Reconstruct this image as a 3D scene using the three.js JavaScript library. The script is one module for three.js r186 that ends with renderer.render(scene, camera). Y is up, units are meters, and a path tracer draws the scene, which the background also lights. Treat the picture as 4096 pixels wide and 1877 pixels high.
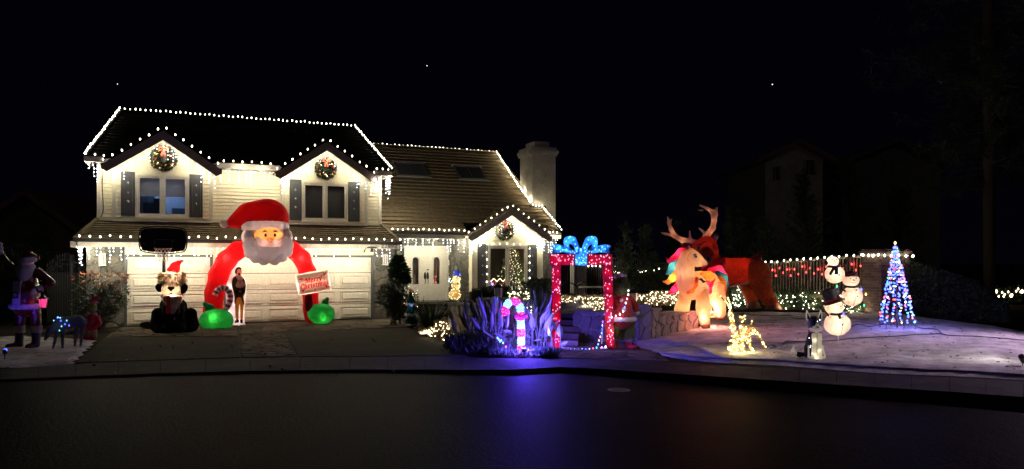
import * as THREE from 'three';
import { mergeGeometries } from 'three/addons/utils/BufferGeometryUtils.js';
import { MarchingCubes } from 'three/addons/objects/MarchingCubes.js';
import { FontLoader } from 'three/addons/loaders/FontLoader.js';
import { TextGeometry } from 'three/addons/geometries/TextGeometry.js';

// ---------------------------------------------------------------- camera, sky, moonlight, exposure
// x runs along the front of the house, z points from the house to the street, y is up; metres
const scene = new THREE.Scene();
const FPX = 2958, HORIZON = 1045, YAW = -24 * Math.PI / 180, EYE = new THREE.Vector3(0, 2.0, 25.3);
const camera = new THREE.PerspectiveCamera(2 * Math.atan(938.5 / FPX) * 180 / Math.PI, 4096 / 1877, 0.1, 3000);
camera.position.copy(EYE); camera.rotation.y = YAW;
camera.setViewOffset(4096, 1877, 0, 938.5 - HORIZON, 4096, 1877);   // the lens is shifted up, verticals stay upright
const renderer = new THREE.WebGLRenderer({ antialias: true });
renderer.toneMapping = THREE.LinearToneMapping; renderer.toneMappingExposure = 1;
renderer.shadowMap.enabled = true;
{ // a clear night sky: almost black, a little blue low down
  const W = 64, H = 32, d = new Float32Array(W * H * 4);
  for (let y = 0; y < H; y++) for (let x = 0; x < W; x++) {
    const e = Math.max(0, (y + 0.5) / H * 2 - 1), i = (y * W + x) * 4, k = 0.55 + 0.45 * Math.exp(-e * 3);
    d[i] = 0.0006 * k; d[i + 1] = 0.00066 * k; d[i + 2] = 0.0021 * k; d[i + 3] = 1;
  }
  const sky = new THREE.DataTexture(d, W, H, THREE.RGBAFormat, THREE.FloatType);
  sky.mapping = THREE.EquirectangularReflectionMapping; sky.magFilter = sky.minFilter = THREE.LinearFilter; sky.needsUpdate = true;
  scene.background = sky; scene.environment = sky; scene.environmentIntensity = 1;
}
const moon = new THREE.DirectionalLight(new THREE.Color(1, 0.93, 0.82), 0.024);
moon.position.set(-6, 26, 40); moon.target.position.set(8, 0, 0); moon.castShadow = true; moon.shadow.radius = 8; moon.shadow.mapSize.set(2048, 2048);
Object.assign(moon.shadow.camera, { left: -45, right: 45, top: 40, bottom: -30, near: 1, far: 160 });
scene.add(moon, moon.target);

// ---------------------------------------------------------------- helpers
let seed = 1;
const R = (a = 1, b) => { seed = (seed * 1664525 + 1013904223) >>> 0; const u = seed / 4294967296; return b === undefined ? u * a : a + (b - a) * u; };
const V = (x, y, z) => new THREE.Vector3(x, y, z);
const CY = Math.cos(YAW), SY = Math.sin(YAW);
const ray = (px, py) => { const x = (px - 2048) / FPX; return V(x * CY - SY, (HORIZON - py) / FPX, -x * SY - CY); };
const at = (px, py, D) => ray(px, py).multiplyScalar(D).add(EYE);                       // the point at depth D
const onY = (px, py, y = 0) => { const r = ray(px, py); return r.multiplyScalar((y - EYE.y) / r.y).add(EYE); };
const onZ = (px, py, z) => { const r = ray(px, py); return r.multiplyScalar((z - EYE.z) / r.z).add(EYE); };
const project = (p) => { const v = p.clone().sub(EYE), D = -v.x * SY - v.z * CY; return [2048 + FPX * (v.x * CY - v.z * SY) / D, HORIZON - FPX * v.y / D, D]; };

const used = {};
const numbered = (n) => { const k = used[n] = (used[n] ?? -1) + 1; return k ? n + '_' + String(k).padStart(3, '0') : n; };
function thing(name, label, category, pos = [0, 0, 0], turn = 0, group) {
  const o = new THREE.Group(); o.name = numbered(name); scene.add(o);
  if (pos.isVector3) o.position.copy(pos); else o.position.set(...pos);
  o.rotation.y = turn; o.userData = { label, category };
  if (group) o.userData.group = group;
  return o;
}
function metres(g) { // uv in metres from the way each face points
  const p = g.attributes.position, n = g.attributes.normal, uv = new Float32Array(p.count * 2);
  for (let i = 0; i < p.count; i++) {
    const x = Math.abs(n.getX(i)), y = Math.abs(n.getY(i)), z = Math.abs(n.getZ(i));
    if (y >= x && y >= z) { uv[2 * i] = p.getX(i); uv[2 * i + 1] = p.getZ(i); }
    else if (x >= z) { uv[2 * i] = p.getZ(i); uv[2 * i + 1] = p.getY(i); }
    else { uv[2 * i] = p.getX(i); uv[2 * i + 1] = p.getY(i); }
  }
  g.setAttribute('uv', new THREE.BufferAttribute(uv, 2)); return g;
}
function plain(g) {
  if (g.index) g = g.toNonIndexed();
  for (const k of Object.keys(g.attributes)) if (!['position', 'normal', 'uv', 'color'].includes(k)) g.deleteAttribute(k);
  if (!g.attributes.normal) g.computeVertexNormals();
  if (!g.attributes.uv) g.setAttribute('uv', new THREE.BufferAttribute(new Float32Array(g.attributes.position.count * 2), 2));
  g.clearGroups();
  return g;
}
const join = (...gs) => mergeGeometries(gs.flat(9).map(plain), false);
function part(name, geos, material, parent, keepUV) {
  const g = [].concat(geos).length === 1 && !Array.isArray(geos) ? geos : join(geos);
  if (!keepUV && !g.userData.uvDone) { if (!g.attributes.normal) g.computeVertexNormals(); metres(g); g.userData.uvDone = true; }
  const m = new THREE.Mesh(g, material); m.castShadow = m.receiveShadow = true;
  m.name = parent ? name : numbered(name); (parent ?? scene).add(m); return m;
}
const kind = (o, k) => { o.userData.kind = k; return o; };
const put = (g, x = 0, y = 0, z = 0, rx = 0, ry = 0, rz = 0) => g.applyMatrix4(new THREE.Matrix4().compose(V(x, y, z), new THREE.Quaternion().setFromEuler(new THREE.Euler(rx, ry, rz)), V(1, 1, 1)));
const box = (w, h, d, x, y, z, rx, ry, rz) => put(new THREE.BoxGeometry(w, h, d), x, y, z, rx, ry, rz);
const span = (x0, x1, y0, y1, z0, z1) => box(x1 - x0, y1 - y0, z1 - z0, (x0 + x1) / 2, (y0 + y1) / 2, (z0 + z1) / 2);
const ball = (x, y, z, rx, ry = rx, rz = rx, w = 16, h = 12) => new THREE.SphereGeometry(1, w, h).applyMatrix4(new THREE.Matrix4().makeScale(rx, ry, rz)).translate(x, y, z);
const UPV = V(0, 1, 0);
function along(g, a, b) { // a geometry that runs along y, laid from a to b
  const d = b.clone().sub(a), q = new THREE.Quaternion().setFromUnitVectors(UPV, d.clone().normalize());
  return g.applyMatrix4(new THREE.Matrix4().compose(a.clone().add(b).multiplyScalar(0.5), q, V(1, 1, 1)));
}
const rod = (a, b, r0, r1 = r0, n = 8) => along(new THREE.CylinderGeometry(r1, r0, a.distanceTo(b), n), a, b);
function beam(a, b, w, h) { // a board from a to b, w across (level), h deep
  const d = b.clone().sub(a), L = d.length(), m = new THREE.Matrix4(), x = d.clone().normalize(), z = V(0, 1, 0).cross(x).length() < 0.01 ? V(0, 0, 1) : x.clone().cross(V(0, 1, 0)).normalize(), y = z.clone().cross(x);
  m.makeBasis(x, y, z).setPosition(a.clone().add(b).multiplyScalar(0.5));
  return new THREE.BoxGeometry(L, h, w).applyMatrix4(m);
}
const tube = (pts, r, n = 40, k = 6) => new THREE.TubeGeometry(new THREE.CatmullRomCurve3(pts), n, r, k);
function slab(pts, depth, bevel = 0, holes = []) { // an outline in xy (pairs), thick along z, front at z = depth
  const s = new THREE.Shape(pts.map((p) => new THREE.Vector2(p[0], p[1])));
  for (const h of holes) s.holes.push(new THREE.Path(h.map((p) => new THREE.Vector2(p[0], p[1]))));
  return new THREE.ExtrudeGeometry(s, { depth: depth - 2 * bevel, bevelEnabled: bevel > 0, bevelSize: bevel, bevelThickness: bevel, bevelSegments: 2, bevelOffset: -bevel, curveSegments: 10 }).translate(0, 0, bevel);
}
function smooth(pts, n = 4, closed = true) { // a rounder outline through the given points
  const c = new THREE.CatmullRomCurve3(pts.map((p) => V(p[0], p[1], 0)), closed, 'centripetal');
  return c.getPoints(pts.length * n).slice(0, closed ? -1 : undefined).map((p) => [p.x, p.y]);
}
function floorSheet(pts, y, thick = 0) { // an outline of [x, z] pairs lying flat with its top at y
  const s = new THREE.Shape(pts.map((p) => new THREE.Vector2(p[0], -p[1])));
  const g = thick ? new THREE.ExtrudeGeometry(s, { depth: thick, bevelEnabled: false }) : new THREE.ShapeGeometry(s);
  return g.rotateX(-Math.PI / 2).translate(0, y - thick, 0);
}
// a skin round bones [x, y, z, r, x, y, z, r] joined smoothly
function blob(bones, cell = 0.03, k = 0.06) {
  const B = bones.map((b) => (b.length === 4 ? [...b, ...b] : b));
  let lo = V(1e9, 1e9, 1e9), hi = V(-1e9, -1e9, -1e9);
  for (const b of B) for (const o of [0, 4]) { lo.min(V(b[o] - b[o + 3], b[o + 1] - b[o + 3], b[o + 2] - b[o + 3])); hi.max(V(b[o] + b[o + 3], b[o + 1] + b[o + 3], b[o + 2] + b[o + 3])); }
  const size = hi.clone().sub(lo), L = Math.max(size.x, size.y, size.z) + 2 * k, n = Math.min(112, Math.ceil(L / cell) + 7), c = lo.clone().add(hi).multiplyScalar(0.5), cl = Math.max(cell, L / (n - 7));
  const mc = new MarchingCubes(n, new THREE.MeshStandardMaterial(), false, false, 90000), half = n / 2;
  mc.isolation = 0;
  const nx = Math.ceil(size.x / cl / 2 + 3), ny = Math.ceil(size.y / cl / 2 + 3), nz = Math.ceil(size.z / cl / 2 + 3);
  mc.field.fill(-9);
  for (let z = 0; z < n; z++) { if (Math.abs(z - half) > nz) continue; for (let y = 0; y < n; y++) { if (Math.abs(y - half) > ny) continue; for (let x = 0; x < n; x++) {
    if (Math.abs(x - half) > nx) continue;
    const X = c.x + (x - half) * cl, Y = c.y + (y - half) * cl, Z = c.z + (z - half) * cl;
    let d = 9;
    for (const b of B) {
      const ex = b[4] - b[0], ey = b[5] - b[1], ez = b[6] - b[2], l2 = ex * ex + ey * ey + ez * ez;
      let t = l2 > 1e-9 ? ((X - b[0]) * ex + (Y - b[1]) * ey + (Z - b[2]) * ez) / l2 : 0; t = t < 0 ? 0 : t > 1 ? 1 : t;
      const e = Math.hypot(X - b[0] - ex * t, Y - b[1] - ey * t, Z - b[2] - ez * t) - b[3] - (b[7] - b[3]) * t;
      if (d > 8) d = e; else { const h = Math.max(k - Math.abs(d - e), 0) / k; d = Math.min(d, e) - h * h * k * 0.25; }
    }
    mc.field[x + y * n + z * n * n] = -d;
  } } }
  mc.update();
  const g = new THREE.BufferGeometry(), m = mc.count;
  const P = mc.positionArray.slice(0, m * 3), N = mc.normalArray.slice(0, m * 3), H = half * cl;
  for (let i = 0; i < m; i++) { P[3 * i] = c.x + P[3 * i] * H; P[3 * i + 1] = c.y + P[3 * i + 1] * H; P[3 * i + 2] = c.z + P[3 * i + 2] * H; const l = Math.hypot(N[3 * i], N[3 * i + 1], N[3 * i + 2]) || 1; N[3 * i] /= l; N[3 * i + 1] /= l; N[3 * i + 2] /= l; }
  g.setAttribute('position', new THREE.BufferAttribute(P, 3)); g.setAttribute('normal', new THREE.BufferAttribute(N, 3));
  return g;
}
// bones for blob() from a path of [point, radius]
const chain = (...ps) => ps.slice(1).map((p, i) => [...ps[i][0].toArray(), ps[i][1], ...p[0].toArray(), p[1]]);
// irregular stones that fill a convex outline, with gaps
function stonesIn(outline, cell, gap, squash = 1) {
  const xs = outline.map((p) => p[0]), ys = outline.map((p) => p[1]), x0 = Math.min(...xs), x1 = Math.max(...xs), y0 = Math.min(...ys), y1 = Math.max(...ys), S = [], out = [];
  const cy = cell * squash;
  for (let j = -1; y0 + j * cy < y1 + cy; j++) for (let i = -1; x0 + i * cell < x1 + cell; i++) S.push([x0 + (i + (j & 1 ? 0.5 : 0) + R(-0.38, 0.38)) * cell, y0 + (j + R(-0.36, 0.36)) * cy]);
  const clip = (P, nx, ny, d) => { const o = []; for (let i = 0; i < P.length; i++) { const a = P[i], b = P[(i + 1) % P.length], da = a[0] * nx + a[1] * ny - d, db = b[0] * nx + b[1] * ny - d; if (da <= 0) o.push(a); if (da * db < 0) { const t = da / (da - db); o.push([a[0] + (b[0] - a[0]) * t, a[1] + (b[1] - a[1]) * t]); } } return o; };
  for (const s of S) {
    let P = outline;
    for (const q of S) {
      const dx = q[0] - s[0], dy = q[1] - s[1], l = Math.hypot(dx, dy);
      if (l < 1e-6 || l > 3 * cell) continue;
      P = clip(P, dx / l, dy / l, (s[0] * dx + s[1] * dy) / l + l / 2 - gap / 2);
      if (P.length < 3) break;
    }
    if (P.length < 3) continue;
    let A = 0; P.forEach((a, i) => { const b = P[(i + 1) % P.length]; A += a[0] * b[1] - a[1] * b[0]; });
    if (Math.abs(A) / 2 < cell * cy * 0.06) continue;
    if (A < 0) P = P.slice().reverse();
    const Q = []; P.forEach((a, i) => { const b = P[(i + 1) % P.length], u = Math.min(0.3, R(0.12, 0.3)); Q.push([a[0] + (b[0] - a[0]) * u, a[1] + (b[1] - a[1]) * u], [b[0] - (b[0] - a[0]) * u, b[1] - (b[1] - a[1]) * u]); });
    out.push(Q);
  }
  return out;
}
function stoneGeo(P, depth, bevel = 0.02, tilt = 0.3) { // faces +z, back at z = 0
  const n = P.length, cx = P.reduce((a, p) => a + p[0], 0) / n, cy = P.reduce((a, p) => a + p[1], 0) / n, v = [], tx = R(-tilt, tilt) * 0.1, ty = R(-tilt, tilt) * 0.1;
  const rim = P.map((p) => [p[0], p[1], depth - bevel]), top = P.map((p) => { const l = Math.hypot(p[0] - cx, p[1] - cy), f = Math.max(0.4, 1 - bevel * 1.6 / l); return [cx + (p[0] - cx) * f, cy + (p[1] - cy) * f, depth + (p[0] - cx) * tx + (p[1] - cy) * ty]; }), c = [cx, cy, depth + bevel * 0.4];
  for (let i = 0; i < n; i++) { const j = (i + 1) % n, a0 = [P[i][0], P[i][1], 0], b0 = [P[j][0], P[j][1], 0]; v.push(a0, b0, rim[j], a0, rim[j], rim[i], rim[i], rim[j], top[j], rim[i], top[j], top[i], top[i], top[j], c); }
  const g = new THREE.BufferGeometry(); g.setAttribute('position', new THREE.BufferAttribute(new Float32Array(v.flat()), 3)); g.computeVertexNormals(); return g;
}
// leaves: f() gives [place, direction of the tip]; two bent faces each
function leaves(n, f, len, wid, tint = 0.35, bend = 0.25) {
  const P = [], C = [];
  for (let i = 0; i < n; i++) {
    const r = f(i); if (!r) continue;
    const [p, d] = r, k = R(0.65, 1.25), L = len * k, W = wid * k * R(0.8, 1.2);
    d.normalize(); const side = V(R(-1, 1), R(-1, 1), R(-1, 1)).cross(d).normalize(), nrm = side.clone().cross(d);
    const a = p, b = p.clone().addScaledVector(d, L * 0.5).addScaledVector(side, W / 2).addScaledVector(nrm, bend * W), c = p.clone().addScaledVector(d, L * 0.5).addScaledVector(side, -W / 2).addScaledVector(nrm, bend * W), t = p.clone().addScaledVector(d, L).addScaledVector(nrm, -bend * L * 0.4);
    for (const q of [a, b, t, a, t, c]) P.push(q.x, q.y, q.z);
    const g = 1 - tint * R(), h = 1 - tint * 0.5 * R(); for (let j = 0; j < 6; j++) C.push(g * h, g, g * R(0.8, 1));
  }
  const g = new THREE.BufferGeometry(); g.setAttribute('position', new THREE.BufferAttribute(new Float32Array(P), 3)); g.setAttribute('color', new THREE.BufferAttribute(new Float32Array(C), 3)); g.computeVertexNormals(); return g;
}
const dirR = () => { const u = R(-1, 1), a = R(6.2832), s = Math.sqrt(1 - u * u); return V(s * Math.cos(a), u, s * Math.sin(a)); };
const inEll = (c, rx, ry, rz, shell = 0.5) => { const d = dirR(), k = shell + (1 - shell) * Math.cbrt(R()); return [V(c.x + d.x * rx * k, c.y + d.y * ry * k, c.z + d.z * rz * k), d]; };

// ---------------------------------------------------------------- textures and materials
function grain(size, octaves, lo, hi, sd = 7) { // tileable value noise, grey
  let s0 = seed; seed = sd; const acc = new Float32Array(size * size); let sum = 0;
  for (const [cells, amp] of octaves) {
    const g = Float32Array.from({ length: cells * cells }, () => R()); sum += amp;
    for (let y = 0; y < size; y++) for (let x = 0; x < size; x++) {
      const u = x / size * cells, v = y / size * cells, i = Math.floor(u), j = Math.floor(v), a = u - i, b = v - j, sa = a * a * (3 - 2 * a), sb = b * b * (3 - 2 * b), I = (i + 1) % cells, J = (j + 1) % cells;
      acc[y * size + x] += amp * ((g[j * cells + i] * (1 - sa) + g[j * cells + I] * sa) * (1 - sb) + (g[J * cells + i] * (1 - sa) + g[J * cells + I] * sa) * sb);
    }
  }
  seed = s0; const d = new Uint8Array(size * size * 4);
  for (let i = 0; i < size * size; i++) { const t = Math.min(1, Math.max(0, (acc[i] / sum - 0.5) * 1.7 + 0.5)), q = 255 * (lo + (hi - lo) * t); d[4 * i] = d[4 * i + 1] = d[4 * i + 2] = q; d[4 * i + 3] = 255; }
  const t = new THREE.DataTexture(d, size, size); t.wrapS = t.wrapT = THREE.RepeatWrapping; t.magFilter = t.minFilter = THREE.LinearFilter; t.needsUpdate = true; return t;
}
const T = { fine: grain(256, [[128, 1], [64, 0.8], [32, 0.5]], 0.72, 1), mix: grain(512, [[8, 1], [32, 0.7], [128, 0.8], [256, 0.6]], 0.55, 1, 11), bump: grain(512, [[256, 1], [128, 1], [64, 0.7], [16, 0.5]], 0, 1, 23), soft: grain(256, [[8, 1], [16, 0.8], [64, 0.4]], 0, 1, 31), dirt: grain(512, [[4, 1], [16, 1], [64, 0.6], [256, 0.5]], 0.35, 1, 43) };
const rep = (t, m) => { const c = t.clone(); c.repeat.set(1 / m, 1 / m); c.needsUpdate = true; return c; };
function mat(c, o = {}) {
  const { map, bump, bumpScale = 0.003, m = 1, bm, rough = 0.8, ...rest } = o, phys = ['transmission', 'clearcoat', 'sheen', 'specularIntensity'].some((k) => k in rest);
  const x = new (phys ? THREE.MeshPhysicalMaterial : THREE.MeshStandardMaterial)({ roughness: rough, ...rest });
  if (Array.isArray(c)) x.color.setRGB(...c); else x.color.set(c);
  if (map) x.map = rep(map, m);
  if (bump) { x.bumpMap = rep(bump, bm ?? m); x.bumpScale = bumpScale; }
  return x;
}
const glow = (c, k) => { const x = mat([0.3, 0.3, 0.3], { rough: 0.4 }); x.emissive.setRGB(...c); x.emissiveIntensity = k; return x; };
const cloth = (c, through = 0.5, o = {}) => mat(c, { rough: 1, transmission: through, thickness: 0, specularIntensity: 0.2, bump: T.soft, bumpScale: 0.01, m: 0.5, ...o });
const M = {
  siding: mat([0.8, 0.74, 0.54], { rough: 0.6, map: T.fine, m: 0.9, bump: T.bump, bumpScale: 0.0012, bm: 0.5 }),
  fan: mat([0.8, 0.74, 0.54], { rough: 0.7, map: T.fine, m: 1.3 }),
  trim: mat([0.72, 0.69, 0.58], { rough: 0.55, map: T.fine, m: 1.1 }),
  fascia: mat([0.55, 0.5, 0.44], { rough: 0.6, map: T.mix, m: 1.7 }),
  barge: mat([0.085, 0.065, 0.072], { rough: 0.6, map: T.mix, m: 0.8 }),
  door: mat([0.8, 0.75, 0.64], { rough: 0.5, map: T.fine, m: 1.4 }),
  white: mat([0.76, 0.73, 0.64], { rough: 0.45, map: T.fine, m: 1.2 }),
  shutter: mat([0.07, 0.075, 0.085], { rough: 0.5, map: T.fine, m: 0.6 }),
  steel: mat([0.3, 0.3, 0.3], { rough: 0.5, metalness: 0.6 }),
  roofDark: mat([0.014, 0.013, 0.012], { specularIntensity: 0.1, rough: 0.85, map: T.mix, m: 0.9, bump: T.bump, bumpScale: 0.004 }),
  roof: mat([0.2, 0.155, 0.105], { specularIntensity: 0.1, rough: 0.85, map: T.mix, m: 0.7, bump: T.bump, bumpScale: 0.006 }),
  stucco: mat([0.4, 0.38, 0.36], { specularIntensity: 0.1, rough: 0.95, map: T.mix, m: 2.3, bump: T.bump, bumpScale: 0.012, bm: 0.7 }),
  yellowStucco: mat([0.42, 0.35, 0.16], { rough: 0.95, map: T.mix, m: 1.6, bump: T.bump, bumpScale: 0.01 }),
  mortar: mat([0.24, 0.23, 0.2], { rough: 0.95, map: T.mix, m: 0.8, bump: T.bump, bumpScale: 0.006 }),
  stone: [[0.15, 0.155, 0.14], [0.19, 0.18, 0.155], [0.12, 0.125, 0.115], [0.22, 0.2, 0.16]].map((c, i) => mat(c, { rough: 0.85, map: T.mix, m: 0.55 + 0.1 * i, bump: T.bump, bumpScale: 0.012, bm: 0.4 })),
  wallStone: [[0.2, 0.18, 0.16], [0.25, 0.22, 0.19], [0.17, 0.16, 0.15], [0.22, 0.17, 0.13]].map((c, i) => mat(c, { rough: 0.9, map: T.mix, m: 0.5 + 0.1 * i, bump: T.bump, bumpScale: 0.014, bm: 0.45 })),
  flag: [[0.12, 0.1, 0.075], [0.085, 0.073, 0.06], [0.15, 0.125, 0.095]].map((c, i) => mat(c, { specularIntensity: 0.1, rough: 0.85, map: T.mix, m: 0.6 + 0.1 * i, bump: T.bump, bumpScale: 0.008, bm: 0.4 })),
  concrete: mat([0.05, 0.044, 0.035], { specularIntensity: 0.08, rough: 0.9, map: T.dirt, m: 3.1, bump: T.bump, bumpScale: 0.006, bm: 0.45 }),
  walk: mat([0.05, 0.047, 0.045], { specularIntensity: 0.08, rough: 0.85, map: T.dirt, m: 2.7, bump: T.bump, bumpScale: 0.004, bm: 0.4 }),
  asphalt: mat([0.011, 0.01, 0.009], { rough: 0.62, specularIntensity: 0.013, map: T.dirt, m: 7, bump: T.bump, bumpScale: 0.007, bm: 3 }),
  soil: mat([0.05, 0.04, 0.03], { specularIntensity: 0.1, rough: 1, map: T.mix, m: 0.8, bump: T.bump, bumpScale: 0.03, bm: 0.6 }),
  snow: mat([0.8, 0.77, 0.8], { specularIntensity: 0.1, rough: 0.95, map: T.dirt, m: 2.9, bump: T.bump, bumpScale: 0.02, bm: 0.9 }),
  glass: mat([1, 1, 1], { rough: 0.02, transmission: 1, thickness: 0 }),
  room: mat([0.22, 0.2, 0.18], { rough: 0.9, map: T.fine, m: 1.5 }),
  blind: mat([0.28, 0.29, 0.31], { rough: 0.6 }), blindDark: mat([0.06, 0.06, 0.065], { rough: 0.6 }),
  bed: mat([0.07, 0.063, 0.052], { specularIntensity: 0.1, rough: 0.95, map: T.mix, m: 0.8 }),
  iron: mat([0.04, 0.04, 0.042], { rough: 0.5, metalness: 0.5 }), black: mat([0.012, 0.012, 0.013], { rough: 0.45 }),
  wire: mat([0.02, 0.03, 0.02], { rough: 0.6 }), whiteWire: mat([0.6, 0.6, 0.6], { rough: 0.5 }), cable: mat([0.03, 0.028, 0.03], { rough: 0.6 }),
  bark: mat([0.09, 0.07, 0.05], { rough: 0.95, map: T.mix, m: 0.3, bump: T.bump, bumpScale: 0.01, bm: 0.3 }),
  brick: [[0.17, 0.1, 0.085], [0.21, 0.125, 0.1], [0.14, 0.085, 0.075], [0.24, 0.16, 0.14]].map((c, i) => mat(c, { rough: 0.9, map: T.mix, m: 0.3 + 0.05 * i, bump: T.bump, bumpScale: 0.006, bm: 0.3 })),
  leaf: mat([0.075, 0.13, 0.045], { rough: 0.55, vertexColors: true, side: THREE.DoubleSide, transmission: 0.3, thickness: 0, specularIntensity: 0.6 }),
  leafDark: mat([0.05, 0.075, 0.04], { rough: 0.6, vertexColors: true, side: THREE.DoubleSide }),
  leafDry: mat([0.17, 0.12, 0.06], { rough: 0.7, vertexColors: true, side: THREE.DoubleSide }),
  blade: mat([0.17, 0.2, 0.15], { rough: 0.45, vertexColors: true, side: THREE.DoubleSide }),
  red: mat([0.42, 0.014, 0.016], { rough: 0.75, map: T.fine, m: 0.3 }), fur: mat([0.75, 0.73, 0.7], { rough: 1, bump: T.bump, bumpScale: 0.03, bm: 0.35 }),
  gold: mat([0.7, 0.45, 0.12], { rough: 0.25, metalness: 0.8 }),
};
const warmW = [1, 0.86, 0.52], coolW = [0.86, 0.92, 1];
const B = { c9: glow([1, 0.93, 0.7], 8), icicle: glow(coolW, 5), net: glow([1, 0.82, 0.52], 6), amber: glow([1, 0.8, 0.35], 3.4), gold: glow([1, 0.83, 0.35], 8), red: glow([1, 0.06, 0.05], 5), blue: glow([0.05, 0.1, 1], 6), green: glow([0.03, 0.9, 0.35], 2), cyan: glow([0.2, 0.7, 1], 2.6), pink: glow([1, 0.3, 0.5], 5), white: glow([0.95, 1, 0.95], 4), yellow: glow([1, 0.7, 0.2], 3), magenta: glow([1, 0.02, 0.25], 3), ice: glow([0.15, 0.7, 1], 4) };
B.c9s = [5, 8, 8, 12].map((k) => glow([1, 0.93, 0.7], k));
const bulbGeo = (r) => new THREE.LatheGeometry([[0.0, -1.5], [0.55, -1.3], [1, -0.3], [0.8, 0.7], [0, 1.6]].map(([x, y]) => new THREE.Vector2(x * r, y * r)), 7);
const pip = (p, r) => new THREE.OctahedronGeometry(r, 0).translate(p.x, p.y, p.z);
const orb = (p, r) => new THREE.IcosahedronGeometry(r, 1).translate(p.x, p.y, p.z);
// a lamp's light: the same colour as the glowing mesh it stands for
function lamp(parent, p, color, cd, radius = 1.5) {
  const l = new THREE.PointLight(new THREE.Color(...color), cd); l.position.copy(p); l.castShadow = true; l.shadow.radius = radius; l.name = 'lamp_light'; parent.add(l); return l;
}
// points every `step` metres along a polyline
function strung(pts, step, sag = 0) {
  const out = []; let carry = 0;
  for (let i = 0; i + 1 < pts.length; i++) {
    const L = pts[i].distanceTo(pts[i + 1]); let s = carry;
    for (; s < L; s += step) out.push(pts[i].clone().lerp(pts[i + 1], s / L));
    carry = s - L;
  }
  return out;
}
const C9 = bulbGeo(0.024);
function lightString(label, pts, { step = 0.3, cd = 0, every = 3, out = V(0, 0.06, 0.1), lean = 0.25, name = 'light_string', category = 'light string', group, geo = C9, m = B.c9, color = warmW, wire = M.wire } = {}) {
  const t = thing(name, label, category, pts[0], 0, group), P = strung(pts, step).map((p) => p.sub(t.position));
  part('cable', tube(pts.map((p) => p.clone().sub(t.position)).flatMap((p, i, a) => (i ? [a[i - 1].clone().lerp(p, 0.02), a[i - 1].clone().lerp(p, 0.5), a[i - 1].clone().lerp(p, 0.98)] : [])), 0.006, P.length * 2, 4), wire, t);
  P.forEach((p, i) => {
    const b = part('bulb', geo, m === B.c9 ? B.c9s[Math.floor(R(4))] : [].concat(m)[i % [].concat(m).length], t); b.position.copy(p).add(V(R(-0.012, 0.012), 0.05 + R(-0.018, 0.012) - 0.012 * (i % 3), 0)); b.rotation.set(R(-lean, lean) + 0.25, R(6), R(-lean, lean));
    if (cd && i % every === 1) lamp(t, p.clone().add(out), color, cd * every);
  });
  return t;
}
function icicles(label, pts, { step = 0.2, cd = 0.05, every = 3, out = V(0, -0.12, 0.36), long = 5, group = 'icicle light strings under the eaves' } = {}) {
  const t = thing('icicle_lights', label, 'icicle lights', pts[0], 0, group), P = strung(pts, step * 1.15).map((p) => p.sub(t.position)), W = [];
  W.push(tube(pts.map((p) => p.clone().sub(t.position)).flatMap((p, i, a) => (i ? [a[i - 1].clone().lerp(p, 0.02), a[i - 1].clone().lerp(p, 0.98)] : [])), 0.004, P.length * 2, 4));
  P.forEach((p, i) => {
    const n = 1 + Math.floor(R(long)), g = [], q = p.clone().add(V(R(-0.05, 0.05), 0, 0));
    for (let k = 0; k < n; k++) g.push(pip(q.clone().add(V(R(-0.02, 0.02), -0.05 - k * R(0.1, 0.115), R(-0.02, 0.02))), 0.021));
    part('icicle_strand', join(g), B.icicle, t);
    W.push(rod(q, q.clone().add(V(0, -0.05 - (n - 1) * 0.11, 0)), 0.0035, 0.0035, 4));
    if (i % every === 1) lamp(t, p.clone().add(out), [1, 0.91, 0.66], cd * every * 1.3, 3);
  });
  part('cable', W, M.whiteWire, t);
  return t;
}
// a frame for a thing that stands at a place seen in the photograph: q(px, py, z) gives its own coordinates in metres
function framed(name, label, category, bx, by, D, group) {
  const t = thing(name, label, category, at(bx, by, D), YAW, group), s = D / FPX;
  return { t, s, q: (px, py, z = 0) => V((px - bx) * s, (by - py) * s, z * s) };
}
function framedZ(name, label, category, bx, by, z0, group) { // the same, parallel to the front of the house
  const base = onZ(bx, by, z0), t = thing(name, label, category, base, 0, group), D = project(base)[2], s = D / FPX;
  return { t, s, q: (px, py, z = 0) => onZ(px, py, z0).sub(base).add(V(0, 0, z * s)) };
}

// ---------------------------------------------------------------- ground, street, kerb, pavement, driveway
const Gp = (px, py, y = 0) => { const p = onY(px, py, y); return [p.x, p.z]; };
const KERB = [[-900, 1580], [-300, 1537], [0, 1520], [300, 1507], [640, 1495], [1000, 1485], [1400, 1480], [1700, 1480], [1850, 1481], [2060, 1480], [2240, 1470], [2420, 1478], [2560, 1488], [2700, 1497], [2900, 1510], [3200, 1530], [3500, 1550], [3800, 1568], [4096, 1590], [4600, 1630], [5200, 1690]].map(([x, y]) => Gp(x, y));
const BACK = [[-900, 1520], [-300, 1490], [0, 1476], [300, 1457], [640, 1442], [1000, 1433], [1400, 1428], [1700, 1428], [1850, 1429], [2060, 1434], [2240, 1434], [2420, 1437], [2560, 1442], [2700, 1452], [2900, 1463], [3200, 1478], [3500, 1498], [3800, 1512], [4096, 1527], [4600, 1560], [5200, 1605]].map(([x, y]) => Gp(x, y));
const off = (a, b, k) => a.map((p, i) => { const d = [b[i][0] - p[0], b[i][1] - p[1]], l = Math.hypot(...d); return [p[0] + d[0] / l * k, p[1] + d[1] / l * k]; });
kind(part('ground', floorSheet([[-600, 600], [600, 600], [600, -600], [-600, -600]], -0.4), M.soil), 'structure');
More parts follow.
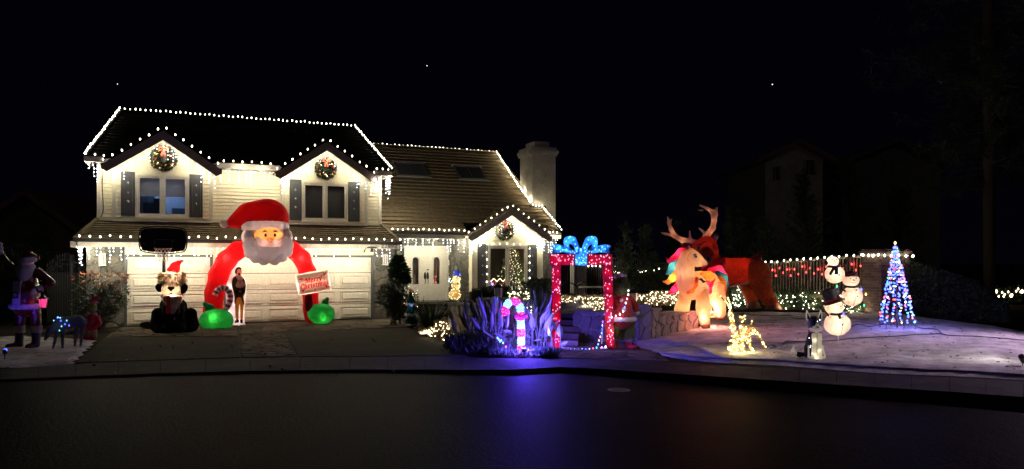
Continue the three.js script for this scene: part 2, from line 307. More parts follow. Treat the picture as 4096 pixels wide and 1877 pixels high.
kind(part('street', (() => { const S = [[-60, -0.028], [-2, -0.03], [3, -0.045], [6, -0.075], [9, -0.125], [12, -0.155], [80, -0.16]], v = []; for (let i = 0; i + 1 < S.length; i++) { const [a, y] = S[i], [b, w] = S[i + 1]; v.push(a, y, 8, a, y, 90, b, w, 90, a, y, 8, b, w, 90, b, w, 8); } const g = new THREE.BufferGeometry(); g.setAttribute('position', new THREE.BufferAttribute(new Float32Array(v), 3)); g.computeVertexNormals(); return g; })(), M.asphalt), 'structure');
const inner = off(KERB, BACK, 0.16);
const yard = kind(part('yard_ground', floorSheet([...inner, [90, inner.at(-1)[1] - 6], [90, -90], [-90, -90], [-90, inner[0][1]]], -0.02, 0.36), M.soil), 'structure');
{ // kerb: one cast stone per stretch
  const k = new THREE.Group(); k.name = 'kerb'; scene.add(k); kind(k, 'structure');
  for (let i = 0; i + 1 < KERB.length; i++) for (let j = 0; j < 3; j++) {
    const a = (t, L) => [L[i][0] + (L[i + 1][0] - L[i][0]) * t, L[i][1] + (L[i + 1][1] - L[i][1]) * t], t0 = j / 3 + 0.002, t1 = (j + 1) / 3 - 0.002;
    part('kerb_stone', floorSheet([a(t0, KERB), a(t1, KERB), a(t1, inner), a(t0, inner)], 0.004, 0.3), M.walk, k);
  }
  const s = new THREE.Group(); s.name = 'sidewalk'; scene.add(s); kind(s, 'structure');
  for (let i = 0; i + 1 < KERB.length; i++) for (let j = 0; j < 2; j++) {
    const a = (t, L) => [L[i][0] + (L[i + 1][0] - L[i][0]) * t, L[i][1] + (L[i + 1][1] - L[i][1]) * t], t0 = j / 2 + 0.004, t1 = (j + 1) / 2 - 0.004, I = off(inner, BACK, 0.008);
    part('paving_slab', floorSheet([a(t0, I), a(t1, I), a(t1, BACK), a(t0, BACK)], 0.0, 0.05), M.walk, s);
  }
}
{ // driveway: two broad concrete panels, a band of flagstones along the garage and a strip of them down the middle
  const d = new THREE.Group(); d.name = 'driveway'; scene.add(d); kind(d, 'structure');
  part('mortar_bed', floorSheet([Gp(300, 1454), Gp(1885, 1424), Gp(1640, 1310), [6.9, 0.06], [-1.7, 0.06], Gp(440, 1335)], -0.006, 0.04), M.bed, d);
  const L = [Gp(300, 1453), Gp(958, 1431), Gp(955, 1347), Gp(420, 1352)], Rr = [Gp(1195, 1428), Gp(1880, 1423), Gp(1640, 1312), Gp(1140, 1328)];
  part('concrete_panel', floorSheet(L, 0.008, 0.04), M.concrete, d); part('concrete_panel', floorSheet(Rr, 0.008, 0.04), M.concrete, d);
  const ccw = (p) => { let A = 0; p.forEach((a, i) => { const b = p[(i + 1) % p.length]; A += a[0] * b[1] - a[1] * b[0]; }); return A > 0 ? p : p.slice().reverse(); };
  const lay = (outline, cell, parent, y = 0, gap = 0.035, mats = M.flag, squash = 0.75) => stonesIn(ccw(outline.map(([x, z]) => [x, -z])), cell, gap, squash).forEach((P) => part('flagstone', stoneGeo(P, 0.03, 0.008, 0.1).rotateX(-Math.PI / 2).translate(0, y - 0.022 + R(0, 0.006), 0), mats[Math.floor(R(mats.length))], parent));
  lay([Gp(962, 1431), Gp(1190, 1428), Gp(1136, 1330), Gp(960, 1346)], 0.5, d);
  lay([Gp(440, 1349), Gp(952, 1345), [1.6, 0.35], [-1.7, 0.35]], 0.55, d);
  lay([Gp(958, 1344), Gp(1136, 1327), [3.9, 0.35], [1.65, 0.35]], 0.55, d);
  lay([Gp(1142, 1326), Gp(1640, 1310), [6.8, 0.5], [4.0, 0.35]], 0.55, d);
  const w = new THREE.Group(); w.name = 'front_walk'; scene.add(w); kind(w, 'structure');
  const O = [Gp(2235, 1433), Gp(2420, 1436), Gp(2680, 1447), Gp(2600, 1385), Gp(2440, 1370), Gp(2235, 1372)];
  part('mortar_bed', floorSheet(O, -0.006, 0.03), M.bed, w);
  lay(O, 0.62, w, 0, 0.03, M.flag, 0.8);
  // fallen leaves on the concrete and on the street's edge
  const lf = leaves(46, () => { const p = onY(R(300, 1850), R(1345, 1500), 0.014); return [p, V(R(-1, 1), 0.15, R(-1, 1))]; }, 0.09, 0.05, 0.5);
  const fl = part('fallen_leaves', lf, M.leafDry); kind(fl, 'stuff'); fl.userData.label = 'dry brown leaves scattered over the concrete driveway'; fl.userData.category = 'leaves';
}
{ // an iron cover in the asphalt
  const t = thing('utility_cover', 'small round iron cover set in the dark street below the front walk', 'utility cover', onY(2475, 1562, -0.085));
  part('rim', new THREE.TorusGeometry(0.17, 0.02, 6, 28).rotateX(Math.PI / 2).scale(1, 0.5, 1), M.iron, t);
  part('lid', [new THREE.CylinderGeometry(0.155, 0.155, 0.012, 28), ...[-2, -1, 0, 1, 2].map((i) => box(0.24 - Math.abs(i) * 0.03, 0.008, 0.02, 0, 0.009, i * 0.045))], M.iron, t);
}
// ---------------------------------------------------------------- snow blankets
const lawnF = [[2546, 1376], [2580, 1398], [2640, 1415], [2720, 1432], [2900, 1449], [3100, 1457], [3300, 1472], [3500, 1487], [3700, 1496], [3900, 1504], [4096, 1516], [4500, 1540]];
const lawnB = [[2552, 1362, 18.4], [2600, 1352, 18.7], [2660, 1340, 19.2], [2790, 1312, 20.2], [2850, 1262, 22.6], [3010, 1250, 24], [3280, 1253, 23.3], [3540, 1256, 22.4], [3700, 1272, 21], [3900, 1297, 19.8], [4096, 1328, 18.6], [4500, 1378, 17]];
const NL = 120, ML = 60, LS = [];
{
  const f = lawnF.map(([x, y]) => onY(x, y, 0.01)), b = lawnB.map(([x, y, D]) => at(x, y, D)), cf = new THREE.CatmullRomCurve3(f, false, 'centripetal'), cb = new THREE.CatmullRomCurve3(b, false, 'centripetal'), P = [], idx = [];
  const wave = (x, z) => Math.sin(x * 2.1 + z * 0.7) * Math.sin(z * 1.9 - x * 0.4) * 0.018 + Math.sin(x * 4.7 + 1) * Math.sin(z * 5.3 + x) * 0.009 + Math.sin(x * 9.1 - z * 6) * Math.sin(z * 8.3) * 0.005;
  for (let j = 0; j <= ML; j++) for (let i = 0; i <= NL; i++) {
    const t = i / NL, u = j / ML, p = cf.getPoint(t).lerp(cb.getPoint(t), u);
    p.y += wave(p.x, p.z) * Math.min(1, u * 8) + 0.02;
    const ed = 0.05 * Math.sin(i * 0.71) * Math.sin(i * 0.29 + 1) + 0.025 * Math.sin(i * 1.7); if (j < 4) { p.x += ed * (4 - j) / 4; p.z += ed * (4 - j) / 4; p.y = -0.012 + (p.y + 0.012) * [0, 0.5, 0.8, 0.95][j]; }
    LS.push(p); P.push(p.x, p.y, p.z);
  }
  for (let j = 0; j < ML; j++) for (let i = 0; i < NL; i++) { const a = j * (NL + 1) + i; idx.push(a, a + 1, a + NL + 2, a, a + NL + 2, a + NL + 1); }
  // a thickness: the same sheet a little lower
  const n = LS.length; for (const p of LS) P.push(p.x, p.y - 0.25, p.z);
  for (let j = 0; j < ML; j++) for (let i = 0; i < NL; i++) { const a = n + j * (NL + 1) + i; idx.push(a, a + NL + 2, a + 1, a, a + NL + 1, a + NL + 2); }
  const g = new THREE.BufferGeometry(); g.setAttribute('position', new THREE.BufferAttribute(new Float32Array(P), 3)); g.setIndex(idx); g.computeVertexNormals();
  const t = thing('snow_blanket', 'large white snow blanket sloping over the right front lawn', 'snow blanket', [0, 0, 0]);
  part('blanket', g, M.snow, t);
  const edge = []; for (let i = 0; i <= NL; i += 2) { const p = LS[(NL + 1) * 2 + i].clone(); p.y += 0.012; p.x += R(-0.05, 0.05); edge.push(p); }
  part('rolled_edge', tube(edge, 0.022, 200, 7), M.snow, t);
  const seam = [[2552, 1380], [2640, 1372], [2720, 1380], [2790, 1394], [2870, 1430], [2925, 1446]].map(([x, y]) => onLawn(x, y).add(V(0, 0.012, 0)));
  part('fold', tube(seam, 0.03, 50, 7), M.snow, t);
  const bits = []; for (let i = 0; i < 150; i++) { const p = LS[Math.floor(R(4, ML)) * (NL + 1) + Math.floor(R(45, NL))]; bits.push(box(R(0.02, 0.06), 0.012, R(0.01, 0.03), p.x + R(-0.1, 0.1), p.y + 0.012, p.z + R(-0.1, 0.1), 0, R(3), 0)); }
  const s = part('plant_litter', bits, M.soil); kind(s, 'stuff'); s.userData.label = 'dark plant litter scattered over the snow blanket'; s.userData.category = 'litter';
}
function onLawn(px, py) { // the point of the snow blanket seen at that place of the photograph
  let best, bd = 1e9; for (const p of LS) { const [x, y] = project(p), d = (x - px) ** 2 + (y - py) ** 2 * 3; if (d < bd) { bd = d; best = p; } }
  const D = project(best)[2]; return at(px, py, D);
}
{
  const t = thing('snow_blanket', 'white snow blanket on the left of the driveway under the waving figure', 'snow blanket', [0, 0, 0]), P = [], idx = [], n = 30;
  const f = [[-260, 1470], [-60, 1472], [60, 1466], [180, 1458], [285, 1453]].map(([x, y]) => onY(x, y, 0.02)), b = [[-260, 1352], [-60, 1346], [80, 1345], [230, 1350], [380, 1362]].map(([x, y]) => onY(x, y, 0.05));
  const cf = new THREE.CatmullRomCurve3(f), cb = new THREE.CatmullRomCurve3(b);
  for (let k = 0; k < 2; k++) for (let j = 0; j <= n; j++) for (let i = 0; i <= n; i++) { const p = cf.getPoint(i / n).lerp(cb.getPoint(i / n), j / n); p.y += 0.012 + 0.018 * Math.sin(p.x * 5 + p.z * 3) * Math.sin(p.z * 6 - p.x) + 0.01 * Math.sin(p.x * 13 + p.z * 9) - (i === n || j === 0 || j === n ? 0.04 : 0) - k * 0.12; P.push(p.x + (i === n ? 0.04 * Math.sin(j * 1.3) + R(-0.015, 0.015) : 0), p.y, p.z + (j === 0 ? R(-0.04, 0.04) : 0)); }
  const N2 = (n + 1) ** 2; for (let k = 0; k < 2; k++) for (let j = 0; j < n; j++) for (let i = 0; i < n; i++) { const a = k * N2 + j * (n + 1) + i; idx.push(a, a + 1, a + n + 2, a, a + n + 2, a + n + 1); }
  const g = new THREE.BufferGeometry(); g.setAttribute('position', new THREE.BufferAttribute(new Float32Array(P), 3)); g.setIndex(idx); g.computeVertexNormals();
  part('blanket', g, M.snow, t);
}

// ---------------------------------------------------------------- the house
const house = thing('two_storey_house', 'cream two storey house with three garage bays, three gables and a tall chimney', 'house', [0, 0, 0]);
// rows of roof tiles between an eave line a-b and a top line d-c; each row is a wedge that overlaps the one below
function courses(a, b, c, d, n, thick, m, parent) {
  const up = b.clone().sub(a).cross(d.clone().sub(a)).normalize(); if (up.y < 0) up.negate();
  for (let i = 0; i < n; i++) {
    const t0 = i / n, t1 = Math.min(1, (i + 1.25) / n), A = a.clone().lerp(d, t0), Bb = b.clone().lerp(c, t0), C = b.clone().lerp(c, t1), D = a.clone().lerp(d, t1);
    const A1 = A.clone().addScaledVector(up, thick), B1 = Bb.clone().addScaledVector(up, thick), C1 = C.clone().addScaledVector(up, 0.002), D1 = D.clone().addScaledVector(up, 0.002), v = [];
    const q = (w, x, y, z) => { for (const p of [w, x, y, w, y, z]) v.push(p.x, p.y, p.z); };
    q(A, Bb, B1, A1); q(A1, B1, C1, D1); q(Bb, C, C1, B1); q(A, A1, D1, D);
    const g = new THREE.BufferGeometry(); g.setAttribute('position', new THREE.BufferAttribute(new Float32Array(v), 3)); g.computeVertexNormals();
    part('tile_row', g, m, parent);
  }
}
const quadSlab = (a, b, c, d, th) => { // a flat deck under the tiles
  const up = b.clone().sub(a).cross(d.clone().sub(a)).normalize(); if (up.y < 0) up.negate();
  const P = [a, b, c, d], Q = P.map((p) => p.clone().addScaledVector(up, -th)), v = [], q = (w, x, y, z) => { for (const p of [w, x, y, w, y, z]) v.push(p.x, p.y, p.z); };
  q(...P); q(...Q); for (let i = 0; i < 4; i++) q(P[i], P[(i + 1) % 4], Q[(i + 1) % 4], Q[i]);
  const g = new THREE.BufferGeometry(); g.setAttribute('position', new THREE.BufferAttribute(new Float32Array(v), 3)); g.computeVertexNormals(); return g;
};
const sub = (name, parent = house) => { const g = new THREE.Group(); g.name = name; parent.add(g); return g; };
function siding(parent, x0, x1, y0, y1, z, pitch = 0.118) { // lapped boards on a front wall
  const n = Math.round((y1 - y0) / pitch), h = (y1 - y0) / n;
  for (let i = 0; i < n; i++) {
    const s = new THREE.Shape([[0, 0.011], [0.034, 0.011], [0.008, h], [0, h]].map(([a, b]) => new THREE.Vector2(a, b)));
    part('siding_board', new THREE.ExtrudeGeometry(s, { depth: x1 - x0, bevelEnabled: false }).rotateY(-Math.PI / 2).translate(x1, y0 + i * h, z).scale(1, 1, 1), M.siding, parent);
  }
}


function stoneFace(parent, w, h, cell, place, mats = M.stone, depth = 0.05, gap = 0.03, squash = 0.7) { // place(geometry) moves a face that looks along +z
  for (const P of stonesIn([[0, 0], [w, 0], [w, h], [0, h]], cell, gap, squash)) part('stone', place(stoneGeo(P, depth + R(-0.012, 0.012), 0.012)), mats[Math.floor(R(mats.length))], parent);
}
function wallWith(x0, x1, y0, y1, z0, z1, holes, top) { // a wall with openings, front at z1
  const o = [[x0, y0], [x1, y0], [x1, y1], ...(top ? [top] : []), [x0, y1]];
  return slab(o, z1 - z0, 0, holes.map(([a, b, c, d]) => [[a, c], [a, d], [b, d], [b, c]])).translate(0, 0, z0);
}
// bodies behind the facades
const core = sub('wall');
part('wall_core', [span(-2.6, 6.85, 0, 2.55, -8, -0.45), span(-2.36, 6.44, 2.55, 3.2, -8, -0.7), span(-2.36, 6.44, 3.2, 5.1, -8, -3.2), span(1.7, 2.3, 3.2, 5.1, -3.2, -0.95), span(-2.36, -2.2, 3.2, 5.1, -3.2, -0.95), span(6.3, 6.44, 3.2, 5.1, -3.2, -0.95), span(-2.36, 6.44, 5.0, 5.12, -8, -0.62), span(6.9, 13.9, 0, 0.45, -8, -2.85), span(6.9, 9.75, 0.45, 3.1, -8, -4.4), span(9.75, 13.6, 0, 0.85, -8, -1.75), span(9.75, 13.6, 0.85, 3.05, -8, -5.2), span(9.95, 10.1, 0.85, 3.05, -5.2, -1.75), span(13.1, 13.6, 0.85, 3.05, -5.2, -1.75), span(9.95, 13.6, 2.95, 3.06, -5.2, -1.6)], M.room, core);

// ---- garage front
const gar = sub('wall');
part('lintel', [span(-1.62, 6.02, 2.2, 2.46, -0.3, 0), span(-1.62, 6.02, 2.13, 2.2, -0.3, -0.02), span(0.87, 1.19, 0, 2.13, -0.3, 0)], M.fan, gar);
siding(gar, -1.62, 6.02, 2.22, 2.45, 0.002, 0.115);
const pier = sub('wall');
part('pier_core', span(-2.63, -1.64, 0, 2.46, -0.45, -0.03), M.mortar, pier); part('pier_core', span(6.04, 6.87, 0, 2.46, -0.45, -0.03), M.mortar, pier);
stoneFace(pier, 0.99, 2.46, 0.36, (g) => g.translate(-2.63, 0, -0.03)); stoneFace(pier, 0.83, 2.46, 0.36, (g) => g.translate(6.04, 0, -0.03));
part('door_frame', [[-1.64, -1.56], [0.79, 0.87], [1.19, 1.27], [5.96, 6.04]].map(([a, b]) => span(a, b, 0, 2.13, -0.28, 0.025)).concat([span(-1.64, 0.87, 2.13, 2.2, -0.28, 0.026), span(1.19, 6.04, 2.13, 2.2, -0.28, 0.026)]), M.shutter, house);
function garageDoor(x0, x1, cols) {
  const d = sub('garage_door'), w = (x1 - x0) / cols, h = 2.13 / 4;
  part('door_section', [0, 1, 2, 3].map((i) => span(x0 + 0.004, x1 - 0.004, i * h + 0.014 + (i ? 0 : 0.012), (i + 1) * h - 0.008, -0.16, -0.1)), M.door, d);
  part('door_back', span(x0, x1, 0.02, 2.12, -0.2, -0.165), M.shutter, d);
  part('weather_strip', span(x0, x1, 0, 0.02, -0.16, -0.09), M.black, d);
  for (let i = 0; i < 4; i++) for (let j = 0; j < cols; j++) { // each raised panel: a sunk border and a bevelled field
    const px0 = x0 + j * w + 0.13, px1 = x0 + (j + 1) * w - 0.09, py0 = i * h + 0.12, py1 = (i + 1) * h - 0.1;
    const f = slab([[px0 + 0.05, py0 + 0.05], [px1 - 0.05, py0 + 0.05], [px1 - 0.05, py1 - 0.05], [px0 + 0.05, py1 - 0.05]], 0.034, 0.016).translate(0, 0, -0.102);
    const b = [span(px0 - 0.02, px1 + 0.02, py1, py1 + 0.022, -0.101, -0.066), span(px0 - 0.02, px1 + 0.02, py0 - 0.022, py0, -0.101, -0.066), span(px0 - 0.02, px0, py0 + 0.001, py1 - 0.001, -0.101, -0.067), span(px1, px1 + 0.02, py0 + 0.001, py1 - 0.001, -0.101, -0.067)];
    part('raised_panel', [f, ...b], M.door, d);
  }
}
garageDoor(-1.56, 0.79, 2); garageDoor(1.27, 5.96, 4);
// ---- garage roof skirt
{
  const r = sub('roof'), e = 0.55, ye = 2.62, zt = -0.8, yt = 3.27;
  const a = V(-2.88, ye, e), b = V(6.84, ye, e), c = V(6.5, yt, zt), d = V(-2.42, yt, zt);
  courses(a, b, c, d, 9, 0.053, M.roof, r);
  courses(V(-2.88, ye, -0.9), a, d, V(-2.42, yt, -0.9), 9, 0.045, M.roof, r); courses(b, V(6.84, ye, -0.9), V(6.5, yt, -0.9), c, 9, 0.045, M.roof, r);
  part('hip_cap', [beam(a.clone().add(V(0, 0.05, 0)), d.clone().add(V(0, 0.05, 0)), 0.12, 0.04), beam(b.clone().add(V(0, 0.05, 0)), c.clone().add(V(0, 0.05, 0)), 0.12, 0.04)], M.roof, r);
  part('deck', quadSlab(a, b, c, d, 0.05), M.fascia, r);
  part('gutter', [span(-2.9, 6.86, 2.56, 2.655, 0.56, 0.65), span(-2.9, -2.8, 2.56, 2.655, -0.9, 0.55)], M.iron, r);
  part('fascia', [span(-2.8, 6.78, 2.42, 2.6, 0.5, 0.545), span(-2.8, -2.75, 2.42, 2.6, -0.9, 0.49), span(6.73, 6.78, 2.42, 2.6, -0.9, 0.49)], M.fascia, r);
  part('soffit', [span(-2.74, 6.72, 2.462, 2.5, -0.5, 0.5)], M.fascia, r);
  part('end_beam', [span(-2.99, -2.84, 2.4, 2.58, 0.36, 0.5), span(-2.36, -2.2, 2.46, 2.5, 0.1, 0.2)], M.fascia, r);
}
// ---- upper floor
const upper = sub('wall');
const z1 = -0.8, zb = -0.5;
part('front_wall', [span(-2.4, -1.9, 3.2, 5.14, -0.95, z1 - 0.02), span(0.8, 3.1, 3.2, 5.14, -0.95, z1 - 0.02), span(5.85, 6.48, 3.2, 5.14, -0.95, z1 - 0.02)], M.fan, upper);
siding(upper, -2.33, -1.99, 3.36, 5.1, z1 - 0.018); siding(upper, 0.88, 3.02, 3.36, 5.1, z1 - 0.018); siding(upper, 5.93, 6.38, 3.36, 5.1, z1 - 0.018);
for (const [a, b] of [[-2.43, -2.33], [6.38, 6.5]]) part('corner_board', span(a, b, 3.26, 5.1, -0.95, z1 + 0.02), M.trim, upper);
for (const [a, b] of [[-2.33, -1.99], [0.88, 3.02], [5.93, 6.38]]) part('base_board', span(a, b, 3.24, 3.36, -0.95, z1 + 0.015), M.trim, upper);
part('side_wall', [span(-2.4, -2.36, 3.2, 5.14, -8, -0.96), span(6.44, 6.48, 3.2, 5.14, -8, -0.96)], M.siding, upper);
for (const g of [[span(-2.72, -2.2, 5.0, 5.16, -0.3, -0.2), span(-2.72, -2.62, 5.0, 5.16, -1.6, -0.3)], [span(1.0, 2.95, 5.0, 5.16, -0.3, -0.2)], [span(6.15, 6.74, 5.0, 5.16, -0.3, -0.2), span(6.64, 6.74, 5.0, 5.16, -1.6, -0.3)]]) part('gutter', g, M.fascia, house);
for (const [a, b] of [[-2.61, -1.98], [0.9, 3.0], [5.95, 6.63]]) part('soffit', span(a, b, 5.11, 5.14, -1.0, -0.31), M.fascia, house);

function windowUnit(x0, x1, y0, y1, z, parent, { sill = true, bars = 0.06, blinds, ajar = 0 } = {}) {
  const w = sub('window', parent), xm = (x0 + x1) / 2, f = 0.05;
  part('frame', [span(x0, x1, y1 - f, y1, z - 0.06, z + 0.045), span(x0, x1, y0, y0 + f, z - 0.06, z + 0.045), span(x0, x0 + f, y0 + f, y1 - f, z - 0.06, z + 0.044), span(x1 - f, x1, y0 + f, y1 - f, z - 0.06, z + 0.044), span(xm - 0.02, xm + 0.02, y0 + f, y1 - f, z - 0.06, z + 0.046)], M.trim, w);
  for (const [a, b] of [[x0 + f + 0.004, xm - 0.024], [xm + 0.024, x1 - f - 0.004]]) {
    part('sash', [span(a, b, y1 - f - bars, y1 - f - 0.004, z - 0.04, z + 0.02), span(a, b, y0 + f + 0.004, y0 + f + bars, z - 0.04, z + 0.02), span(a, a + bars, y0 + f + bars, y1 - f - bars, z - 0.04, z + 0.019), span(b - bars, b, y0 + f + bars, y1 - f - bars, z - 0.04, z + 0.019)], M.trim, w);
    part('pane', box(b - a - 2 * bars, y1 - y0 - 2 * f - 2 * bars, 0.006, 0, 0, 0, 0, ajar, 0).translate((a + b) / 2, (y0 + y1) / 2, z - 0.009), M.glass, w);
    if (blinds) for (let y = y1 - f - bars; y > blinds.to; y -= 0.042) part('blind_slat', box(b - a - bars, 0.003, 0.042, (a + b) / 2, y, z - 0.11, blinds.tilt, 0, 0), blinds.m, w);
  }
  if (sill) part('sill', span(x0 - 0.03, x1 + 0.03, y0 - 0.05, y0 - 0.002, z - 0.05, z + 0.08), M.trim, w);
  return w;
}
function shutter(x0, x1, y0, y1, z, parent) {
  const s = sub('shutter', parent), w = x1 - x0, r = w * 0.3, xm = (x0 + x1) / 2;
  part('board', span(x0, x1, y0, y1, z, z + 0.03), M.shutter, s);
  const arc = []; for (let i = 0; i <= 12; i++) { const a = Math.PI * (1 - i / 12); arc.push(V(xm + r * Math.cos(a), y1 - 0.12 - r + r * Math.sin(a), z + 0.032)); }
  part('moulding', [tube([V(xm - r, y0 + 0.1, z + 0.032), V(xm - r, (y0 + y1) / 2, z + 0.032), ...arc, V(xm + r, (y0 + y1) / 2, z + 0.032), V(xm + r, y0 + 0.1, z + 0.032)], 0.009, 60, 5), span(xm - r, xm + r, y0 + 0.09, y0 + 0.105, z + 0.02, z + 0.04), span(xm - 0.004, xm + 0.004, y0 + 0.1, y1 - 0.14, z + 0.03, z + 0.034), span(x0, x0 + 0.02, y0, y1, z + 0.03, z + 0.036), span(x1 - 0.02, x1, y0, y1, z + 0.03, z + 0.036)], M.shutter, s);
  for (const k of [0.32, 0.52, 0.74]) part('diamond_stud', new THREE.OctahedronGeometry(0.05, 0).scale(0.75, 1, 0.5).translate(xm, y0 + (y1 - y0) * k, z + 0.03), M.steel, s);
}
// a projecting gable bay: wall, window, shutters, sunburst, boards, its own little roof
function gableBay({ x0, x1, yb, ye, ya, xa, z, ra0, ra1, ye2, zr, win, sh, zback, roofM, blinds, bargeM, ajar = 0 }) {
  const b = sub('wall');
  part('bay_wall', wallWith(x0, x1, yb, ye, z - 0.1, z, [win], [xa, ya - 0.16]), M.fan, b);
  part('bay_side', [span(x0, x0 + 0.06, yb, ye, z - 0.5, z - 0.101), span(x1 - 0.06, x1, yb, ye, z - 0.5, z - 0.101)], M.fan, b);
  part('corner_board', [span(x0 - 0.02, x0 + 0.08, yb, ye - 0.03, z - 0.05, z + 0.024), span(x1 - 0.08, x1 + 0.02, yb, ye - 0.03, z - 0.05, z + 0.024)], M.trim, b);
  siding(b, x0 + 0.08, sh[0] - 0.004, yb + 0.12, ye - 0.1, z + 0.001); siding(b, sh[3] + 0.004, x1 - 0.08, yb + 0.12, ye - 0.1, z + 0.001);
  part('base_board', span(x0 + 0.08, x1 - 0.08, yb, win[2] - 0.055, z - 0.02, z + 0.016), M.trim, b);
  windowUnit(win[0] + 0.003, win[1] - 0.003, win[2] + 0.003, win[3] - 0.003, z, house, { blinds, ajar });
  shutter(sh[0], sh[1], win[2] + 0.02, win[3] + 0.06, z + 0.003, house); shutter(sh[2], sh[3], win[2] + 0.02, win[3] + 0.06, z + 0.003, house);
  // sunburst over the window
  const c = V((win[0] + win[1]) / 2, win[3] + 0.12, z + 0.004), g = [], rr = (win[1] - win[0]) * 0.52;
  for (let i = 0; i <= 14; i++) { const a = Math.PI * i / 14; if (i && i < 14) g.push(rod(c.clone().add(V(Math.cos(a) * 0.3, Math.sin(a) * 0.2, 0)), c.clone().add(V(Math.cos(a) * rr, Math.sin(a) * rr * 0.82, 0)), 0.009, 0.009, 5)); }
  const arc = []; for (let i = 0; i <= 20; i++) { const a = Math.PI * i / 20; arc.push(c.clone().add(V(Math.cos(a) * rr, Math.sin(a) * rr * 0.82, 0.006))); }
  part('sunburst', [...g, tube(arc, 0.02, 40, 6), span(win[0] - 0.05, win[1] + 0.05, win[3] + 0.004, win[3] + 0.09, z - 0.01, z + 0.03)], M.fan, b);
  // little roof: two slopes that run back into the main roof
  const r = sub('roof'), L0 = V(ra0, ye2, zr), A0 = V(xa, ya, zr), R0 = V(ra1, ye2, zr), back = (p) => V(p.x, p.y, zback);
  courses(back(L0), L0, A0, back(A0), 9, 0.035, roofM, r); courses(R0, back(R0), back(A0), A0, 9, 0.035, roofM, r);
  part('deck', [quadSlab(L0, back(L0), back(A0), A0, 0.06), quadSlab(R0, back(R0), back(A0), A0, 0.06)], M.fascia, r);
  part('ridge_cap', beam(A0.clone().add(V(0, 0.05, 0)), back(A0).add(V(0, 0.05, 0)), 0.16, 0.04), roofM, r);
  const dl = L0.clone().sub(A0).normalize(), dr = R0.clone().sub(A0).normalize(), dn = 0.25;
  for (const [e, d] of [[L0, dl], [R0, dr]]) { // barge boards, cut plumb at the foot and at the top
    const k = dn / Math.cos(Math.atan2(A0.y - e.y, Math.abs(e.x - A0.x))), s = slab([[A0.x, A0.y], [e.x, e.y], [e.x, e.y - k * 0.35], [e.x - d.x * 0.2, e.y - d.y * 0.2 - k], [A0.x, A0.y - k]], 0.05, 0.006).translate(0, 0, zr + 0.004);
    part('barge_board', s, bargeM ?? M.barge, r);
  }
}
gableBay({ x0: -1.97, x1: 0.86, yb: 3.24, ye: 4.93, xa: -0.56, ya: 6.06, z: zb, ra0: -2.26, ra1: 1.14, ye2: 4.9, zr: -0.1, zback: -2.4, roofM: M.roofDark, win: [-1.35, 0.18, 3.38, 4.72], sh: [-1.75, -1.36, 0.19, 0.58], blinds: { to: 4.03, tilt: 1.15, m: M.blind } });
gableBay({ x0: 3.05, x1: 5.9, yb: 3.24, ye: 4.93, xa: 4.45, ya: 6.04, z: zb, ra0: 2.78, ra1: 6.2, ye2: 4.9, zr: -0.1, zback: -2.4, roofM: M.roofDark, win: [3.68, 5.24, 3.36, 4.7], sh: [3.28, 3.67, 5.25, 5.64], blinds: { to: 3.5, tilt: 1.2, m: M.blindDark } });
// main roof
{
  const r = sub('roof'), a = V(-2.7, 5.14, -0.25), b = V(6.76, 5.14, -0.25), c = V(6.34, 7.33, -4.5), d = V(-2.06, 7.33, -4.5), A = V(-2.7, 5.14, -8.8), Bb = V(6.76, 5.14, -8.8);
  const m = (p, q) => p.clone().lerp(q, 0.13), a2 = m(a, d), b2 = m(b, c);
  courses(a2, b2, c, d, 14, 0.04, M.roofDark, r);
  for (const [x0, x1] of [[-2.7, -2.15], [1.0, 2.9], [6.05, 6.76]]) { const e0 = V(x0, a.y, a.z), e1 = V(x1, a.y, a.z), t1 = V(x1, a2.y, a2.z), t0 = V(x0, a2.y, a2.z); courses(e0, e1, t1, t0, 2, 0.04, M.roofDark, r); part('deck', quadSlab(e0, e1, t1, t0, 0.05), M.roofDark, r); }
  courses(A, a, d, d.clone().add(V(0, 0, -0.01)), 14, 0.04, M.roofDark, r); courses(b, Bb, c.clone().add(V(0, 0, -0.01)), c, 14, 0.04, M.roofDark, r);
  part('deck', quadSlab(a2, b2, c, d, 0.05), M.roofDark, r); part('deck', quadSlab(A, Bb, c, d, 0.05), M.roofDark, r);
  part('ridge_cap', [beam(d.clone().add(V(0, 0.05, 0)), c.clone().add(V(0, 0.05, 0)), 0.2, 0.05), beam(a.clone().add(V(0, 0.05, 0)), d.clone().add(V(0, 0.05, 0)), 0.14, 0.05), beam(b.clone().add(V(0, 0.05, 0)), c.clone().add(V(0, 0.05, 0)), 0.14, 0.05)], M.roofDark, r);
}
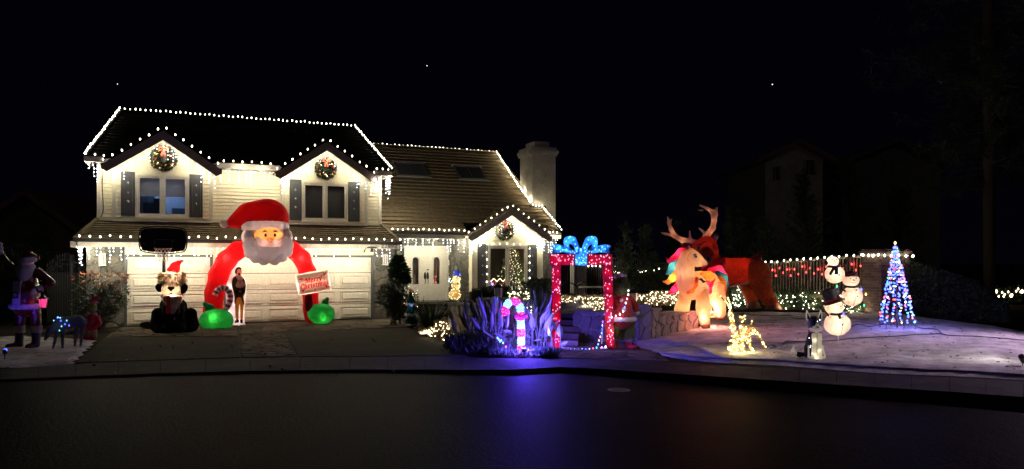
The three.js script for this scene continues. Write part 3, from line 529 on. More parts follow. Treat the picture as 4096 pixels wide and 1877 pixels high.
// ---- right wing: entry, gable, roof, chimney
{
  const w = sub('wall'), zd = -2.6;
  part('entry_wall', wallWith(6.6, 9.78, 0.42, 3.1, zd - 0.2, zd, [[7.86, 9.62, 0.45, 2.52]]), M.mortar, w);
  part('return_wall', [span(9.78, 10.2, 0.4, 3.05, zd - 0.2, -1.72), span(13.14, 13.62, 0, 3.05, -1.9, -1.72)], M.mortar, w);
  stoneFace(w, 0.98, 2.66, 0.4, (g) => g.translate(6.86, 0.44, zd)); stoneFace(w, 1.9, 0.5, 0.4, (g) => g.translate(7.86, 2.58, zd));
  stoneFace(w, 0.14, 2.6, 0.3, (g) => g.translate(9.63, 0.44, zd)); stoneFace(w, 0.86, 2.6, 0.34, (g) => g.rotateY(-Math.PI / 2).translate(9.78, 0.44, zd));
  stoneFace(w, 0.4, 2.6, 0.36, (g) => g.translate(9.79, 0.42, -1.72)); stoneFace(w, 0.48, 2.9, 0.36, (g) => g.translate(13.14, 0.1, -1.72));
  // double front door
  part('door_frame', [span(7.8, 7.87, 0.45, 2.52, zd - 0.1, zd + 0.05), span(9.61, 9.68, 0.45, 2.52, zd - 0.1, zd + 0.05), span(7.8, 9.68, 2.521, 2.6, zd - 0.1, zd + 0.06)], M.white, house);
  for (const [a, b, k] of [[7.88, 8.738, 1], [8.744, 9.602, -1]]) {
    const d = sub('front_door'), xm = (a + b) / 2, z = zd - 0.02, gl = [], hole = [], top = [];
    for (let i = 0; i <= 12; i++) { const t = Math.PI * i / 12; hole.push([xm + Math.cos(t) * 0.125, 2.0 + Math.sin(t) * 0.16]); top.push(V(xm + Math.cos(t) * 0.17, 2.0 + Math.sin(t) * 0.21, z + 0.006)); }
    hole.push([xm - 0.125, 1.1], [xm + 0.125, 1.1]);
    part('leaf', slab([[a, 0.46], [b, 0.46], [b, 2.515], [a, 2.515]], 0.05, 0, [hole]).translate(0, 0, z - 0.05), M.white, d);
    const fr = (x0, x1, y0, y1) => [span(x0, x1, y0, y0 + 0.022, z, z + 0.014), span(x0, x1, y1 - 0.022, y1, z, z + 0.014), span(x0, x0 + 0.022, y0 + 0.022, y1 - 0.022, z, z + 0.013), span(x1 - 0.022, x1, y0 + 0.022, y1 - 0.022, z, z + 0.013)];
    const raised = (x0, x1, y0, y1) => [...fr(x0, x1, y0, y1), slab([[x0 + 0.04, y0 + 0.04], [x1 - 0.04, y0 + 0.04], [x1 - 0.04, y1 - 0.04], [x0 + 0.04, y1 - 0.04]], 0.012, 0.004).translate(0, 0, z - 0.002)];
    part('moulding', [tube([V(xm + 0.17, 1.08, z + 0.006), V(xm + 0.17, 1.5, z + 0.006), ...top, V(xm - 0.17, 1.5, z + 0.006), V(xm - 0.17, 1.08, z + 0.006)], 0.015, 60, 5), span(xm - 0.18, xm + 0.18, 1.05, 1.08, z, z + 0.02), ...raised(a + 0.08, a + 0.21, 1.0, 2.0), ...raised(b - 0.21, b - 0.08, 1.0, 2.0), ...raised(a + 0.08, a + 0.21, 0.6, 0.9), ...raised(b - 0.21, b - 0.08, 0.6, 0.9), ...raised(xm - 0.16, xm + 0.16, 0.62, 1.0)], M.white, d);
    for (const s of [-1, 1]) { // the corner pieces beside the arch
      const pts = []; for (let i = 0; i <= 6; i++) { const t = Math.PI / 2 * i / 6; pts.push(V(xm + s * (0.06 + 0.19 * Math.sin(t)), 2.06 + 0.22 * Math.cos(t), z + 0.006)); }
      part('moulding', [tube(pts, 0.011, 20, 5), tube([V(xm + s * 0.06, 2.28, z + 0.006), V(xm + s * 0.06, 2.43, z + 0.006)], 0.011, 2, 5), tube([V(xm + s * 0.06, 2.43, z + 0.006), V(xm + s * 0.35, 2.43, z + 0.006)], 0.011, 2, 5), tube([V(xm + s * 0.35, 2.43, z + 0.006), V(xm + s * 0.35, 2.06, z + 0.006)], 0.011, 2, 5), tube([V(xm + s * 0.35, 2.06, z + 0.006), V(xm + s * 0.25, 2.06, z + 0.006)], 0.011, 2, 5)], M.white, d);
    }
    part('glass', slab(hole, 0.01).translate(0, 0, z - 0.03), M.glass, d);
    const came = []; for (let i = -2; i <= 2; i++) came.push(rod(V(xm + i * 0.042, 1.75, z - 0.012), V(xm + i * 0.042, 2.04, z - 0.012), 0.005, 0.005, 5));
    for (let i = 0; i < 5; i++) came.push(tube([V(xm - 0.1, 1.12 + i * 0.13, z - 0.012), V(xm + (i % 2 ? 0.05 : -0.03), 1.2 + i * 0.12, z - 0.012), V(xm + 0.1, 1.14 + i * 0.14, z - 0.012)], 0.005, 10, 4));
    came.push(new THREE.TorusGeometry(0.07, 0.005, 5, 20).translate(xm, 1.3, z - 0.012), new THREE.TorusGeometry(0.035, 0.005, 5, 4).scale(0.8, 1.5, 1).translate(xm, 2.06, z - 0.012));
    part('leaded_came', came, M.steel, d);
    const hx = k > 0 ? b - 0.055 : a + 0.055;
    part('handle', [slab(smooth([[hx - 0.035, 1.3], [hx + 0.035, 1.3], [hx + 0.035, 1.52], [hx, 1.57], [hx - 0.035, 1.52]], 3), 0.015).translate(0, 0, z), tube([V(hx, 1.34, z + 0.01), V(hx, 1.3, z + 0.07), V(hx, 1.18, z + 0.075), V(hx, 1.13, z + 0.03), V(hx + 0.0, 1.13, z + 0.005)], 0.012, 20, 6)], M.black, d);
    if (k < 0) part('deadbolt', new THREE.CylinderGeometry(0.032, 0.032, 0.03, 14).rotateX(Math.PI / 2).translate(hx, 1.66, z + 0.012), M.black, d);
  }
  part('porch', [span(6.95, 9.9, 0, 0.42, zd, -0.95), span(7.05, 9.85, 0, 0.28, -0.95, -0.6), span(7.15, 9.8, 0, 0.14, -0.6, -0.25)], M.concrete, house);
  part('door_mat', span(8.2, 9.3, 0.424, 0.44, -2.45, -1.9), M.black, house);
  // eave over the entry
  part('gutter', span(6.88, 9.9, 3.0, 3.1, -1.28, -1.18), M.iron, house);
  part('fascia', [span(6.88, 9.95, 2.84, 3.0, -1.34, -1.29), span(13.3, 14.02, 2.9, 3.06, -1.34, -1.29)], M.trim, house);
  part('soffit', [span(6.88, 9.95, 2.97, 3.01, -2.7, -1.345), span(13.14, 14.0, 2.97, 3.01, -2.0, -1.345)], M.fascia, house);
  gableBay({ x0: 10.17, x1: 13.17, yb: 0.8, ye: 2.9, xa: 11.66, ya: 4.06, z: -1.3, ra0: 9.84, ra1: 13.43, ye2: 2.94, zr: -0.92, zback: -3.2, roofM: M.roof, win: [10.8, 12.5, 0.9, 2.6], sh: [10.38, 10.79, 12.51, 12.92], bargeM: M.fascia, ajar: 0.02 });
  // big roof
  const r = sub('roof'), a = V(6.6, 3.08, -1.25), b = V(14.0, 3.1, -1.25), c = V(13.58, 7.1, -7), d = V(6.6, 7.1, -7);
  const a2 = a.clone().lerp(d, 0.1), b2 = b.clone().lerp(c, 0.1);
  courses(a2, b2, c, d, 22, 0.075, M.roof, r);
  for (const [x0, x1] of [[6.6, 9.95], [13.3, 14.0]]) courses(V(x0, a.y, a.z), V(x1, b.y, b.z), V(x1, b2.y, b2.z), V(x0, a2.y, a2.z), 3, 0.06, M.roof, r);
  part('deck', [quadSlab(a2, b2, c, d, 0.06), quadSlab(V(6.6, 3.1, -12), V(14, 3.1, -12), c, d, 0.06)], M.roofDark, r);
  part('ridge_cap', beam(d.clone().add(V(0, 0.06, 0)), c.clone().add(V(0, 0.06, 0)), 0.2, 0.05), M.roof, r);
  part('gable_end', slab([[-1.3, 3.1], [-7, 7.0], [-12, 3.1]].map(([z, y]) => [-z, y]), 0.1).rotateY(Math.PI / 2).translate(13.5, 0, 0), M.stucco, r);
  part('end_wall', [span(13.62, 13.7, 0, 3.1, -8, -1.9)], M.stucco, house);
  // skylights lie on the slope
  const slope = Math.atan2(4.0, 5.75), onRoof = (px, py) => { const k = ray(px, py), n = V(0, 5.75, 4.0).normalize(), t = V(6.6, 3.13, -1.25).sub(EYE).dot(n) / k.dot(n); return k.multiplyScalar(t).add(EYE); };
  for (const q of [[[1577, 662], [1688, 660], [1711, 710], [1599, 713]], [[1815, 673], [1917, 677], [1946, 726], [1843, 724]]]) {
    const P = q.map(([x, y]) => onRoof(x, y)), s = sub('skylight'), cx = P.reduce((m, p) => m.add(p), V(0, 0, 0)).multiplyScalar(0.25), wd = (P[0].distanceTo(P[1]) + P[2].distanceTo(P[3])) / 2, ht = 1.15;
    s.position.copy(cx); s.rotation.x = slope - Math.PI / 2;
    const m = (n, g, mm) => part(n, g, mm, s);
    m('frame', [span(-wd / 2, wd / 2, ht / 2 - 0.06, ht / 2, 0, 0.14), span(-wd / 2, wd / 2, -ht / 2, -ht / 2 + 0.06, 0, 0.14), span(-wd / 2, -wd / 2 + 0.05, -ht / 2 + 0.06, ht / 2 - 0.06, 0, 0.139), span(wd / 2 - 0.05, wd / 2, -ht / 2 + 0.06, ht / 2 - 0.06, 0, 0.139), span(-0.02, 0.02, -ht / 2 + 0.06, ht / 2 - 0.06, 0.02, 0.138)], M.shutter);
    for (const e of [-1, 1]) m('pane', span(e > 0 ? 0.02 : -wd / 2 + 0.05, e > 0 ? wd / 2 - 0.05 : -0.02, -ht / 2 + 0.06, ht / 2 - 0.06, 0.09, 0.1), M.shutter);
    m('flashing', [span(-wd / 2 - 0.1, wd / 2 + 0.1, ht / 2 + 0.01, ht / 2 + 0.07, 0.06, 0.16), span(-wd / 2 - 0.1, wd / 2 + 0.12, -ht / 2 - 0.06, -ht / 2 - 0.005, 0.06, 0.1)], M.stucco);
  }
  const ch = sub('chimney');
  part('shaft', span(13.5, 14.6, 0, 6.62, -4.15, -2.9), M.stucco, ch);
  part('cap', [span(13.44, 14.66, 6.5, 6.6, -4.21, -2.84), span(13.4, 14.7, 6.6, 6.74, -4.25, -2.8), span(13.46, 14.64, 6.741, 6.86, -4.19, -2.86), span(13.7, 14.4, 6.86, 7.12, -4.0, -3.1)], M.stucco, ch);
  part('flashing', [span(13.38, 14.1, 4.12, 4.34, -2.9, -2.82)], M.iron, ch);
}
{ // number, lamps, fittings on the front
  const font = await new FontLoader().loadAsync('fonts/droid/droid_serif_bold.typeface.json');
  [...'22092'].forEach((s, i) => part('house_number', new TextGeometry(s, { font, size: 0.125, depth: 0.015, curveSegments: 5 }).translate(6.15 + i * 0.115, 2.445, 0.548), M.black, house));
  const wl = sub('wall_lamp');
  part('bracket', [tube([V(5.62, 2.3, 0.3), V(5.66, 2.44, 0.52), V(5.85, 2.46, 0.56), V(6.02, 2.44, 0.52), V(6.06, 2.3, 0.3)], 0.022, 24, 6), box(0.09, 0.12, 0.09, 5.84, 2.37, 0.52)], M.iron, wl);
  for (const [x, z] of [[-2.2, 0.05], [6.4, 0.05]]) { const l = sub('wall_lamp'); part('lamp_box', [span(x - 0.09, x + 0.09, 2.2, 2.23, z - 0.03, z + 0.12), span(x - 0.09, x + 0.09, 1.86, 1.89, z - 0.03, z + 0.12), ...[-1, 1].flatMap((s) => [span(x + s * 0.08 - 0.01, x + s * 0.08 + 0.01, 1.89, 2.2, z + 0.1, z + 0.12)]), span(x - 0.01, x + 0.01, 1.89, 2.2, z + 0.105, z + 0.119)], M.trim, l); part('lamp_pane', span(x - 0.075, x + 0.075, 1.89, 2.2, z, z + 0.1), M.blind, l); }
  part('downpipe', [tube([V(-2.28, 5.0, -0.74), V(-2.27, 4.2, -0.74), V(-2.26, 3.5, -0.74), V(-2.33, 3.34, -0.7)], 0.012, 20, 5)], M.iron, house);
}
{ // rooms behind the windows: a lamp glows in the left bedroom
  const r = sub('room');
  part('bedroom_furniture', [span(-1.2, -0.65, 3.2, 3.95, -2.6, -2.1), span(-0.9, -0.55, 3.9, 4.1, -2.5, -2.2), span(-0.35, 0.1, 3.62, 3.85, -3.15, -3.1), span(-1.15, -0.9, 3.95, 4.3, -3.0, -2.9)], M.black, r);
  part('desk_lamp', [ball(-0.2, 4.62, -3.0, 0.06), rod(V(-0.2, 4.68, -3.0), V(-0.2, 5.0, -3.0), 0.01)], glow([0.35, 0.55, 1], 0.5), r);
  lamp(r, V(-0.5, 4.5, -2.4), [0.22, 0.42, 1], 5.5, 5);
  const pn = part('night_lamp', ball(0.0, 4.5, -0.75, 0.07, 0.05, 0.03), glow([1, 0.02, 0.3], 0.5), r);
}

// ---------------------------------------------------------------- light strings on the house
const up = (p, k = 0.07) => p.clone().add(V(0, k, 0));
const GS = 'white bulb strings along the roof edges';
{
  const a = V(-2.7, 5.14, -0.2), b = V(6.76, 5.14, -0.2), c = V(6.34, 7.36, -4.5), d = V(-2.06, 7.36, -4.5);
  lightString('white bulb string along the ridge of the tall black roof', [up(d), up(c)], { step: 0.165, group: GS });
  lightString('dense white bulb string up the left edge of the tall black roof', [up(a), up(d)], { step: 0.125, group: GS });
  lightString('dense white bulb string down the right edge of the tall black roof', [up(c), up(b)], { step: 0.14, group: GS });
  const gs = (label, L, A, Rr, k = 0.3) => lightString(label, [up(L, 0.09), up(A, 0.1), up(Rr, 0.09)], { step: k, group: GS });
  gs('white bulb string over the upper left gable', V(-2.2, 4.94, -0.15), V(-0.56, 6.06, -0.15), V(1.1, 4.94, -0.15));
  gs('white bulb string over the upper right gable', V(2.84, 4.94, -0.15), V(4.45, 6.04, -0.15), V(6.14, 4.94, -0.15));
  gs('white bulb string over the gable of the front window bay', V(9.9, 2.98, -0.96), V(11.66, 4.06, -0.96), V(13.38, 2.98, -0.96), 0.27);
  lightString('white bulb string on the upper gutter between the two gables', [V(1.2, 5.2, -0.24), V(2.8, 5.2, -0.24)], { step: 0.29, group: GS });
  lightString('short white bulb string on the upper gutter end left of the gables', [V(-2.68, 5.2, -0.26), V(-2.2, 5.2, -0.24)], { step: 0.24, group: GS });
  lightString('short white bulb string on the upper gutter end right of the gables', [V(6.2, 5.2, -0.24), V(6.72, 5.2, -0.24)], { step: 0.2, group: GS });
  lightString('white bulb string along the garage gutter', [V(-2.75, 2.7, 0.6), V(6.82, 2.7, 0.6)], { step: 0.265, group: GS, cd: 0.02, every: 3, out: V(0, 0.1, 0.12) });
  lightString('white bulb string along the ridge of the brown roof', [V(6.95, 7.16, -7), V(13.58, 7.16, -7)], { step: 0.19, group: GS, cd: 0.01 });
  lightString('white bulb string down the brown roof edge and round the chimney foot', [V(13.58, 7.16, -7), V(13.42, 5.4, -4.3), V(13.42, 4.42, -2.85), V(13.5, 4.3, -2.74), V(13.88, 4.3, -2.74), V(14.02, 3.22, -1.22)], { step: 0.15, group: GS, cd: 0.16, every: 5 });
  lightString('white bulb string along the gutter above the front door', [V(7.0, 3.14, -1.2), V(9.86, 3.14, -1.2)], { step: 0.2, group: GS, cd: 0.05 });
  lightString('short white bulb string on the eave right of the front window bay', [V(13.4, 3.14, -1.2), V(14.0, 3.14, -1.2)], { step: 0.2, group: GS });
  lightString('white bulb string framing the front bay window', [V(10.74, 0.88, -1.22), V(10.74, 2.64, -1.22), V(12.58, 2.64, -1.22), V(12.58, 0.88, -1.22), V(10.74, 0.86, -1.22)], { step: 0.29, group: GS, geo: bulbGeo(0.022), wire: M.whiteWire });
}
{
  const K = 0.5;
  icicles('icicle lights at the far left corner of the upper storey', [V(-2.6, 4.98, -0.4), V(-2.05, 4.96, -0.4)], { cd: K * 0.5, step: 0.08, long: 6, every: 4, out: V(-0.06, -0.14, 0.02) });
  icicles('icicle lights under the barge boards of the upper left gable', [V(-2.0, 4.76, -0.34), V(-0.56, 5.76, -0.34), V(0.9, 4.76, -0.34)], { cd: K * 0.34, step: 0.125, long: 5, every: 4, out: V(0, -0.18, 0.22) });
  icicles('icicle lights under the upper gutter between the two gables', [V(0.95, 4.98, -0.46), V(3.0, 4.98, -0.46)], { cd: K * 0.8, step: 0.135, long: 6, every: 4 });
  icicles('icicle lights under the barge boards of the upper right gable', [V(3.0, 4.76, -0.34), V(4.45, 5.74, -0.34), V(5.9, 4.76, -0.34)], { cd: K * 0.34, step: 0.125, long: 5, every: 4, out: V(0, -0.18, 0.22) });
  icicles('bunched icicle lights at the right corner of the upper storey', [V(6.0, 4.94, -0.4), V(6.4, 4.94, -0.4)], { cd: K * 0.8, step: 0.07, long: 7, every: 4 });
  icicles('bunched icicle lights hanging round the upper right corner', [V(6.68, 4.97, -0.4), V(6.72, 4.97, -1.1)], { cd: 1.0, step: 0.05, long: 7, every: 4, out: V(0.15, -0.1, 0.1) });
  icicles('icicle lights along the whole garage eave', [V(-2.55, 2.44, 0.4), V(6.7, 2.44, 0.4)], { cd: K * 1.05, step: 0.155, long: 5, every: 4, out: V(0, -0.36, 0.45) });
  icicles('bunched icicle lights at the left end of the garage eave', [V(-2.78, 2.44, 0.36), V(-2.78, 2.44, -0.3)], { cd: 0.2, step: 0.045, long: 6, every: 5, out: V(0.1, -0.1, 0.1) });
  icicles('icicle lights under the eave over the front door', [V(7.0, 2.96, -1.4), V(9.9, 2.96, -1.4)], { cd: K * 1.1, step: 0.12, long: 6, every: 4, out: V(0, -0.16, 0.05) });
  icicles('icicle lights under the barge boards of the front window bay', [V(10.15, 2.78, -1.14), V(11.66, 3.76, -1.14), V(13.2, 2.78, -1.14)], { cd: K * 0.38, step: 0.12, long: 5, every: 4, out: V(0, -0.16, 0.11) });
  icicles('bunched icicle lights on the eave right of the front window bay', [V(13.25, 2.94, -1.4), V(13.9, 2.9, -1.4)], { cd: 0.25, step: 0.07, long: 6, every: 4 });
}
// wreaths
function wreath(label, x, y, z, r, full = 1) {
  const t = thing('wreath', label, 'wreath', [x, y, z], 0, 'wreaths on the gables');
  const f = leaves(2300, () => { const a = R(6.2832), b = R(6.2832), k = r * 0.3 * full * Math.sqrt(R(0.2, 1)), rr = r * 0.72 + k * Math.cos(b); return [V(rr * Math.cos(a), rr * Math.sin(a), k * 0.7 * Math.sin(b) + 0.06), V(Math.cos(a) * Math.cos(b) + R(-0.6, 0.6), Math.sin(a) * Math.cos(b) + R(-0.6, 0.6), Math.sin(b) + R(-0.3, 0.6))]; }, r * 0.24, r * 0.06, 0.5);
  kind(part('foliage', f, M.leafDark, t), 'stuff');
  part('hoop', new THREE.TorusGeometry(r * 0.72, 0.03, 6, 30).translate(0, 0, 0.05), M.bark, t);
  for (let i = 0; i < 13; i++) { const a = i / 13 * 6.2832 + R(0.3), k = r * R(0.6, 0.88); part('bauble', ball(k * Math.cos(a), k * Math.sin(a), 0.16, r * R(0.08, 0.11)), i % 3 ? M.gold : M.red, t); }
  const bow = [];
  for (const s of [-1, 1]) { bow.push(tube([V(0, r * 0.78, 0.18), V(s * r * 0.28, r * 1.0, 0.22), V(s * r * 0.36, r * 0.74, 0.22), V(0, r * 0.74, 0.2)], r * 0.07, 20, 6)); bow.push(slab(smooth([[0, r * 0.75], [s * r * 0.16, r * 0.5], [s * r * 0.2, r * 0.15], [s * r * 0.06, r * 0.2], [s * r * 0.02, r * 0.5]], 3), 0.02).translate(0, 0, 0.2)); }
  bow.push(ball(0, r * 0.76, 0.22, r * 0.1));
  part('bow', bow, mat([0.6, 0.12, 0.08], { rough: 0.6 }), t);
  const k = []; for (let i = 0; i < 9; i++) { const a = R(6.2832), q = r * R(0.5, 0.95); k.push(orb(V(q * Math.cos(a), q * Math.sin(a), 0.2), 0.012)); }
  part('fairy_bulbs', k, B.net, t);
  return t;
}
wreath('green wreath with red bow over the upper left window', -0.56, 5.22, -0.49, 0.355);
wreath('green wreath with orange red bow over the upper right window', 4.47, 5.16, -0.49, 0.335);
wreath('full green wreath with red bow over the front bay window', 11.5, 3.22, -1.29, 0.33, 1.5);
// inside the bay window
{
  const t = thing('christmas_tree', 'lit Christmas tree standing indoors behind the bay window', 'Christmas tree', [12.3, 0.85, -2.35]);
  const cone = () => { const h = Math.pow(R(), 1.5), a = R(6.2832), r = 0.66 * (1 - h) + 0.03; return [V(r * Math.cos(a) * R(0.5, 1), h * 2.05 + 0.1, r * Math.sin(a) * R(0.5, 1)), V(Math.cos(a), R(-0.5, 0.1), Math.sin(a))]; };
  kind(part('foliage', leaves(2600, cone, 0.14, 0.03), M.leaf, t), 'stuff');
  const g = []; for (let i = 0; i < 330; i++) { const [p] = cone(); p.x *= 1.15; p.z *= 1.15; g.push(orb(p, 0.009)); }
  kind(part('tree_bulbs', g, B.net, t), 'stuff');
  part('trunk', rod(V(0, 0, 0), V(0, 1.9, 0), 0.04, 0.01), M.bark, t);
  for (const y of [0.4, 0.9, 1.4]) lamp(t, V(0, y, 0.75 - y * 0.3), [1, 0.8, 0.5], 0.7);
  const s = thing('window_garland', 'small white bulb garland with red berries inside the bay window', 'garland', [11.4, 1.25, -1.75]);
  const P = [], Q = []; for (let i = 0; i < 26; i++) P.push(orb(V(-0.48 + i * 0.038, 0.05 * Math.sin(i * 0.9), 0), 0.015));
  for (let i = 0; i < 40; i++) Q.push(orb(V(R(-0.5, 0.5), R(-0.28, -0.05), R(-0.05, 0.05)), 0.009));
  part('garland_bulbs', P, B.net, s); part('berry_bulbs', Q, B.red, s);
  part('cable', tube([V(-0.5, 0, 0), V(0, 0.02, 0), V(0.5, 0, 0)], 0.006, 12, 4), M.wire, s);
  const f = thing('red_flowers', 'red glowing flowers seen through the right front door glass', 'flowers', [9.1, 1.2, -2.95]);
  part('petals', [...Array(14)].map(() => ball(R(-0.08, 0.14), R(-0.1, 0.2), R(-0.05, 0.05), 0.03, 0.03, 0.02, 6, 5)), mat([0.6, 0.03, 0.04]), f);
  part('fairy_bulbs', [...Array(24)].map(() => orb(V(R(-0.12, 0.16), R(-0.14, 0.22), R(0.02, 0.08)), 0.009)), glow([1, 0.25, 0.2], 5), f);
  part('stem', rod(V(0, -0.75, 0), V(0, 0.05, 0), 0.012), M.leafDry, f);
}

// ---------------------------------------------------------------- figures on the driveway
const skin = {
  red: cloth([0.62, 0.008, 0.012], 0.5), green: cloth([0.02, 0.32, 0.09], 0.5), cream: cloth([0.85, 0.72, 0.5], 0.55), tan: cloth([0.8, 0.42, 0.16], 0.5), white: cloth([0.8, 0.76, 0.74], 0.35), grey: cloth([0.5, 0.44, 0.45], 0.4),
  black: mat([0.007, 0.0065, 0.007], { rough: 0.95, specularIntensity: 0.15, bump: T.bump, bumpScale: 0.02, bm: 0.5 }), brown: mat([0.12, 0.04, 0.02], { rough: 0.9 }), darkRed: cloth([0.35, 0.02, 0.03], 0.3),
};
const fb = (q, s, list) => list.map(([x, y, z, r, X, Y, Z, R2]) => { const a = q(x, y, z), b = X === undefined ? a : q(X, Y, Z); return [a.x, a.y, a.z, r * s, b.x, b.y, b.z, (R2 ?? r) * s]; });
const el = (q, s, x, y, z, rx, ry, rz = rx, w = 24, h = 16) => { const p = q(x, y, z); return ball(p.x, p.y, p.z, rx * s, ry * s, rz * s, w, h); };
const strands = (n, f, len, wid) => leaves(n, f, len, wid, 0.45, 0.5);
const furTan = mat([0.75, 0.55, 0.4], { rough: 0.9, vertexColors: true, side: THREE.DoubleSide, transmission: 0.5, thickness: 0 });
{ // the arch
  const { t, s, q } = framedZ('inflatable_arch', 'giant inflatable Santa arch in red holding a candy cane and a Merry Christmas sign', 'inflatable arch', 1040, 1304, 1.05);
  const P = (x, y, r, z = 0) => [q(x, y, z), r];
  part('left_arm', blob(chain(P(1010, 985, 0.2), P(950, 1002, 0.26), P(905, 1042, 0.28), P(874, 1100, 0.28), P(858, 1170, 0.275), P(852, 1240, 0.27), P(850, 1285, 0.25)), 0.045, 0.1), skin.red, t);
  part('right_arm', blob(chain(P(1120, 985, 0.2), P(1170, 1000, 0.25), P(1208, 1035, 0.26), P(1230, 1090, 0.255), P(1240, 1160, 0.25), P(1244, 1235, 0.24), P(1245, 1268, 0.22)), 0.045, 0.1), skin.red, t);
  const head = part('head', blob(fb(q, s, [[1067, 955, 15, 72], [1067, 905, 5, 70], [1012, 950, 10, 45], [1122, 950, 10, 45]]), 0.05, 0.15), skin.white, t);
  const lob = [[1066, 995, 58, 48], [1010, 985, 52, 40], [1124, 985, 52, 40], [988, 985, 52, 20], [1146, 980, 52, 20], [996, 1012, 60, 24], [1016, 1034, 62, 20], [1048, 1042, 64, 20], [1092, 1042, 64, 20], [1120, 1030, 62, 20], [1140, 1008, 60, 22], [992, 945, 44, 20, 1000, 920, 40, 16], [1142, 945, 44, 20, 1134, 920, 40, 16], [1070, 1026, 62, 26]];
  part('beard', blob(fb(q, s, lob), 0.036, 0.04), skin.grey, t);
  const face = part('face', [el(q, s, 1067, 945, 70, 55, 35, 56)], skin.tan, t);
  part('moustache', blob(fb(q, s, [[1067, 976, 112, 14, 1036, 974, 110, 13], [1036, 974, 110, 13, 1017, 954, 104, 5], [1067, 976, 112, 14, 1100, 974, 110, 13], [1100, 974, 110, 13, 1121, 952, 104, 5]]), 0.026, 0.04), cloth([0.6, 0.45, 0.42], 0.5), t);
  part('nose', el(q, s, 1068, 962, 130, 13, 9), cloth([0.8, 0.42, 0.2], 0.6), t);
  for (const x of [1050, 1085]) { part('eye', el(q, s, x, 945, 121, 5.5, 7, 4), M.black, t); }
  for (const [x, d] of [[1047, 1], [1088, -1]]) part('eyebrow', blob(fb(q, s, [[x - 8, 933, 119, 2, x, 928.5, 121, 2.8], [x, 928.5, 121, 2.8, x + 8, 933, 119, 2]]), 0.012, 0.02), skin.brown, t);
  part('hat', blob(fb(q, s, [[1066, 880, 15, 62], [1058, 858, 15, 50], [1100, 880, 10, 46], [1020, 876, 15, 46, 985, 868, 15, 40], [985, 868, 15, 40, 945, 886, 20, 18], [945, 886, 20, 18, 918, 894, 22, 10], [1025, 864, 12, 46, 1080, 862, 12, 54]]), 0.045, 0.3), cloth([0.62, 0.008, 0.012], 0.35), t);
  const rim = []; for (let i = 0; i < 20; i++) { const a = i / 20 * 6.2832, b = (i + 1) / 20 * 6.2832; rim.push([1056 + 80 * Math.cos(a), 906, 15 + 72 * Math.sin(a), 17, 1056 + 80 * Math.cos(b), 906, 15 + 72 * Math.sin(b), 17]); }
  part('hat_trim', blob(fb(q, s, rim), 0.04, 0.04), skin.white, t);
  part('pompom', blob(fb(q, s, [[894, 897, 22, 16]]), 0.02, 0.02), skin.white, t);
  const mitten = (cx, cy, rx, ry, z, thumb) => {
    const m = part('mitten', blob(fb(q, s, [[cx - rx * 0.4, cy, z, ry * 0.95], [cx + rx * 0.4, cy, z, ry * 0.95], [cx, cy, z + 6, ry]]), 0.03, 0.15), skin.green, t);
    part('thumb', blob(fb(q, s, thumb.map(([x, y, r], i, a) => { const n = a[Math.min(i + 1, a.length - 1)]; return [x, y, z, r, n[0], n[1], z, n[2]]; })), 0.022, 0.04), skin.green, m);
    const seam = []; for (let i = 0; i <= 10; i++) { const a = -1.4 + 2.8 * i / 10; seam.push(q(cx + rx * 0.22 + 6 * Math.cos(a), cy + ry * 0.96 * Math.sin(a) , z + ry * 1.13 * Math.cos(a) * 0.98)); }
    part('seam', tube(seam, 0.008, 24, 5), mat([0.01, 0.12, 0.04]), m);
  };
  mitten(863, 1278, 60, 42, 60, [[850, 1245, 14], [835, 1228, 15], [818, 1214, 8]]); mitten(1277, 1253, 46, 38, 45, [[1285, 1222, 12], [1294, 1206, 13], [1302, 1194, 6]]);
  const cane = new THREE.CatmullRomCurve3([[857, 1180], [866, 1160], [884, 1150], [904, 1154], [916, 1172], [917, 1196], [908, 1220], [893, 1245]].map(([x, y]) => q(x, y, 55))), c0 = [], c1 = [];
  for (let i = 0; i < 18; i++) { const sub = []; for (let k = 0; k <= 3; k++) sub.push(cane.getPoint((i + k / 3) / 18)); (i % 2 ? c1 : c0).push(new THREE.TubeGeometry(new THREE.CatmullRomCurve3(sub), 4, 10.5 * s, 12)); }
  part('candy_cane', c0, skin.white, t); part('candy_cane_stripe', c1, mat([0.35, 0.02, 0.03], { rough: 0.8 }), t);
  // the sign: a padded panel with a print
  const C = [q(1176, 1097, 58), q(1306, 1075, 58), q(1310, 1158, 58), q(1181, 1183, 58)], sg = new THREE.Group(); sg.name = 'sign'; t.add(sg);
  const mid = C.reduce((m, p) => m.add(p), V(0, 0, 0)).multiplyScalar(0.25), w = C[0].distanceTo(C[1]), h = C[0].distanceTo(C[3]); sg.position.copy(mid); sg.rotation.z = Math.atan2(C[1].y - C[0].y, C[1].x - C[0].x);
  part('panel', blob([...Array(5)].flatMap((_, i) => { const y = (i / 4 - 0.5) * (h - 0.16); return [[-w / 2 + 0.07, y, 0, 0.075, w / 2 - 0.07, y, 0, 0.075]]; }), 0.024, 0.05), cloth([0.85, 0.72, 0.62], 0.5), sg);
  const cv = document.createElement('canvas'); cv.width = 768; cv.height = Math.round(768 * (h - 0.1) / (w - 0.1)); const x = cv.getContext('2d'), H = cv.height;
  x.fillStyle = 'rgb(243,225,213)'; x.fillRect(0, 0, 768, H); x.fillStyle = x.strokeStyle = 'rgb(190,14,30)'; x.textAlign = 'center';
  const script = (text, size, cy, cx = 384) => { x.save(); x.translate(cx, cy); x.transform(0.82, 0, -0.2, 1, 0, 0); x.font = 'bold ' + size + 'px serif'; x.fillText(text, 0, 0); x.lineWidth = 5; x.strokeText(text, 0, 0); x.restore(); };
  script('Merry', 168, H * 0.46); script('Christmas', 172, H * 0.76);
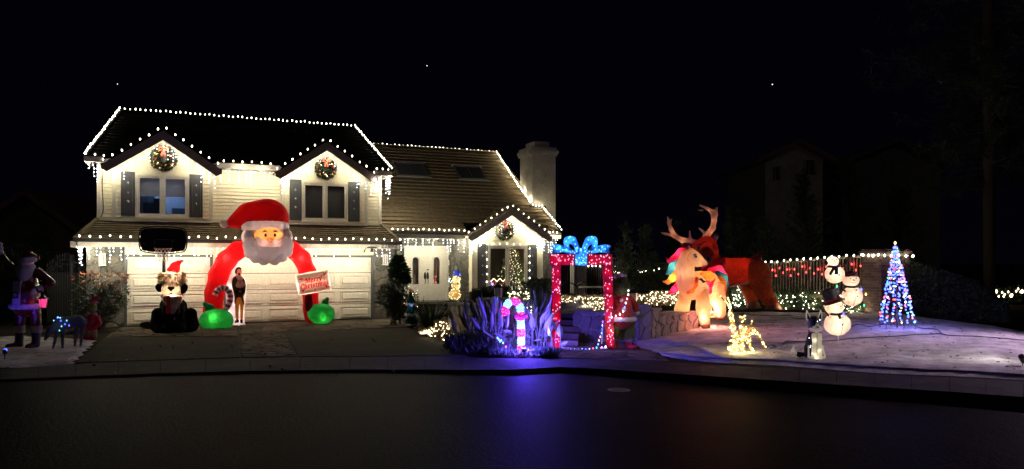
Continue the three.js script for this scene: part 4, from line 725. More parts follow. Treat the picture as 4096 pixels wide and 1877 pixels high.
  const flake = (cx, cy, r) => { x.lineWidth = 6; for (let i = 0; i < 6; i++) { const a = i * Math.PI / 3; x.beginPath(); x.moveTo(cx, cy); x.lineTo(cx + r * Math.cos(a), cy + r * Math.sin(a)); for (const b of [-0.5, 0.5]) { x.moveTo(cx + r * 0.6 * Math.cos(a), cy + r * 0.6 * Math.sin(a)); x.lineTo(cx + r * 0.9 * Math.cos(a + b * 0.6), cy + r * 0.9 * Math.sin(a + b * 0.6)); } x.stroke(); } };
  flake(110, H * 0.5, 42); flake(655, H * 0.42, 38); flake(385, H * 0.92, 34); flake(190, H * 0.27, 18); flake(600, H * 0.22, 20); flake(600, H * 0.9, 16);
  const holly = (cx, cy, d) => { for (const [a, k] of [[0.5, 1], [1.5, 0.9], [2.6, 0.9]]) { x.save(); x.translate(cx, cy); x.rotate(a * d); x.beginPath(); x.moveTo(0, 0); for (let i = 1; i <= 4; i++) { x.lineTo(i * 18 * k - 9, -16); x.lineTo(i * 18 * k, -8); } for (let i = 4; i >= 1; i--) { x.lineTo(i * 18 * k - 9, 16); x.lineTo(i * 18 * k - 18, 6); } x.fill(); x.restore(); } for (const [a, b] of [[-10, 8], [8, 14], [0, -8]]) { x.beginPath(); x.arc(cx + a, cy + b, 10, 0, 7); x.fill(); } };
  holly(80, H * 0.17, 1); holly(690, H * 0.17, -1.4); holly(85, H * 0.86, -1); holly(690, H * 0.8, 1.2);
  const tex = new THREE.CanvasTexture(cv); tex.colorSpace = THREE.SRGBColorSpace;
  const pr = new THREE.PlaneGeometry(w - 0.1, h - 0.1, 12, 8), pp = pr.attributes.position; for (let i = 0; i < pp.count; i++) pp.setZ(i, 0.082);
  pr.computeVertexNormals(); const pm = cloth([1, 1, 1], 0.5); pm.map = tex; part('print', pr, pm, sg, true);
  part('sleeve_cuff', blob(fb(q, s, [[1225, 1185, 50, 17, 1228, 1226, 45, 18]]), 0.02, 0.03), skin.darkRed, t);
  // bulbs inside the cloth
  const L = (px, py, z, col, cd, r = 2) => lamp(t, q(px, py, z), col, cd, r), rl = [1, 0.6, 0.35], sk = [1, 0.84, 0.78];
  for (const [x, y, z, cd, r] of [[902, 1034, 29, 0.8, 0.6], [862, 1120, 0, 0.11, 4], [853, 1210, 0, 0.07, 4], [960, 1002, 0, 0.1, 4], [1200, 1034, 27, 0.8, 0.6], [1234, 1110, 0, 0.09, 4], [1243, 1205, 0, 0.06, 4], [1160, 998, 0, 0.1, 4]]) L(x, y, z, rl, cd, r);
  L(850, 1266, 94, [0.9, 1, 0.3], 0.34, 0.7); L(885, 1285, 60, [0.8, 1, 0.4], 0.2, 4); L(1281, 1266, 74, [0.9, 1, 0.3], 0.26, 0.7); L(1268, 1250, 45, [0.8, 1, 0.4], 0.14, 4);
  L(1050, 945, 86, [1, 0.74, 0.46], 0.55, 4); L(1085, 945, 86, [1, 0.74, 0.46], 0.55, 4); L(1045, 974, 110, [1, 0.75, 0.65], 0.14, 3); L(1089, 974, 110, [1, 0.75, 0.65], 0.14, 3); L(1068, 962, 130, [1, 0.7, 0.4], 0.03, 1);
  L(1060, 868, 20, [1, 0.6, 0.4], 1.1, 5); L(980, 872, 15, [1, 0.6, 0.4], 0.25, 4);
  L(1067, 1010, 50, sk, 0.7, 7); L(1010, 1000, 48, sk, 0.4, 7); L(1124, 1000, 48, sk, 0.4, 7); L(1000, 935, 20, sk, 0.6, 6); L(1134, 935, 20, sk, 0.6, 6);
  for (const x of [985, 1015, 1045, 1075, 1105, 1130]) L(x, 906, 15 + 72 * Math.sqrt(Math.max(0.1, 1 - ((x - 1056) / 82) ** 2)), sk, 0.05, 3);
  for (const x of [1196, 1222, 1248, 1284]) L(x, 1130 - (x - 1240) * 0.17, 56, [1, 0.86, 0.75], 0.5, 2);
}
{ // the printed standee behind the arch's left arm
  const { t, s, q } = framedZ('inflatable_standee', 'white padded standee printed with a laughing man in a green elf coat', 'standee', 942, 1306, 0.75);
  const o = (l) => l.map(([x, y]) => { const p = q(x, y, 0); return [p.x, p.y]; }), pad = smooth(o([[910, 1302], [905, 1240], [903, 1160], [908, 1115], [926, 1098], [934, 1078], [944, 1065], [958, 1070], [966, 1092], [972, 1105], [983, 1130], [984, 1170], [980, 1215], [976, 1250], [978, 1285], [980, 1304], [945, 1309]]), 4);
  part('pad', slab(pad, 0.16, 0.04).translate(0, 0, -0.1), cloth([0.85, 0.78, 0.76], 0.45), t);
  const print = (name, pts, col, z, sm = 3) => part(name, slab(smooth(o(pts), sm), 0.006).translate(0, 0, 0.055 + z), cloth(col.map((c) => Math.min(0.9, c * 1.3)), 0.6, { bump: undefined }), t);
  print('coat', [[932, 1110], [946, 1104], [966, 1108], [978, 1122], [982, 1150], [979, 1170], [973, 1185], [976, 1215], [972, 1222], [962, 1190], [946, 1192], [940, 1216], [936, 1214], [937, 1190], [932, 1165], [926, 1135]], [0.05, 0.075, 0.025], 0.002);
  print('tights', [[944, 1186], [970, 1186], [974, 1205], [972, 1240], [968, 1280], [961, 1280], [960, 1240], [957, 1215], [954, 1245], [952, 1280], [944, 1280], [940, 1240], [940, 1205]], [0.5, 0.3, 0.09], 0.0);
  print('head', [[944, 1078], [956, 1072], [965, 1080], [966, 1095], [960, 1106], [950, 1106], [943, 1096]], [0.62, 0.36, 0.25], 0.004); print('hair', [[939, 1085], [945, 1072], [956, 1068], [964, 1074], [963, 1080], [954, 1077], [947, 1083], [946, 1096], [941, 1094]], [0.03, 0.02, 0.015], 0.006);
  print('open_mouth', [[952, 1092], [959, 1092], [959, 1101], [953, 1101]], [0.05, 0.01, 0.01], 0.007, 2); print('eyes', [[950, 1084], [954, 1083], [954, 1085.5], [950, 1086]], [0.02, 0.02, 0.02], 0.007, 2); print('eyes', [[958, 1083], [962, 1082.5], [962, 1085], [958, 1085.5]], [0.02, 0.02, 0.02], 0.007, 2);
  print('white_fur', [[944, 1106], [962, 1104], [970, 1114], [968, 1122], [976, 1132], [976, 1146], [966, 1152], [952, 1152], [942, 1146], [944, 1134], [950, 1122]], [0.75, 0.72, 0.7], 0.004); print('hands', [[952, 1120], [966, 1120], [964, 1134], [954, 1134]], [0.6, 0.36, 0.26], 0.008);
  print('belt', [[939, 1160], [978, 1160], [978, 1172], [939, 1172]], [0.015, 0.012, 0.01], 0.008, 2); print('buckle', [[954, 1161], [964, 1161], [964, 1171], [954, 1171]], [0.25, 0.2, 0.1], 0.01, 2);
  print('shoe', [[944, 1278], [953, 1278], [954, 1290], [945, 1291], [938, 1293], [940, 1280], [943, 1287]], [0.015, 0.014, 0.016], 0.004, 2); print('shoe', [[960, 1278], [968, 1278], [970, 1288], [968, 1293], [961, 1292]], [0.015, 0.014, 0.016], 0.004, 2);
  for (const [x, y] of [[916, 1150], [918, 1250], [950, 1095], [952, 1140], [966, 1180], [946, 1215], [966, 1250], [948, 1285]]) lamp(t, q(x, y, -5), [1, 0.84, 0.8], 0.13, 1.5);
}
{ // the sheepdog
  const { t, s, q } = framedZ('inflatable_sheepdog', 'inflatable black sheepdog with tan fur fringe, red hat and red scarf', 'inflatable dog', 698, 1335, 2.2);
  const bl = (n, l, m, c = 0.03, k = 0.08, p = t) => part(n, blob(fb(q, s, l), c, k), m, p);
  bl('body', [[690, 1190, 0, 38, 692, 1285, 0, 60], [655, 1220, 5, 14, 652, 1290, 5, 20], [732, 1220, 5, 14, 738, 1290, 5, 20]], skin.black, 0.035);
  for (const [x, d] of [[632, -1], [762, 1]]) bl('hind_leg', [[x, 1255, 10, 24, x + d * 2, 1300, 15, 26], [x + d * 2, 1300, 15, 26, x - d * 6, 1318, 45, 19]], skin.black);
  for (const [x, d] of [[670, -1], [718, 1]]) bl('front_leg', [[x, 1225, 30, 20, x - d * -3, 1300, 45, 22], [x + d * 3, 1312, 50, 22, x + d * 4, 1316, 70, 20]], skin.black);
  part('inner_fur', el(q, s, 697, 1282, 52, 9, 18, 6), cloth([0.4, 0.25, 0.2], 0.3), t);
  const face = cloth([0.85, 0.8, 0.7], 0.55); bl('head', [[685, 1148, 12, 38], [668, 1155, 18, 24], [704, 1155, 18, 24]], face);
  const mz = part('muzzle', el(q, s, 686, 1158, 46, 32, 19, 18), cloth([0.85, 0.72, 0.56], 0.55), t); part('muzzle_seam', new THREE.TorusGeometry(1, 0.03, 6, 40).scale(32.6 * s, 19.4 * s, s * 30).translate(...q(686, 1158, 46).toArray()), mat([0.6, 0.25, 0.1]), mz);
  part('nose', blob(fb(q, s, [[677, 1150, 62, 6, 692, 1150, 62, 6], [684, 1158, 64, 5.5]]), 0.015, 0.04), M.black, t);
  part('mouth', blob(fb(q, s, [[680, 1176, 56, 4, 692, 1176, 56, 4], [686, 1172, 58, 4]]), 0.012, 0.02), M.black, t); part('tongue', el(q, s, 686, 1181, 58, 6, 4, 4), mat([0.6, 0.1, 0.08]), t);
  bl('ear', [[648, 1138, 26, 10, 636, 1148, 24, 11], [636, 1148, 24, 11, 639, 1160, 26, 9]], skin.black, 0.02); bl('ear', [[724, 1138, 28, 11, 734, 1150, 26, 13], [734, 1150, 26, 13, 732, 1164, 26, 11]], skin.black, 0.02);
  const cap = bl('fringe', [[655, 1115, 10, 24, 718, 1115, 10, 24], [687, 1112, 25, 26], [687, 1112, -5, 26]], cloth([0.8, 0.62, 0.45], 0.7));
  kind(part('fringe_fur', strands(2600, () => { const a = R(6.2832), h = R(-1, 1), p = q(687 + 49 * Math.cos(a) * (1 - 0.1 * h * h), 1112 - 24 * h, 10 + 44 * Math.sin(a)); return [p, V(Math.cos(a) * 0.5 + R(-0.6, 0.6), -0.9 + R(-0.4, 0.5), Math.sin(a) * 0.6)]; }, 0.1, 0.014), furTan, cap), 'stuff');
  const bib = bl('chest_bib', [[662, 1192, 44, 14, 684, 1226, 62, 9], [718, 1192, 44, 14, 692, 1226, 62, 9], [690, 1195, 52, 22, 688, 1222, 60, 14]], cloth([0.8, 0.62, 0.48], 0.6));
  kind(part('bib_fur', strands(1700, () => { const v = R(), w = (1 - v) * 40 + 3, x = R(-1, 1), p = q(690 + x * w, 1180 + v * 58, 74 - 16 * x * x - 4 * (1 - v)); return [p, V(R(-0.3, 0.3), -1, 0.25)]; }, 0.1, 0.013), furTan, bib), 'stuff');
  const neck = []; for (let i = 0; i <= 16; i++) { const a = Math.PI * (1.05 - 1.1 * i / 16); neck.push(q(687 + 41 * Math.cos(a), 1180 - 4 * Math.cos(a) + 5 * Math.sin(a), 12 + 44 * Math.sin(a))); }
  part('scarf', [tube(neck, 4 * s, 40, 8)], M.red, t);
  part('scarf_tail', slab(smooth([[668, 1182], [680, 1182], [682, 1215], [684, 1246], [674, 1250], [664, 1246], [667, 1215]].map(([x, y]) => { const p = q(x, y); return [p.x, p.y]; }), 3), 0.03, 0.01).translate(0, 0, 82 * s), mat([0.3, 0.01, 0.012], { rough: 0.8 }), t);
  bl('hat', [[694, 1082, 10, 24, 700, 1066, 10, 18], [700, 1066, 10, 18, 712, 1052, 10, 9], [712, 1052, 10, 9, 724, 1046, 10, 5]], skin.red, 0.02, 0.03);
  bl('hat_trim', [[676, 1086, 18, 6, 694, 1088, 30, 6.5], [694, 1088, 30, 6.5, 712, 1087, 18, 6], [676, 1086, 18, 6, 676, 1086, 0, 6], [712, 1087, 18, 6, 712, 1087, 0, 6]], skin.white, 0.015, 0.02); bl('pompom', [[727, 1044, 10, 6]], mat([0.35, 0.28, 0.26]), 0.01, 0.01);
  const L = (x, y, z, c, k, r = 3) => lamp(t, q(x, y, z), c, k, r);
  L(680, 1140, 6, [1, 0.92, 0.8], 1.0, 4); L(678, 1160, 40, [1, 0.88, 0.72], 0.25, 3); L(696, 1160, 40, [1, 0.88, 0.72], 0.25, 3); L(680, 1200, 62, [1, 0.76, 0.58], 0.5, 1.5); L(702, 1200, 62, [1, 0.76, 0.58], 0.5, 1.5); L(689, 1222, 64, [1, 0.76, 0.58], 0.4, 1); L(700, 1072, 10, [1, 0.6, 0.4], 0.7); for (const [x, z] of [[655, 12], [687, 30], [718, 12]]) L(x, 1112, z, [1, 0.78, 0.6], 1.0);
}
{ // basketball hoop in front of the left garage door
  const { t, s, q } = framedZ('basketball_hoop', 'portable basketball hoop with black backboard in front of the left garage door', 'basketball hoop', 655, 1303, 0.95);
  const bw = (735 - 571) * s / 2, c = q(653, 961, 0);
  const rr = (w, h, r) => smooth([[-w + r, -h], [w - r, -h], [w, -h + r], [w, h - r], [w - r, h], [-w + r, h], [-w, h - r], [-w, -h + r]], 4);
  part('backboard', slab(rr(bw - 0.02, 0.32, 0.08), 0.04).translate(c.x, c.y, 0.1), mat([0.006, 0.006, 0.007], { rough: 0.9, specularIntensity: 0.1 }), t);
  part('board_frame', [tube([...rr(bw, 0.35, 0.08).map(([x, y]) => V(c.x + x, c.y + y, 0.12)), V(c.x - bw + 0.08, c.y - 0.35, 0.12)], 0.022, 120, 6)], mat([0.012, 0.012, 0.013], { rough: 0.9, specularIntensity: 0.2 }), t);
  part('target_square', [span(c.x - 0.24, c.x + 0.24, c.y + 0.0, c.y + 0.015, 0.138, 0.146), span(c.x - 0.24, c.x + 0.24, c.y - 0.3, c.y - 0.285, 0.138, 0.146), span(c.x - 0.24, c.x - 0.225, c.y - 0.285, c.y, 0.138, 0.146), span(c.x + 0.225, c.x + 0.24, c.y - 0.285, c.y, 0.138, 0.146)], mat([0.03, 0.03, 0.032]), t);
  part('pole', [rod(V(0, 0.05, 0), V(0, c.y - 0.2, 0), 0.05, 0.05, 14), beam(V(0, c.y - 0.25, 0), V(0, c.y - 0.1, 0.12), 0.06, 0.06)], M.black, t);
  const ry = q(653, 996, 0).y;
  part('rim', [new THREE.TorusGeometry(0.225, 0.012, 8, 30).rotateX(Math.PI / 2).translate(c.x, ry, 0.4), beam(V(c.x, ry, 0.12), V(c.x, ry, 0.18), 0.12, 0.03)], mat([0.25, 0.05, 0.02]), t);
  const net = []; for (let i = 0; i < 12; i++) for (const d of [-1, 1]) { const a = i / 12 * 6.2832, pt = []; for (let k = 0; k <= 5; k++) { const b = a + d * k * 0.26, r = 0.215 - 0.09 * Math.min(1, k / 4); pt.push(V(c.x + r * Math.cos(b), ry - k * 0.075, 0.4 + r * Math.sin(b))); } net.push(tube(pt, 0.004, 10, 4)); }
  part('net', net, mat([0.35, 0.32, 0.3]), t);
  part('base', [slab(smooth([[-0.62, 0.0], [0.05, 0.0], [0.06, 0.12], [-0.25, 0.15], [-0.6, 0.13]], 3), 0.7, 0.03).translate(0, 0.0, -0.45)], M.black, t);
}
// ---------------------------------------------------------------- far left: gate, cones, hedge, figures
{
  const g0 = onZ(188, 1297, -1.75), t = thing('iron_gate', 'black arched iron gate with spear points left of the garage', 'gate', [g0.x, -0.02, -1.75]), w = onZ(336, 1297, -1.75).x - g0.x;
  const top = (x) => 1.72 + 0.34 * Math.sin(Math.PI * Math.min(1, Math.max(0, (x / w) * 0.9 + 0.05))), n = 15;
  for (let i = 0; i <= n; i++) { const x = w * i / n, y = top(x); part('picket', [rod(V(x, 0.05, 0), V(x, y + 0.14, 0), 0.012, 0.012, 6), new THREE.ConeGeometry(0.024, 0.1, 6).translate(x, y + 0.19, 0)], M.iron, t); }
  const arc = (d) => tube([...Array(12)].map((_, i) => V(w * i / 11, top(w * i / 11) - d, 0)), 0.02, 40, 6);
  part('arched_rail', arc(0), M.iron, t); part('arched_rail', arc(0.14), M.iron, t); part('bottom_rail', span(0, w, 0.12, 0.16, -0.015, 0.015), M.iron, t); part('middle_rail', span(0, w, 1.0, 1.04, -0.016, 0.016), M.iron, t);
  part('meeting_post', [span(w * 0.62, w * 0.65, 0.05, 2.2, -0.03, 0.03), span(w * 0.66, w * 0.69, 0.05, 2.2, -0.03, 0.03)], M.iron, t); part('latch', span(w * 0.6, w * 0.74, 1.06, 1.2, 0.03, 0.06), M.iron, t);
  part('backing_panel', span(0, w, 0.06, 1.66, -0.06, -0.03), mat([0.02, 0.022, 0.022]), t);
}
const cone0 = (() => {
  const t = thing('traffic_cone', 'orange traffic cone with two white bands, directly left of the gate latch', 'traffic cone', [0, 0, 0], 0, 'traffic cones by the iron gate');
  const P = [[0.16, 0], [0.05, 0.7]], fr = (a, b) => { const r = (h) => 0.15 - 0.118 * h / 0.68; return new THREE.CylinderGeometry(r(b), r(a), b - a, 18, 1, true).translate(0, (a + b) / 2 + 0.03, 0); };
  const o = mat([0.6, 0.12, 0.03], { rough: 0.6, map: T.mix, m: 0.4 });
  part('cone', [fr(0, 0.27), fr(0.36, 0.42), fr(0.56, 0.69), new THREE.TorusGeometry(0.032, 0.008, 6, 14).rotateX(Math.PI / 2).translate(0, 0.72, 0)], o, t);
  part('base', slab(smooth([[-0.19, -0.19], [0.19, -0.19], [0.19, 0.19], [-0.19, 0.19]], 2), 0.035, 0.008).rotateX(-Math.PI / 2), o, t);
  part('reflective_band', fr(0.271, 0.359), M.fur, t); part('reflective_band', fr(0.421, 0.559), M.fur, t);
  return t;
})();
{ const a = at(236, 1283, 24.9); cone0.position.set(a.x, 0, a.z); const c = cone0.clone(); c.name = numbered('traffic_cone'); scene.add(c); const b = at(288, 1280, 25.2); c.position.set(b.x, 0, b.z); c.rotation.y = 0.6; c.userData = { ...c.userData, label: 'orange traffic cone with two white bands, between the gate latch and the shrub' }; }
function bush(name, label, category, p, rx, ry, rz, n, len, wid, m = M.leaf, group, extra) {
  const t = thing(name, label, category, p, 0, group), c = V(0, ry * 1.0, 0), cl = [...Array(9)].map(() => inEll(c, rx * 0.6, ry * 0.6, rz * 0.6, 0)[0]);
  kind(part('foliage', leaves(n, () => { const k = cl[Math.floor(R(cl.length))], r = inEll(k, rx * 0.48, ry * 0.45, rz * 0.48, 0.25), o = r[0]; if (o.y < 0.02) o.y = 0.02 + R(0.1); return [o, r[1].add(V(R(-0.5, 0.5), R(0, 0.7), R(-0.5, 0.5)))]; }, len, wid, 0.5), m, t), 'stuff');
  const st = []; for (const k of cl) st.push(tube([V(R(-0.1, 0.1), 0, R(-0.1, 0.1)), V(k.x * 0.4, k.y * 0.5, k.z * 0.4), k], 0.014, 8, 5));
  part('stem', st, M.bark, t); return t;
}
{
  const t = bush('flowering_shrub', 'wide dark shrub with a few orange leaves before the left stone pier', 'shrub', onZ(400, 1316, 0.9).setY(0), 0.82, 0.82, 0.5, 2600, 0.09, 0.035, M.leafDark);
  kind(part('orange_leaves', leaves(130, () => { const r = inEll(V(0.05, 1.5, 0.1), 0.7, 0.18, 0.4, 0.2); return r; }, 0.13, 0.05), mat([0.45, 0.14, 0.06], { rough: 0.6, vertexColors: true, side: THREE.DoubleSide }), t), 'stuff');
  kind(part('bare_twigs', [...Array(26)].map(() => { const p = V(R(-0.5, 0.7), R(0.6, 1.2), 0.35); return rod(p, p.clone().add(V(R(-0.3, 0.3), R(-0.3, 0.3), R(0.05, 0.2))), 0.006, 0.003, 4); }), mat([0.3, 0.26, 0.2]), t), 'stuff');
  bush('hedge_tree', 'tall hedge tree lit faint green behind the waving Santa figure', 'tree', at(150, 1300, 30).setY(-0.02), 1.0, 1.85, 1.0, 5200, 0.13, 0.05, M.leaf);
  bush('hedge_tree', 'dark hedge tree at the left picture edge behind the raised arm', 'tree', at(40, 1330, 26).setY(-0.02), 1.3, 1.55, 1.0, 5200, 0.13, 0.05, M.leafDark);
}
{ // standing Santa figure with a lantern
  const { t, s, q } = framed('santa_figure', 'life size Santa figure in glossy red suit waving beside the left snow blanket', 'Santa figure', 108, 1390, 16.9);
  const suit = mat([0.06, 0.003, 0.003], { rough: 0.28, bump: T.soft, bumpScale: 0.008, bm: 0.6 }), fur = mat([0.62, 0.6, 0.62], { rough: 1, bump: T.bump, bumpScale: 0.03, bm: 0.2 }), gl = mat([0.55, 0.53, 0.55], { rough: 0.8 });
  const bl = (n, l, m, c = 0.016, k = 0.05) => part(n, blob(fb(q, s, l), c, k), m, t);
  bl('coat', [[105, 1100, 0, 34, 105, 1160, 2, 46], [105, 1160, 2, 46, 104, 1215, 0, 52], [76, 1092, 0, 18, 150, 1092, 0, 20]], suit);
  bl('raised_sleeve', [[72, 1088, 0, 17, 38, 1062, 4, 14], [38, 1062, 4, 14, 6, 1016, 8, 10]], suit); bl('bent_sleeve', [[152, 1092, 0, 19, 198, 1132, -6, 15], [198, 1132, -6, 15, 172, 1160, 28, 12]], suit);
  bl('trousers', [[84, 1215, 0, 24, 80, 1300, 4, 18], [136, 1215, 0, 24, 146, 1300, 2, 18]], suit);
  bl('hem', [...Array(16)].map((_, i) => { const a = i / 16 * 6.2832, b = (i + 1) / 16 * 6.2832; return [104 + 52 * Math.cos(a), 1225, 44 * Math.sin(a), 10, 104 + 52 * Math.cos(b), 1225, 44 * Math.sin(b), 10]; }), fur);
  part('front_fur', [box(28 * s, 92 * s, 10 * s, ...q(100, 1170, 50).toArray(), -0.08, 0, 0)], fur, t);
  part('belt', [new THREE.CylinderGeometry(49 * s, 50 * s, 20 * s, 28, 1, true).scale(1, 1, 0.98).translate(...q(104, 1178, 2).toArray())], M.black, t); part('buckle', [new THREE.TorusGeometry(14 * s, 3.5 * s, 4, 4).rotateZ(Math.PI / 4).translate(...q(98, 1178, 58).toArray())], M.iron, t);
  for (const [x, d] of [[80, -1], [147, 1]]) {
    part('boot_cuff', [new THREE.CylinderGeometry(20 * s, 21 * s, 28 * s, 18).translate(...q(x, 1317, 4).toArray())], fur, t);
    bl('boot', [[x, 1325, 4, 16, x - 2, 1376, 4, 15], [x - 4, 1380, 6, 13, x - 18 + d * 6, 1384, 34, 12]], M.black);
  }
  bl('head', [[110, 1052, 6, 24], [110, 1064, 14, 18]], mat([0.5, 0.3, 0.24], { rough: 0.6 }));
  part('nose', el(q, s, 109, 1056, 31, 4.5, 4, 5, 10, 8), mat([0.5, 0.26, 0.2]), t); for (const x of [101, 118]) { part('eye', el(q, s, x, 1049, 27, 2.6, 2.4, 2, 8, 6), M.black, t); part('eyebrow', el(q, s, x, 1043, 28, 6, 2.2, 3, 8, 6), fur, t); }
  bl('beard', [[111, 1092, 20, 30], [98, 1080, 20, 20], [126, 1080, 18, 20], [112, 1112, 24, 20], [90, 1068, 8, 9], [134, 1066, 4, 9], [111, 1070, 28, 10]], fur); part('mouth', el(q, s, 108, 1069, 39, 6, 2, 3, 8, 6), M.black, t);
  bl('hat', [[110, 1034, 0, 25], [112, 1026, -6, 20, 136, 1032, -18, 10]], suit); bl('hat_trim', [...Array(14)].map((_, i) => { const a = i / 14 * 6.2832, b = (i + 1) / 14 * 6.2832; return [111 + 24 * Math.cos(a), 1040 - 2 * Math.cos(a), 4 + 22 * Math.sin(a), 8, 111 + 24 * Math.cos(b), 1040 - 2 * Math.cos(b), 4 + 22 * Math.sin(b), 8]; }), fur);
  part('sleeve_cuff', [along(new THREE.CylinderGeometry(12 * s, 12.5 * s, 18 * s, 16), q(7, 1022, 8), q(5, 1006, 8))], fur, t); part('sleeve_cuff', [along(new THREE.CylinderGeometry(14 * s, 14 * s, 18 * s, 16), q(180, 1152, 18), q(168, 1158, 30))], fur, t);
  bl('glove', [[4, 1006, 8, 8, 2, 994, 8, 10], [-6, 988, 8, 3.4, -10, 976, 9, 3], [-1, 986, 8, 3.6, -2, 970, 10, 3], [4, 986, 8, 3.6, 5, 970, 10, 3], [9, 988, 8, 3.4, 12, 975, 9, 2.8], [11, 1000, 9, 3.6, 18, 991, 12, 3]], gl, 0.008, 0.012);
  bl('glove', [[164, 1158, 32, 9, 158, 1162, 38, 9], [154, 1160, 44, 3.4, 158, 1170, 48, 3.2], [158, 1162, 45, 3.4, 163, 1172, 46, 3.2], [162, 1164, 44, 3.4, 168, 1173, 43, 3], [167, 1164, 40, 3.2, 172, 1172, 38, 2.8], [154, 1156, 38, 3.6, 152, 1166, 46, 3.2]], gl, 0.008, 0.012);
  const l = framed('hand_lantern', 'small lantern glowing pink red hanging from the waving Santa figure\'s hand', 'lantern', 172, 1232, 16.68);
  const lw = glow([1, 0.04, 0.22], 1.1), Q = l.q, S = l.s;
  part('lantern_glass', new THREE.CylinderGeometry(16 * S, 11 * S, 34 * S, 4, 1).rotateY(Math.PI / 4).translate(...Q(172, 1214).toArray()), lw, l.t);
  part('frame', [...[0, 1, 2, 3].map((i) => { const a = i * Math.PI / 2 + Math.PI / 2; return rod(V(11.4 * S * Math.cos(a), 2 * S, 11.4 * S * Math.sin(a)), V(16.6 * S * Math.cos(a), 36 * S, 16.6 * S * Math.sin(a)), 1.1 * S, 1.1 * S, 5); }), new THREE.ConeGeometry(20 * S, 18 * S, 4).rotateY(Math.PI / 4).translate(0, 45 * S, 0), new THREE.CylinderGeometry(12 * S, 13 * S, 4 * S, 4).rotateY(Math.PI / 4), new THREE.TorusGeometry(6 * S, 1.2 * S, 6, 16).translate(0, 58 * S, 0), ball(0, 54 * S, 0, 3 * S)], M.iron, l.t);
  lamp(l.t, V(0, 18 * S, 22 * S), [1, 0.1, 0.3], 0.03, 3); lamp(l.t, V(-22 * S, 18 * S, 0), [1, 0.1, 0.2], 0.03, 3);
  // blue flood lamp in front of him
  const f = thing('flood_lamp', 'small blue flood lamp on a stake in front of the waving Santa figure', 'flood lamp', onY(18, 1440, 0.03));
  part('stake', rod(V(0, 0, 0), V(0, 0.14, 0), 0.01), M.black, f); part('housing', new THREE.CylinderGeometry(0.045, 0.035, 0.08, 14).rotateX(-2.1).translate(0, 0.16, 0), M.black, f); part('lens_glow', new THREE.CylinderGeometry(0.035, 0.035, 0.012, 14).rotateX(-2.1).translate(0.0, 0.185, -0.04), B.blue, f);
  const sp = new THREE.SpotLight(new THREE.Color(0.11, 0.06, 1), 16, 0, 0.2, 1, 2); sp.position.set(0.02, 0.24, -0.08); sp.castShadow = true; sp.shadow.radius = 1.5; const tg = new THREE.Object3D(); tg.name = 'aim'; tg.position.copy(q(104, 1225, 0).applyAxisAngle(UPV, YAW).add(t.position).sub(f.position)); f.add(tg); sp.target = tg; f.add(sp);
}
{ // small grazing deer with blue lights
  const { t, s, q } = framed('grazing_deer_figure', 'small grey deer figure with blue bulbs on its back next to the snow blanket', 'deer figure', 272, 1394, 16.75);
  const fur = mat([0.24, 0.22, 0.2], { rough: 0.95, bump: T.bump, bumpScale: 0.02, bm: 0.2 }), bl = (n, l, m = fur, c = 0.012, k = 0.04) => part(n, blob(fb(q, s, l), c, k), m, t);
  bl('body', [[258, 1290, 24, 22, 294, 1288, -30, 23], [294, 1288, -30, 23, 302, 1296, -40, 19], [254, 1288, 30, 17, 234, 1312, 52, 11], [234, 1312, 52, 12, 226, 1334, 58, 9], [226, 1334, 58, 9, 221, 1350, 64, 6]], fur);
  for (const [x, z, X] of [[246, 34, 232], [266, 22, 263], [285, -34, 278], [304, -44, 296]]) bl('leg', [[x, 1308, z, 11, x - 2, 1340, z, 6], [x - 2, 1340, z, 6, (x + X) / 2, 1368, z + 2, 4.5], [(x + X) / 2, 1368, z + 2, 4.5, X, 1390, z, 4.2]]);
  bl('ear', [[226, 1320, 50, 4, 214, 1312, 44, 2.4]]); bl('ear', [[236, 1320, 62, 4, 240, 1308, 70, 2.4]]); bl('tail', [[312, 1282, -56, 5, 314, 1296, -60, 3]]);
  const P = [[235, 1280], [258, 1267], [270, 1280], [287, 1280], [282, 1294], [294, 1300], [272, 1302], [266, 1318], [262, 1266], [268, 1268]]; P.forEach(([x, y]) => part('bulb', bulbGeo(0.012), x % 3 ? B.cyan : B.blue, t).position.copy(q(x, y, 50 - Math.abs(x - 262) * 0.6)));
  lamp(t, q(268, 1295, 62), [0.3, 0.6, 1], 0.005, 1);
}
